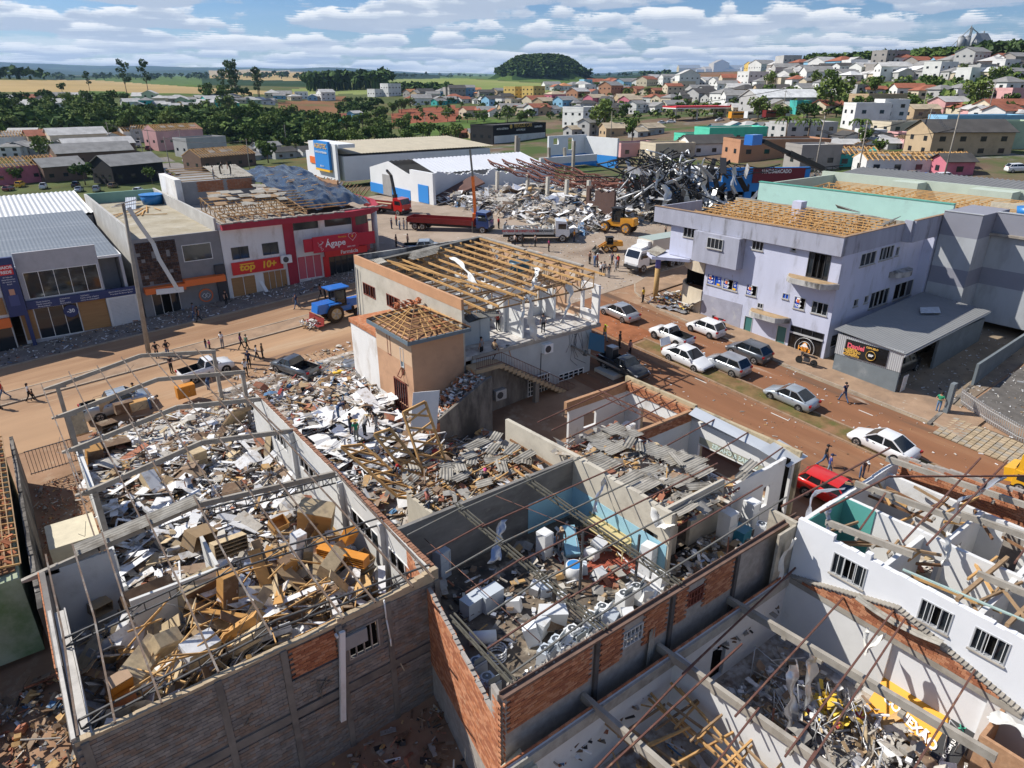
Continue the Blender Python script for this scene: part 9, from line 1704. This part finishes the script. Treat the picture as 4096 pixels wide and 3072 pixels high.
for a in(('pink house whose roof is a row of bare rafters, at the left edge',50,392,103,60,28,'pink','bare timber','bare',.25),('dark plum wing beside the pink house',132,388,66,55,25,'brown','grey','gable',.25),('black timber house with grey gable roof and white shutters',282,392,95,70,33,'black','grey','gable',.35),('long low shed with grey sheets, behind the black timber house',203,352,120,60,21,'brown','grey','gable',.1),('broad grey roofed house with open patches behind the long low shed',215,333,110,45,18,'brown','pale grey','gable',.1),('cream house with silver plastic on its roof near the white service trucks',170,320,87,45,24,'cream','pale grey','gable',.1),('long roofless white house left of the silver roofed one',40,318,80,40,18,'white','bare timber','bare',.1),('brown tiled house between the two white houses at left',100,318,52,38,20,'tan','red tile','gable',.1),('dirty white warehouse on the far side of the left avenue',437,335,80,45,30,'pale grey','dark','flat',.3),('shop with orange end wall and bare roof timbers beyond the white warehouse',380,318,90,45,31,'rose','bare timber','bare',.3),('brown shop with green and white front and broken timber roof',478,362,115,60,24,'brown','bare timber','bare',.3),('white three storey block behind the trees in the middle distance',1258,275,60,55,36,'white','grey','flat',.1,2),('pair of yellow apartment blocks in the middle of the town, left block',1113,217,36,30,24,'yellow','white','flat',.2,3),('pair of yellow apartment blocks in the middle of the town, right block',1152,216,36,30,24,'yellow','white','flat',.2,3),('white stepped modern block alone under the green field',845,207,32,24,21,'white','white','flat',.2,2),('white lower wing of the modern block under the green field',818,208,36,24,12,'white','white','flat',.2),('teal house with grey roof in the row under the field',948,227,26,18,8,'teal','grey','gable',.2),('light blue and orange cabin among the trees at centre left',768,264,26,18,17,'light blue','pale grey','gable',.4,2),('green walled house with brown roof by the ploughed field',735,264,40,22,11,'mint','red tile','gable',.2),('long bright mint green two storey building in the middle distance',1576,306,132,50,24,'mint','pale grey','flat',-.3,1,'building'),('low mint green building left of the long mint one',1500,305,70,40,12,'mint','pale grey','flat',-.3,1,'building'),('huge white roofed shed beyond the petrol station',1683,232,137,60,18,'pale grey','white','gable',-.35,1,'shed'),('white modern block with stepped balconies right of the palms',1865,275,65,45,38,'white','pale grey','flat',-.6,2,'building'),('white wing with balconies joined to the modern block',1917,268,45,35,38,'white','pale grey','flat',-.6,3,'building'),('tan flat roofed block behind the white modern block',1891,235,80,50,22,'tan','beige','flat',-.4,2,'building'),('beige and brown modern house below the white modern block',1958,298,110,55,24,'cream','pale grey','flat',-.5,2,'building'),('tan two storey corner building with a broken dark roof',2062,332,140,80,38,'tan','dark','gable',-.62,2,'building'),('pale green two storey building behind the tan corner building',2165,318,80,60,38,'pale green','grey','flat',-.62,2,'building'),('light blue and turquoise hall behind the tan corner building',2105,280,150,45,20,'light blue','white','flat',-.5,1,'building'),('pink two storey building at the right edge',2188,234,60,45,28,'rose','pale grey','flat',-.5,2,'building'),('grey two storey modern house behind the palms',1730,300,105,60,27,'pale grey','white','flat',-.4,2,'building'),('long low white house with bare timber roof and parked cars in front',1965,369,190,50,22,'white','bare timber','bare',-.62,1),('shop ruin with turquoise frame under a broken timber roof',1832,355,85,55,20,'teal','bare timber','bare',-.62,1),('pink end house under a black tarpaulin',2052,374,50,48,22,'pink','dark','gable',-.62,1),('half built hall with raw brick upper walls behind the supermarket',1672,337,180,75,28,'brick orange','dark','flat',-.5,1,'building'),('grey concrete portal hall right of the raw brick hall',1750,362,80,60,38,'bare concrete','pale grey','flat',-.5,1,'building'),('dark roofed white house behind the supermarket wreck',1525,332,100,60,22,'white','dark','gable',-.4,1),('cream flat building right of the tall blue and white wall',1440,338,90,60,23,'cream','beige','flat',-.3,1,'building'),('pinkish white low building beside the tall blue and white wall',1368,335,85,50,21,'rose','dark','flat',-.3,1,'building'),('unfinished three storey concrete building on the hill',1918,150,58,30,28,'bare concrete','pale grey','flat',-.2,3,'building'),('bare concrete block wall house below the unfinished building',1908,168,65,28,20,'bare concrete','pale grey','flat',-.2,1,'building'),('white cube house on the hill at right',2092,176,38,26,19,'white','white','flat',-.2,1,'building'),('light blue gabled house right of the white cube house',2126,171,28,20,10,'light blue','pale grey','gable',-.2,1),('tan house with orange roof by the tan corner building',1988,253,50,30,14,'tan','beige','gable',-.5),('white house with red tile roof at the right of the tan block',2165,246,80,40,14,'cream','red tile','gable',-.5)):house(*a)
t=house('black fronted auto parts building with gold lettering',1100,304,165,60,30,'black','dark','flat',.22,1,'shop');kk=math.hypot(t.location[0],t.location[1])/1475/.15;fy=-30.6*kk*.15
ll=wloc(t)
def llet(txt,sz,col,par,x,z):me=text_mesh(txt,sz,.05,.01);me.materials.clear();me.materials.append(col);me.transform(Matrix.Rotation(math.pi/2,4,'X'));o=shared('lettering',me,par,(x*kk,fy,z*kk*.75),None,kk)
gold=plain('gold_letters',(.55,.36,.08),.4);llet('REVIZZE CAR',1.4,gold,t,1.2,6.0);llet('AUTO ELÉTRICA',.7,m_whitefr,t,-8.3,5.2);llet('AUTO PEÇAS',.7,m_whitefr,t,0,4.4);llet('SUSPENSÃO',.7,m_whitefr,t,8.5,5.2)
q=MB();q.box(-12*kk,fy+.02,0,12*kk,fy+.1,2.1*kk);q.build('white_lower_wall',wm('white'),t);q=MB();q.tube((-4.5*kk,fy,4.4*kk),(-4.5*kk,fy-.05,4.4*kk),.6*kk,12);q.build('gear_logo',gold,t)
ROWS=[('below the white modern block',1780,318,2010,312,6,14,('white','cream','tan','rose'),('grey','dark','pale grey')),('above the mint building',1540,282,1770,284,6,14,('white','pale grey','light blue'),('pale grey','grey')),('before the white block',1235,292,1420,292,5,15,('tan','cream','pale grey'),('grey','beige')),('on the road by the petrol station',1560,246,1800,243,7,14,('white','cream','teal'),('grey','pale grey','red tile')),('beside the black auto shop',960,300,1050,296,3,13,('tan','brown'),('red tile','grey')),('in upper left back row',285,222,600,224,13,9,('white','cream','bare concrete','pale green'),('pale grey','grey','pale grey')),('in upper left front row',280,232,520,231,10,9,('white','cream','yellow','teal'),('pale grey','pale grey','grey')),('in far left cluster',4,222,215,221,8,10,('tan','white','bare concrete'),('grey','red tile','pale grey')),('in lower far left line',20,236,200,234,6,11,('bare concrete','tan','white'),('grey','pale grey')),('by the field track',575,212,715,216,6,9,('light blue','white','cream'),('grey','pale grey')),('in first street under green field',880,210,1080,206,9,10,('tan','white','light blue','bare concrete'),('grey','orange tile','dark')),('in second street under green field',885,224,1100,222,9,11,('cream','teal','white','tan'),('grey','red tile','dark')),('behind the yellow apartments',1180,195,1470,180,13,11,('white','cream','pale grey','light blue'),('grey','orange tile','pale grey','red tile')),('level with the yellow apartments',1185,210,1480,202,12,11,('cream','white','teal','brick orange'),('grey','red tile','pale grey')),('just below the yellow apartments',1060,231,1480,222,15,12,('cream','white','light blue','pink','tan'),('red tile','grey','dark','beige')),('in row above the meadow',1010,251,1200,247,8,13,('white','tan','cream'),('red tile','red tile','grey')),('in row left of petrol station',1230,247,1480,238,8,14,('cream','pale grey','white'),('beige','grey','dark')),('on right hill skyline',1480,156,1660,150,7,12,('cream','white','yellow'),('grey','pale grey','beige')),('in top row of right hill',1670,152,2205,142,17,13,('white','pale grey','brick orange','light blue','bare concrete'),('grey','pale grey','red tile')),('in second row of right hill',1660,163,2205,156,17,13,('white','pale grey','cream','white'),('grey','pale grey','dark')),('in third row of right hill',1700,174,2200,168,14,14,('white','pale grey','cream'),('pale grey','grey','white')),('below the red soil field',1470,188,1800,186,10,13,('cream','white','tan'),('grey','pale grey','red tile')),('above the big white shed',1490,205,1830,203,9,14,('white','tan','pale grey'),('grey','dark','pale grey')),('left of the big white shed',1475,220,1600,222,4,15,('white','pale grey'),('grey','dark')),('in upper row at right edge',1830,205,2200,212,6,14,('white','cream','pale grey'),('grey','red tile')),('behind the pink building',2000,232,2205,262,5,16,('cream','white','rose'),('red tile','pale grey')),('in damaged row nearest the wood',5,308,330,302,8,13,('white','pale grey','tan'),('pale grey','grey','bare timber')),('between pink house and wood',10,336,150,330,4,14,('pale grey','white'),('pale grey','grey')),('behind trees by brown shop',520,345,700,338,5,13,('pale grey','white'),('grey','dark')),('behind the turquoise ruin',1800,325,2000,318,5,14,('white','rose','pale grey'),('bare timber','pale grey'))]
ORD='first second third fourth fifth sixth seventh eighth ninth tenth eleventh twelfth thirteenth fourteenth fifteenth sixteenth seventeenth eighteenth nineteenth twentieth twenty-first twenty-second twenty-third'.split()
rr=random.Random(21)
for nm,u0,v0,u1,v1,n,w,ws,rs in ROWS:
 n=min(len(ORD),int(n*1.35+.5))
 for i in range(n):
  f=(i+.5+rr.uniform(-.3,.3))/n;wc,rc=rr.choice(ws),rr.choice(rs);ww=w*2.9*rr.uniform(.75,1.25);two=rr.random()<.15
  house('%s house, %s roof, %s from left %s'%(wc,rc,ORD[i],nm),_lerp(u0,u1,f),_lerp(v0,v1,f)+rr.uniform(-3,3),ww,ww*rr.uniform(.6,.85),ww*(.5 if two else rr.uniform(.24,.33)),wc,rc,'bare' if rc=='bare timber' else rr.choice(('gable','gable','hip','flat' if two else 'gable')),rr.choice((0,.15,-.4,1.2))-(.3 if u0>1400 else 0),2 if two else 1)

# ------------------------------------------------------------------ trees
LEAF=[M('leaf_%s'%k,c,.9,.35,.6,0,spec=.1)for k,c in(('mid',(.10,.15,.036)),('dark',(.058,.10,.028)),('light',(.15,.20,.055)),('eucalypt',(.085,.125,.055)))];m_bark=M('bark',(.15,.115,.085),.95,.25,3)
def crown(seed,h,r,n,kind,leaf):
 rr=random.Random(seed);q=MB();cl_=[]
 if kind=='broad':cl_=[(rr.gauss(0,r*.42),rr.gauss(0,r*.42),h*rr.uniform(.45,.88),r*rr.uniform(.3,.5))for _ in range(9)]
 elif kind=='tall':cl_=[(rr.gauss(0,r*.35),rr.gauss(0,r*.35),h*rr.uniform(.5,1),r*rr.uniform(.25,.5))for _ in range(9)]
 else:cl_=[(rr.gauss(0,r*.4),rr.gauss(0,r*.4),h*rr.uniform(.25,.7),r*rr.uniform(.35,.5))for _ in range(6)]
 for _ in range(n):
  c=rr.choice(cl_);d=Vector((rr.gauss(0,1),rr.gauss(0,1),rr.gauss(0,.8))).normalized()*c[3]*rr.uniform(.6,1.05);p=Vector(c[:3])+d;s=leaf*rr.uniform(.6,1.3);a,b,e=rr.random()*6.3,rr.gauss(0,.7),rr.gauss(0,.7);rot=erot(b,e,a);q.face([p+rot@Vector(k)for k in((-s,-s*.6,0),(s*.2,-s*.7,s*.15),(s,0,0),(s*.3,s*.7,.1),(-s*.7,s*.6,-s*.1))])
 return q
TV=[]
for i,(h,r,n,k,lf,m)in enumerate(((9,4.2,520,'broad',.5,0),(8,3.6,460,'broad',.48,1),(10,4.6,560,'broad',.55,2),(7,3,380,'broad',.42,0),(17,3.4,420,'tall',.5,3),(4,2.2,260,'bush',.36,2))):
 c=crown(i+1,h,r,n,k,lf).mesh('crown',LEAF[m]);q=MB();q.tube((0,0,-1),(.1,0,h*.6),r*.07,7,0,r*.03);[q.tube((.05,0,h*.35),(r*.5*math.cos(a),r*.5*math.sin(a),h*.68),r*.035,5,0,r*.012)for a in(0.4,2.4,4.6)];TV.append((c,q.mesh('trunk',m_bark)))
q=MB()
for k in range(16):
 a=k*.393+.1;pr=None
 for j in range(7):
  f=j/6;p=Vector((math.cos(a)*3.2*f,math.sin(a)*3.2*f,6.5+1.6*math.sin(f*2.4)-1.6*f*f));s=Vector((-math.sin(a),math.cos(a),0))
  if pr:q.face([pr,p,p+s*.55*(1-f*.6)-Vector((0,0,.5))],0);q.face([p,pr,pr-s*.55*(1-f*.6)-Vector((0,0,.5))],0)
  pr=p
PALM=q.mesh('crown',LEAF[0]);q=MB();q.tube((0,0,-1),(.2,0,6.6),.22,8,0,.16);TV.append((PALM,q.mesh('trunk',m_bark)))
def tree(lab,p,v,s,group=None,name=None):
 t=thing(name or('palm_tree' if v==6 else 'shrub' if v==5 else 'tree'),lab,'palm' if v==6 else 'tree',p,rr.random()*6.3,group);s*=rr.uniform(.85,1.15);t.scale=(s,s,s*rr.uniform(.9,1.1));shared('crown',TV[v][0],t);shared('trunk',TV[v][1],t)
def grove(lab,grp,poly,n,vs,s0,s1):
 k=0;us=[p[0]for p in poly];vv=[p[1]for p in poly]
 while k<n:
  u,v=rr.uniform(min(us),max(us)),rr.uniform(min(vv),max(vv))
  if inpoly(u,v,poly):tree(lab,gF(u,v),rr.choice(vs),rr.uniform(s0,s1),grp);k+=1
grove('broadleaf tree in the dense wood across the valley at left','trees of the valley wood',[(0,258),(240,250),(560,252),(700,268),(760,300),(560,312),(250,300),(0,300)],100,(0,1,2,2,0),.75,1.25)
grove('tree between the damaged houses and the wood','trees behind the damaged houses',[(520,300),(720,296),(960,290),(1000,310),(720,345),(540,338)],30,(0,1,2),.7,1.1)
grove('tree on the slope behind the vet store','trees on the vet store slope',[(700,262),(870,256),(1010,286),(1010,316),(760,330),(700,300)],34,(0,1,2,0),.6,1.0)
grove('tree of the grove on the rise at centre left','trees on the rise',[(735,228),(880,236),(890,246),(790,262),(735,256)],22,(0,1,1),.9,1.4)
grove('tall tree in the clump on the brow at upper left','trees of the brow clump',[(440,214),(560,212),(575,222),(440,224)],14,(1,4,4,0),1.2,1.7)
grove('tree beside the far left houses','trees beside the far left houses',[(0,228),(280,226),(280,246),(0,250)],18,(0,1,2),.7,1.3)
grove('tree standing among the houses below the green field','trees among the central houses',[(870,200),(1480,178),(1480,268),(1000,272),(870,240)],40,(0,1,2,0),.5,.9)
grove('tree standing among the houses of the right hand hill','trees among the hill houses',[(1480,190),(2212,150),(2212,245),(1650,268),(1480,260)],32,(0,1,2,1),.5,.95)
for u,v,k,s,lab in((276,210,4,1.5,'tall bare stemmed tree at upper left, left of the pair'),(322,207,4,1.5,'tall bare stemmed tree at upper left, right of the pair'),(195,200,4,1.0,'slim leaning tree on the tan field edge'),(135,201,0,1.0,'round tree on the tan field edge'),(90,345,2,.9,'bright tree beside the water tank on the brick stand'),(185,400,1,1.0,'tree in front of the long low shed'),(40,398,3,.7,'small tree in front of the pink house'),(330,398,3,.7,'small tree right of the black timber house'),(580,352,0,1.0,'tree left of the blue veterinary sign'),(700,372,3,.8,'tree beside the white frame of the veterinary store'),(640,330,1,1.0,'dark tree behind the veterinary store'),(1305,292,2,1.2,'large light green tree before the white three storey block'),(1365,305,0,.8,'tree right of the large light green tree'),(1290,345,3,.7,'torn tree beside the cream flat building'),(1695,318,6,1.0,'palm left of the pair before the grey modern house'),(1740,322,6,1.2,'palm right of the pair before the grey modern house'),(1850,318,6,1.0,'palm before the white modern block'),(1865,322,3,.9,'bushy tree under the palm by the white modern block'),(152,243,6,.9,'lone palm at the edge of the valley wood'),(1895,342,3,.7,'storm torn tree beside the turquoise ruin'),(1790,245,2,1.3,'broad tree right of the big white shed'),(1845,262,0,1.0,'tree between tan block and white shed')):tree(lab,gF(u,v),k,s)
def canopy(name,poly,n,s0,s1,m,h0,mound_=False):
 q=MB();us=[p[0]for p in poly]if poly else None
 for _ in range(n):
  if mound_:a,d=rr.random()*6.3,108*math.sqrt(rr.random());X,Y=MOUND[0]+d*math.cos(a),MOUND[1]+d*math.sin(a);p=Vector((X,Y,zg(X,Y)))
  else:
   while True:
    u,v=rr.uniform(min(us),max(us)),rr.uniform(min(p[1]for p in poly),max(p[1]for p in poly))
    if inpoly(u,v,poly):break
   p=gF(u,v)
  s=rr.uniform(s0,s1);c=p+Vector((0,0,h0))
  for _ in range(20):d=Vector((rr.gauss(0,1),rr.gauss(0,1),abs(rr.gauss(0,1)))).normalized()*s*rr.uniform(.7,1.1);rot=erot(rr.gauss(0,.6),rr.gauss(0,.6),rr.random()*6);k=s*rr.uniform(.25,.5);q.face([c+d+rot@Vector(e)for e in((-k,-k,0),(k,-k*.7,0),(k*.8,k,0),(-k*.6,k*.8,0))],rr.randrange(2))
  q.tube(p,c,s*.15,4,1,cap=False)
 struct(name,q,[LEAF[m],LEAF[1]],'stuff')
canopy('mound_woodland',None,1300,3.2,5.5,0,3,True)
canopy('ridge_woodland',[(660,184),(760,178),(838,184),(838,194),(660,198)],260,6,10,1,12);canopy('hilltop_belt',[(1735,138),(2205,125),(2212,133),(1735,145)],330,2.6,4.5,0,5);canopy('valley_canopy',[(0,262),(240,254),(560,256),(690,270),(740,300),(560,308),(250,298),(0,298)],420,2.6,4.4,0,3.5);canopy('town_greenery',[(880,205),(2200,160),(2200,250),(1480,262),(900,262)],420,1.2,2.6,2,1.2);canopy('plantation',[(2110,124),(2212,120),(2260,122),(2260,134),(2110,136)],260,2.5,4.5,3,6);canopy('far_copse',[(840,192),(970,198),(970,203),(840,203)],90,4,6,1,3)
canopy('far_hedges',[(0,166),(1450,160),(1450,166),(0,174)],240,7,11,1,5);canopy('valley_undergrowth',[(0,250),(560,246),(760,296),(700,318),(250,306),(0,304)],420,2,3.4,2,1)

# ------------------------------------------------------------------ silos, petrol station, wires, far vehicles
t=thing('grain_silos','grey grain silo plant with elevator towers on the hill top','silo plant',polar(2070,1000),-.4);t.scale=(.8,.8,.8);s_=M('galvanised_silo',(.30,.31,.32),.6,.1,.1,0,metal=.2)
for x in(-14,-4):q=MB();q.tube((x,0,-3),(x,0,15),4.6,20);q.tube((x,0,15),(x,0,18),4.6,20,0,.6);q.build('silo',s_,t)
q=MB();[q.beam((x,2,0),(x,2,h),1.2,1.2)for x,h in((0,30),(2.5,28),(24,24))];q.beam((0,2,28),(-26,2,4),.8,.8);q.beam((2,2,27),(20,2,18),.9,.9);q.build('elevator_tower',s_,t);q=MB();q.prism([(6,-7),(34,-7),(34,9),(6,9)],-3,9);q.face([(6,-7,9),(34,-7,9),(30,1,21),(10,1,21)]);q.face([(34,9,9),(6,9,9),(10,1,21),(30,1,21)]);q.face([(6,9,9),(6,-7,9),(10,1,21)]);q.face([(34,-7,9),(34,9,9),(30,1,21)]);q.build('storage_shed',s_,t)
p=gF(1505,258);t=thing('petrol_station','petrol station with a red and white canopy','petrol station',p,-.3);q=MB();q.box(-16,-6,5,16,6,5.9);q.build('canopy',m_whitefr,t);q=MB();q.box(-16.05,-6.05,5.5,16.05,6.05,6.2);q.build('canopy_band',plain('sign_red',(.6,.02,.03),.5),t);[q.beam((x,y,0),(x,y,5),.5,.5)for q in(MB(),)for x in(0,)for y in(0,)]
for x in(-12,0,12):q=MB();q.beam((x,0,-1),(x,0,5),.6,.6);q.build('canopy_post',m_whitefr,t)
FC=[(410,355,'sedan','white','white car on the left avenue, farther of the first pair'),(402,350,'sedan','white','white car on the left avenue, nearer of the first pair'),(412,353,'sedan','white','white saloon alone in mid carriageway of the left avenue'),(438,363,'hatch','black','black car parked before the green fronted shop'),(463,368,'hatch','grey','dark car right of the black one before the green fronted shop'),(356,372,'sedan','grey','dark saloon in the queue on the left avenue'),(352,378,'sedan','white','white saloon in the queue on the left avenue'),(368,384,'hatch','dred','dark red car in the queue on the left avenue'),(386,387,'dpickup','white','white pickup in the queue on the left avenue'),(320,324,'dpickup','dred','red pickup far down the left avenue'),(20,412,'hatch','dred','dark red car by the pink house garden'),(45,404,'suv','yellow','yellow car by the pink house garden'),(95,408,'dpickup','white','white pickup parked in front of the pink house'),(165,405,'dpickup','black','black pickup left of the tree by the long shed'),(172,414,'sedan','lsilver','silver car with blue bundles behind the shops'),(210,414,'suv','lsilver','pale blue car among blue drums behind the shops'),(245,405,'hatch','tan','brown car in front of the black timber house'),(300,418,'suv','white','white car roof just above the shop parapet'),(1880,382,'sedan','white','white car at the left of the row before the low white house'),(1930,384,'suv','black','black car in the row before the low white house'),(1965,388,'dpickup','tan','tan pickup in the row before the low white house'),(1998,390,'hatch','tblue','blue car in the row before the low white house'),(2040,392,'suv','white','white estate car at the right of the row before the low white house'),(1555,262,'sedan','white','white car on the road below the petrol station'),(1430,268,'sedan','white','white saloon on the far road, left of two'),(1418,275,'suv','grey','dark car on the far road'),(1450,266,'sedan','white','white saloon on the far road, right of two'),(870,262,'sedan','white','white car on the bare red earth yard'),(2195,372,'suv','white','white car at the right edge beyond the mint building')]
for u,v,st,c,lab in FC:p=gF(u,v);car(st,lab,(p.x,p.y,p.z+.05),(1.15 if u<700 else-.6)+rr.uniform(-.2,.2),c,L=4.4,W=1.75,H=1.5 if st in('sedan','hatch')else 1.75,lo=True,cat='pickup truck' if st=='dpickup' else 'car')
for u,v,L_,c,lab in((1600,258,12,'orange','orange lorry at the petrol station'),(1635,258,12,'white','white coach at the petrol station'),(1675,256,12,'dred','dark coach right of the white one'),(235,320,8,'white','white service truck by the cream house'),(285,318,8,'white','white tow truck down the left avenue')):p=gF(u,v);t=thing('truck',lab,'truck',p,-.3);q=MB();q.box(-L_/2,-1.25,.6,L_/2-2.2,1.25,3.3);q.build('body',P_[c],t);q=MB();q.box(L_/2-2,-1.2,.6,L_/2,1.2,2.8);q.build('cab',P_['white'],t);q=MB();q.box(-L_/2+.3,-1.28,2,L_/2-.4,-1.255,2.7);q.build('windows',m_cglass,t);[wheel(t,x,y,.5,.3,lo=True)for x in(-L_/2+1.5,L_/2-1.2)for y in(-1.05,1.05)]
machine('old yellow grader parked behind the shops with timber piled beside it','grader',tuple(gF(395,412)),.2,1.1,P_['orange'],((-1.6,1.6),.75),False)
for i,(u,v,h)in enumerate(((368,362,11),(313,352,10),(395,335,11),(297,330,11),(330,345,12),(540,372,11),(243,320,11),(620,318,10),(1755,400,13),(1850,395,12),(2035,400,14),(1990,330,10),(1320,300,10),(2130,260,11),(1830,235,10),(920,290,9),(1690,250,10),(1990,250,9))):
 p=gF(u,v);t=thing('utility_pole','concrete utility pole, %s counted from the left'%['fourth','second','sixth','third from left edge, behind','third','seventh','first','eighth','eleventh','fourteenth','seventeenth','fifteenth','tenth','eighteenth','thirteenth','ninth','twelfth','sixteenth'][i].replace('third from left edge, behind','fifth'),'pole',p);q=MB();q.tube((0,0,-1),(.3*(i%3-1),0,h),.17,8,0,.11);q.build('shaft',_M['pole_concrete'],t);q=MB();q.beam((-1,.0,h-.6),(1,.0,h-.6),.12,.12);q.build('crossarm',m_wood3,t)
drape('left_avenue',56,66,165,330,M('grey_asphalt',(.19,.17,.155),.95,.15,.3),.06,4)
q=MB()
def cable(a,b,sag=1.2,n=10):
 a,b=Vector(a),Vector(b);q.path([a.lerp(b,i/n)-Vector((0,0,sag*4*(i/n)*(1-i/n)))for i in range(n+1)],.035,4)
for a,b in(((243,320),(297,330)),((297,330),(313,352)),((297,330),(395,335)),((395,335),(368,362)),((368,362),(540,372)),((1755,400),(1850,395)),((1850,395),(2035,400)),((1755,400),(1690,250)),((1850,395),(1990,330)),((2035,400),(1990,330)),((1320,300),(1690,250)),((1320,300),(920,290))):
 for k in(-.8,0,.8):p0,p1=gF(*a),gF(*b);cable(p0+Vector((k,0,10.4)),p1+Vector((k,0,10.4)))
struct('overhead_cables',q,m_black,'stuff')

# ------------------------------------------------------------------ air
def haze():
 mb=MB();mb.box(-17500,-17500,-60,17500,17500,620)
 o=mb.build('haze',[]);o['kind']='stuff'
 m=bpy.data.materials.new('air');m.use_nodes=True;nt=m.node_tree;nt.nodes.clear()
 out=N(nt,'ShaderNodeOutputMaterial');pv=N(nt,'ShaderNodeVolumePrincipled')
 pv.inputs['Color'].default_value=(.42,.66,1.0,1);pv.inputs['Density'].default_value=HAZE;pv.inputs['Anisotropy'].default_value=.2
 nt.links.new(pv.outputs[0],out.inputs['Volume']);o.data.materials.append(m)
HAZE=4.2e-5
haze()
for o in bpy.data.objects:
 if '_world' in o:del o['_world']
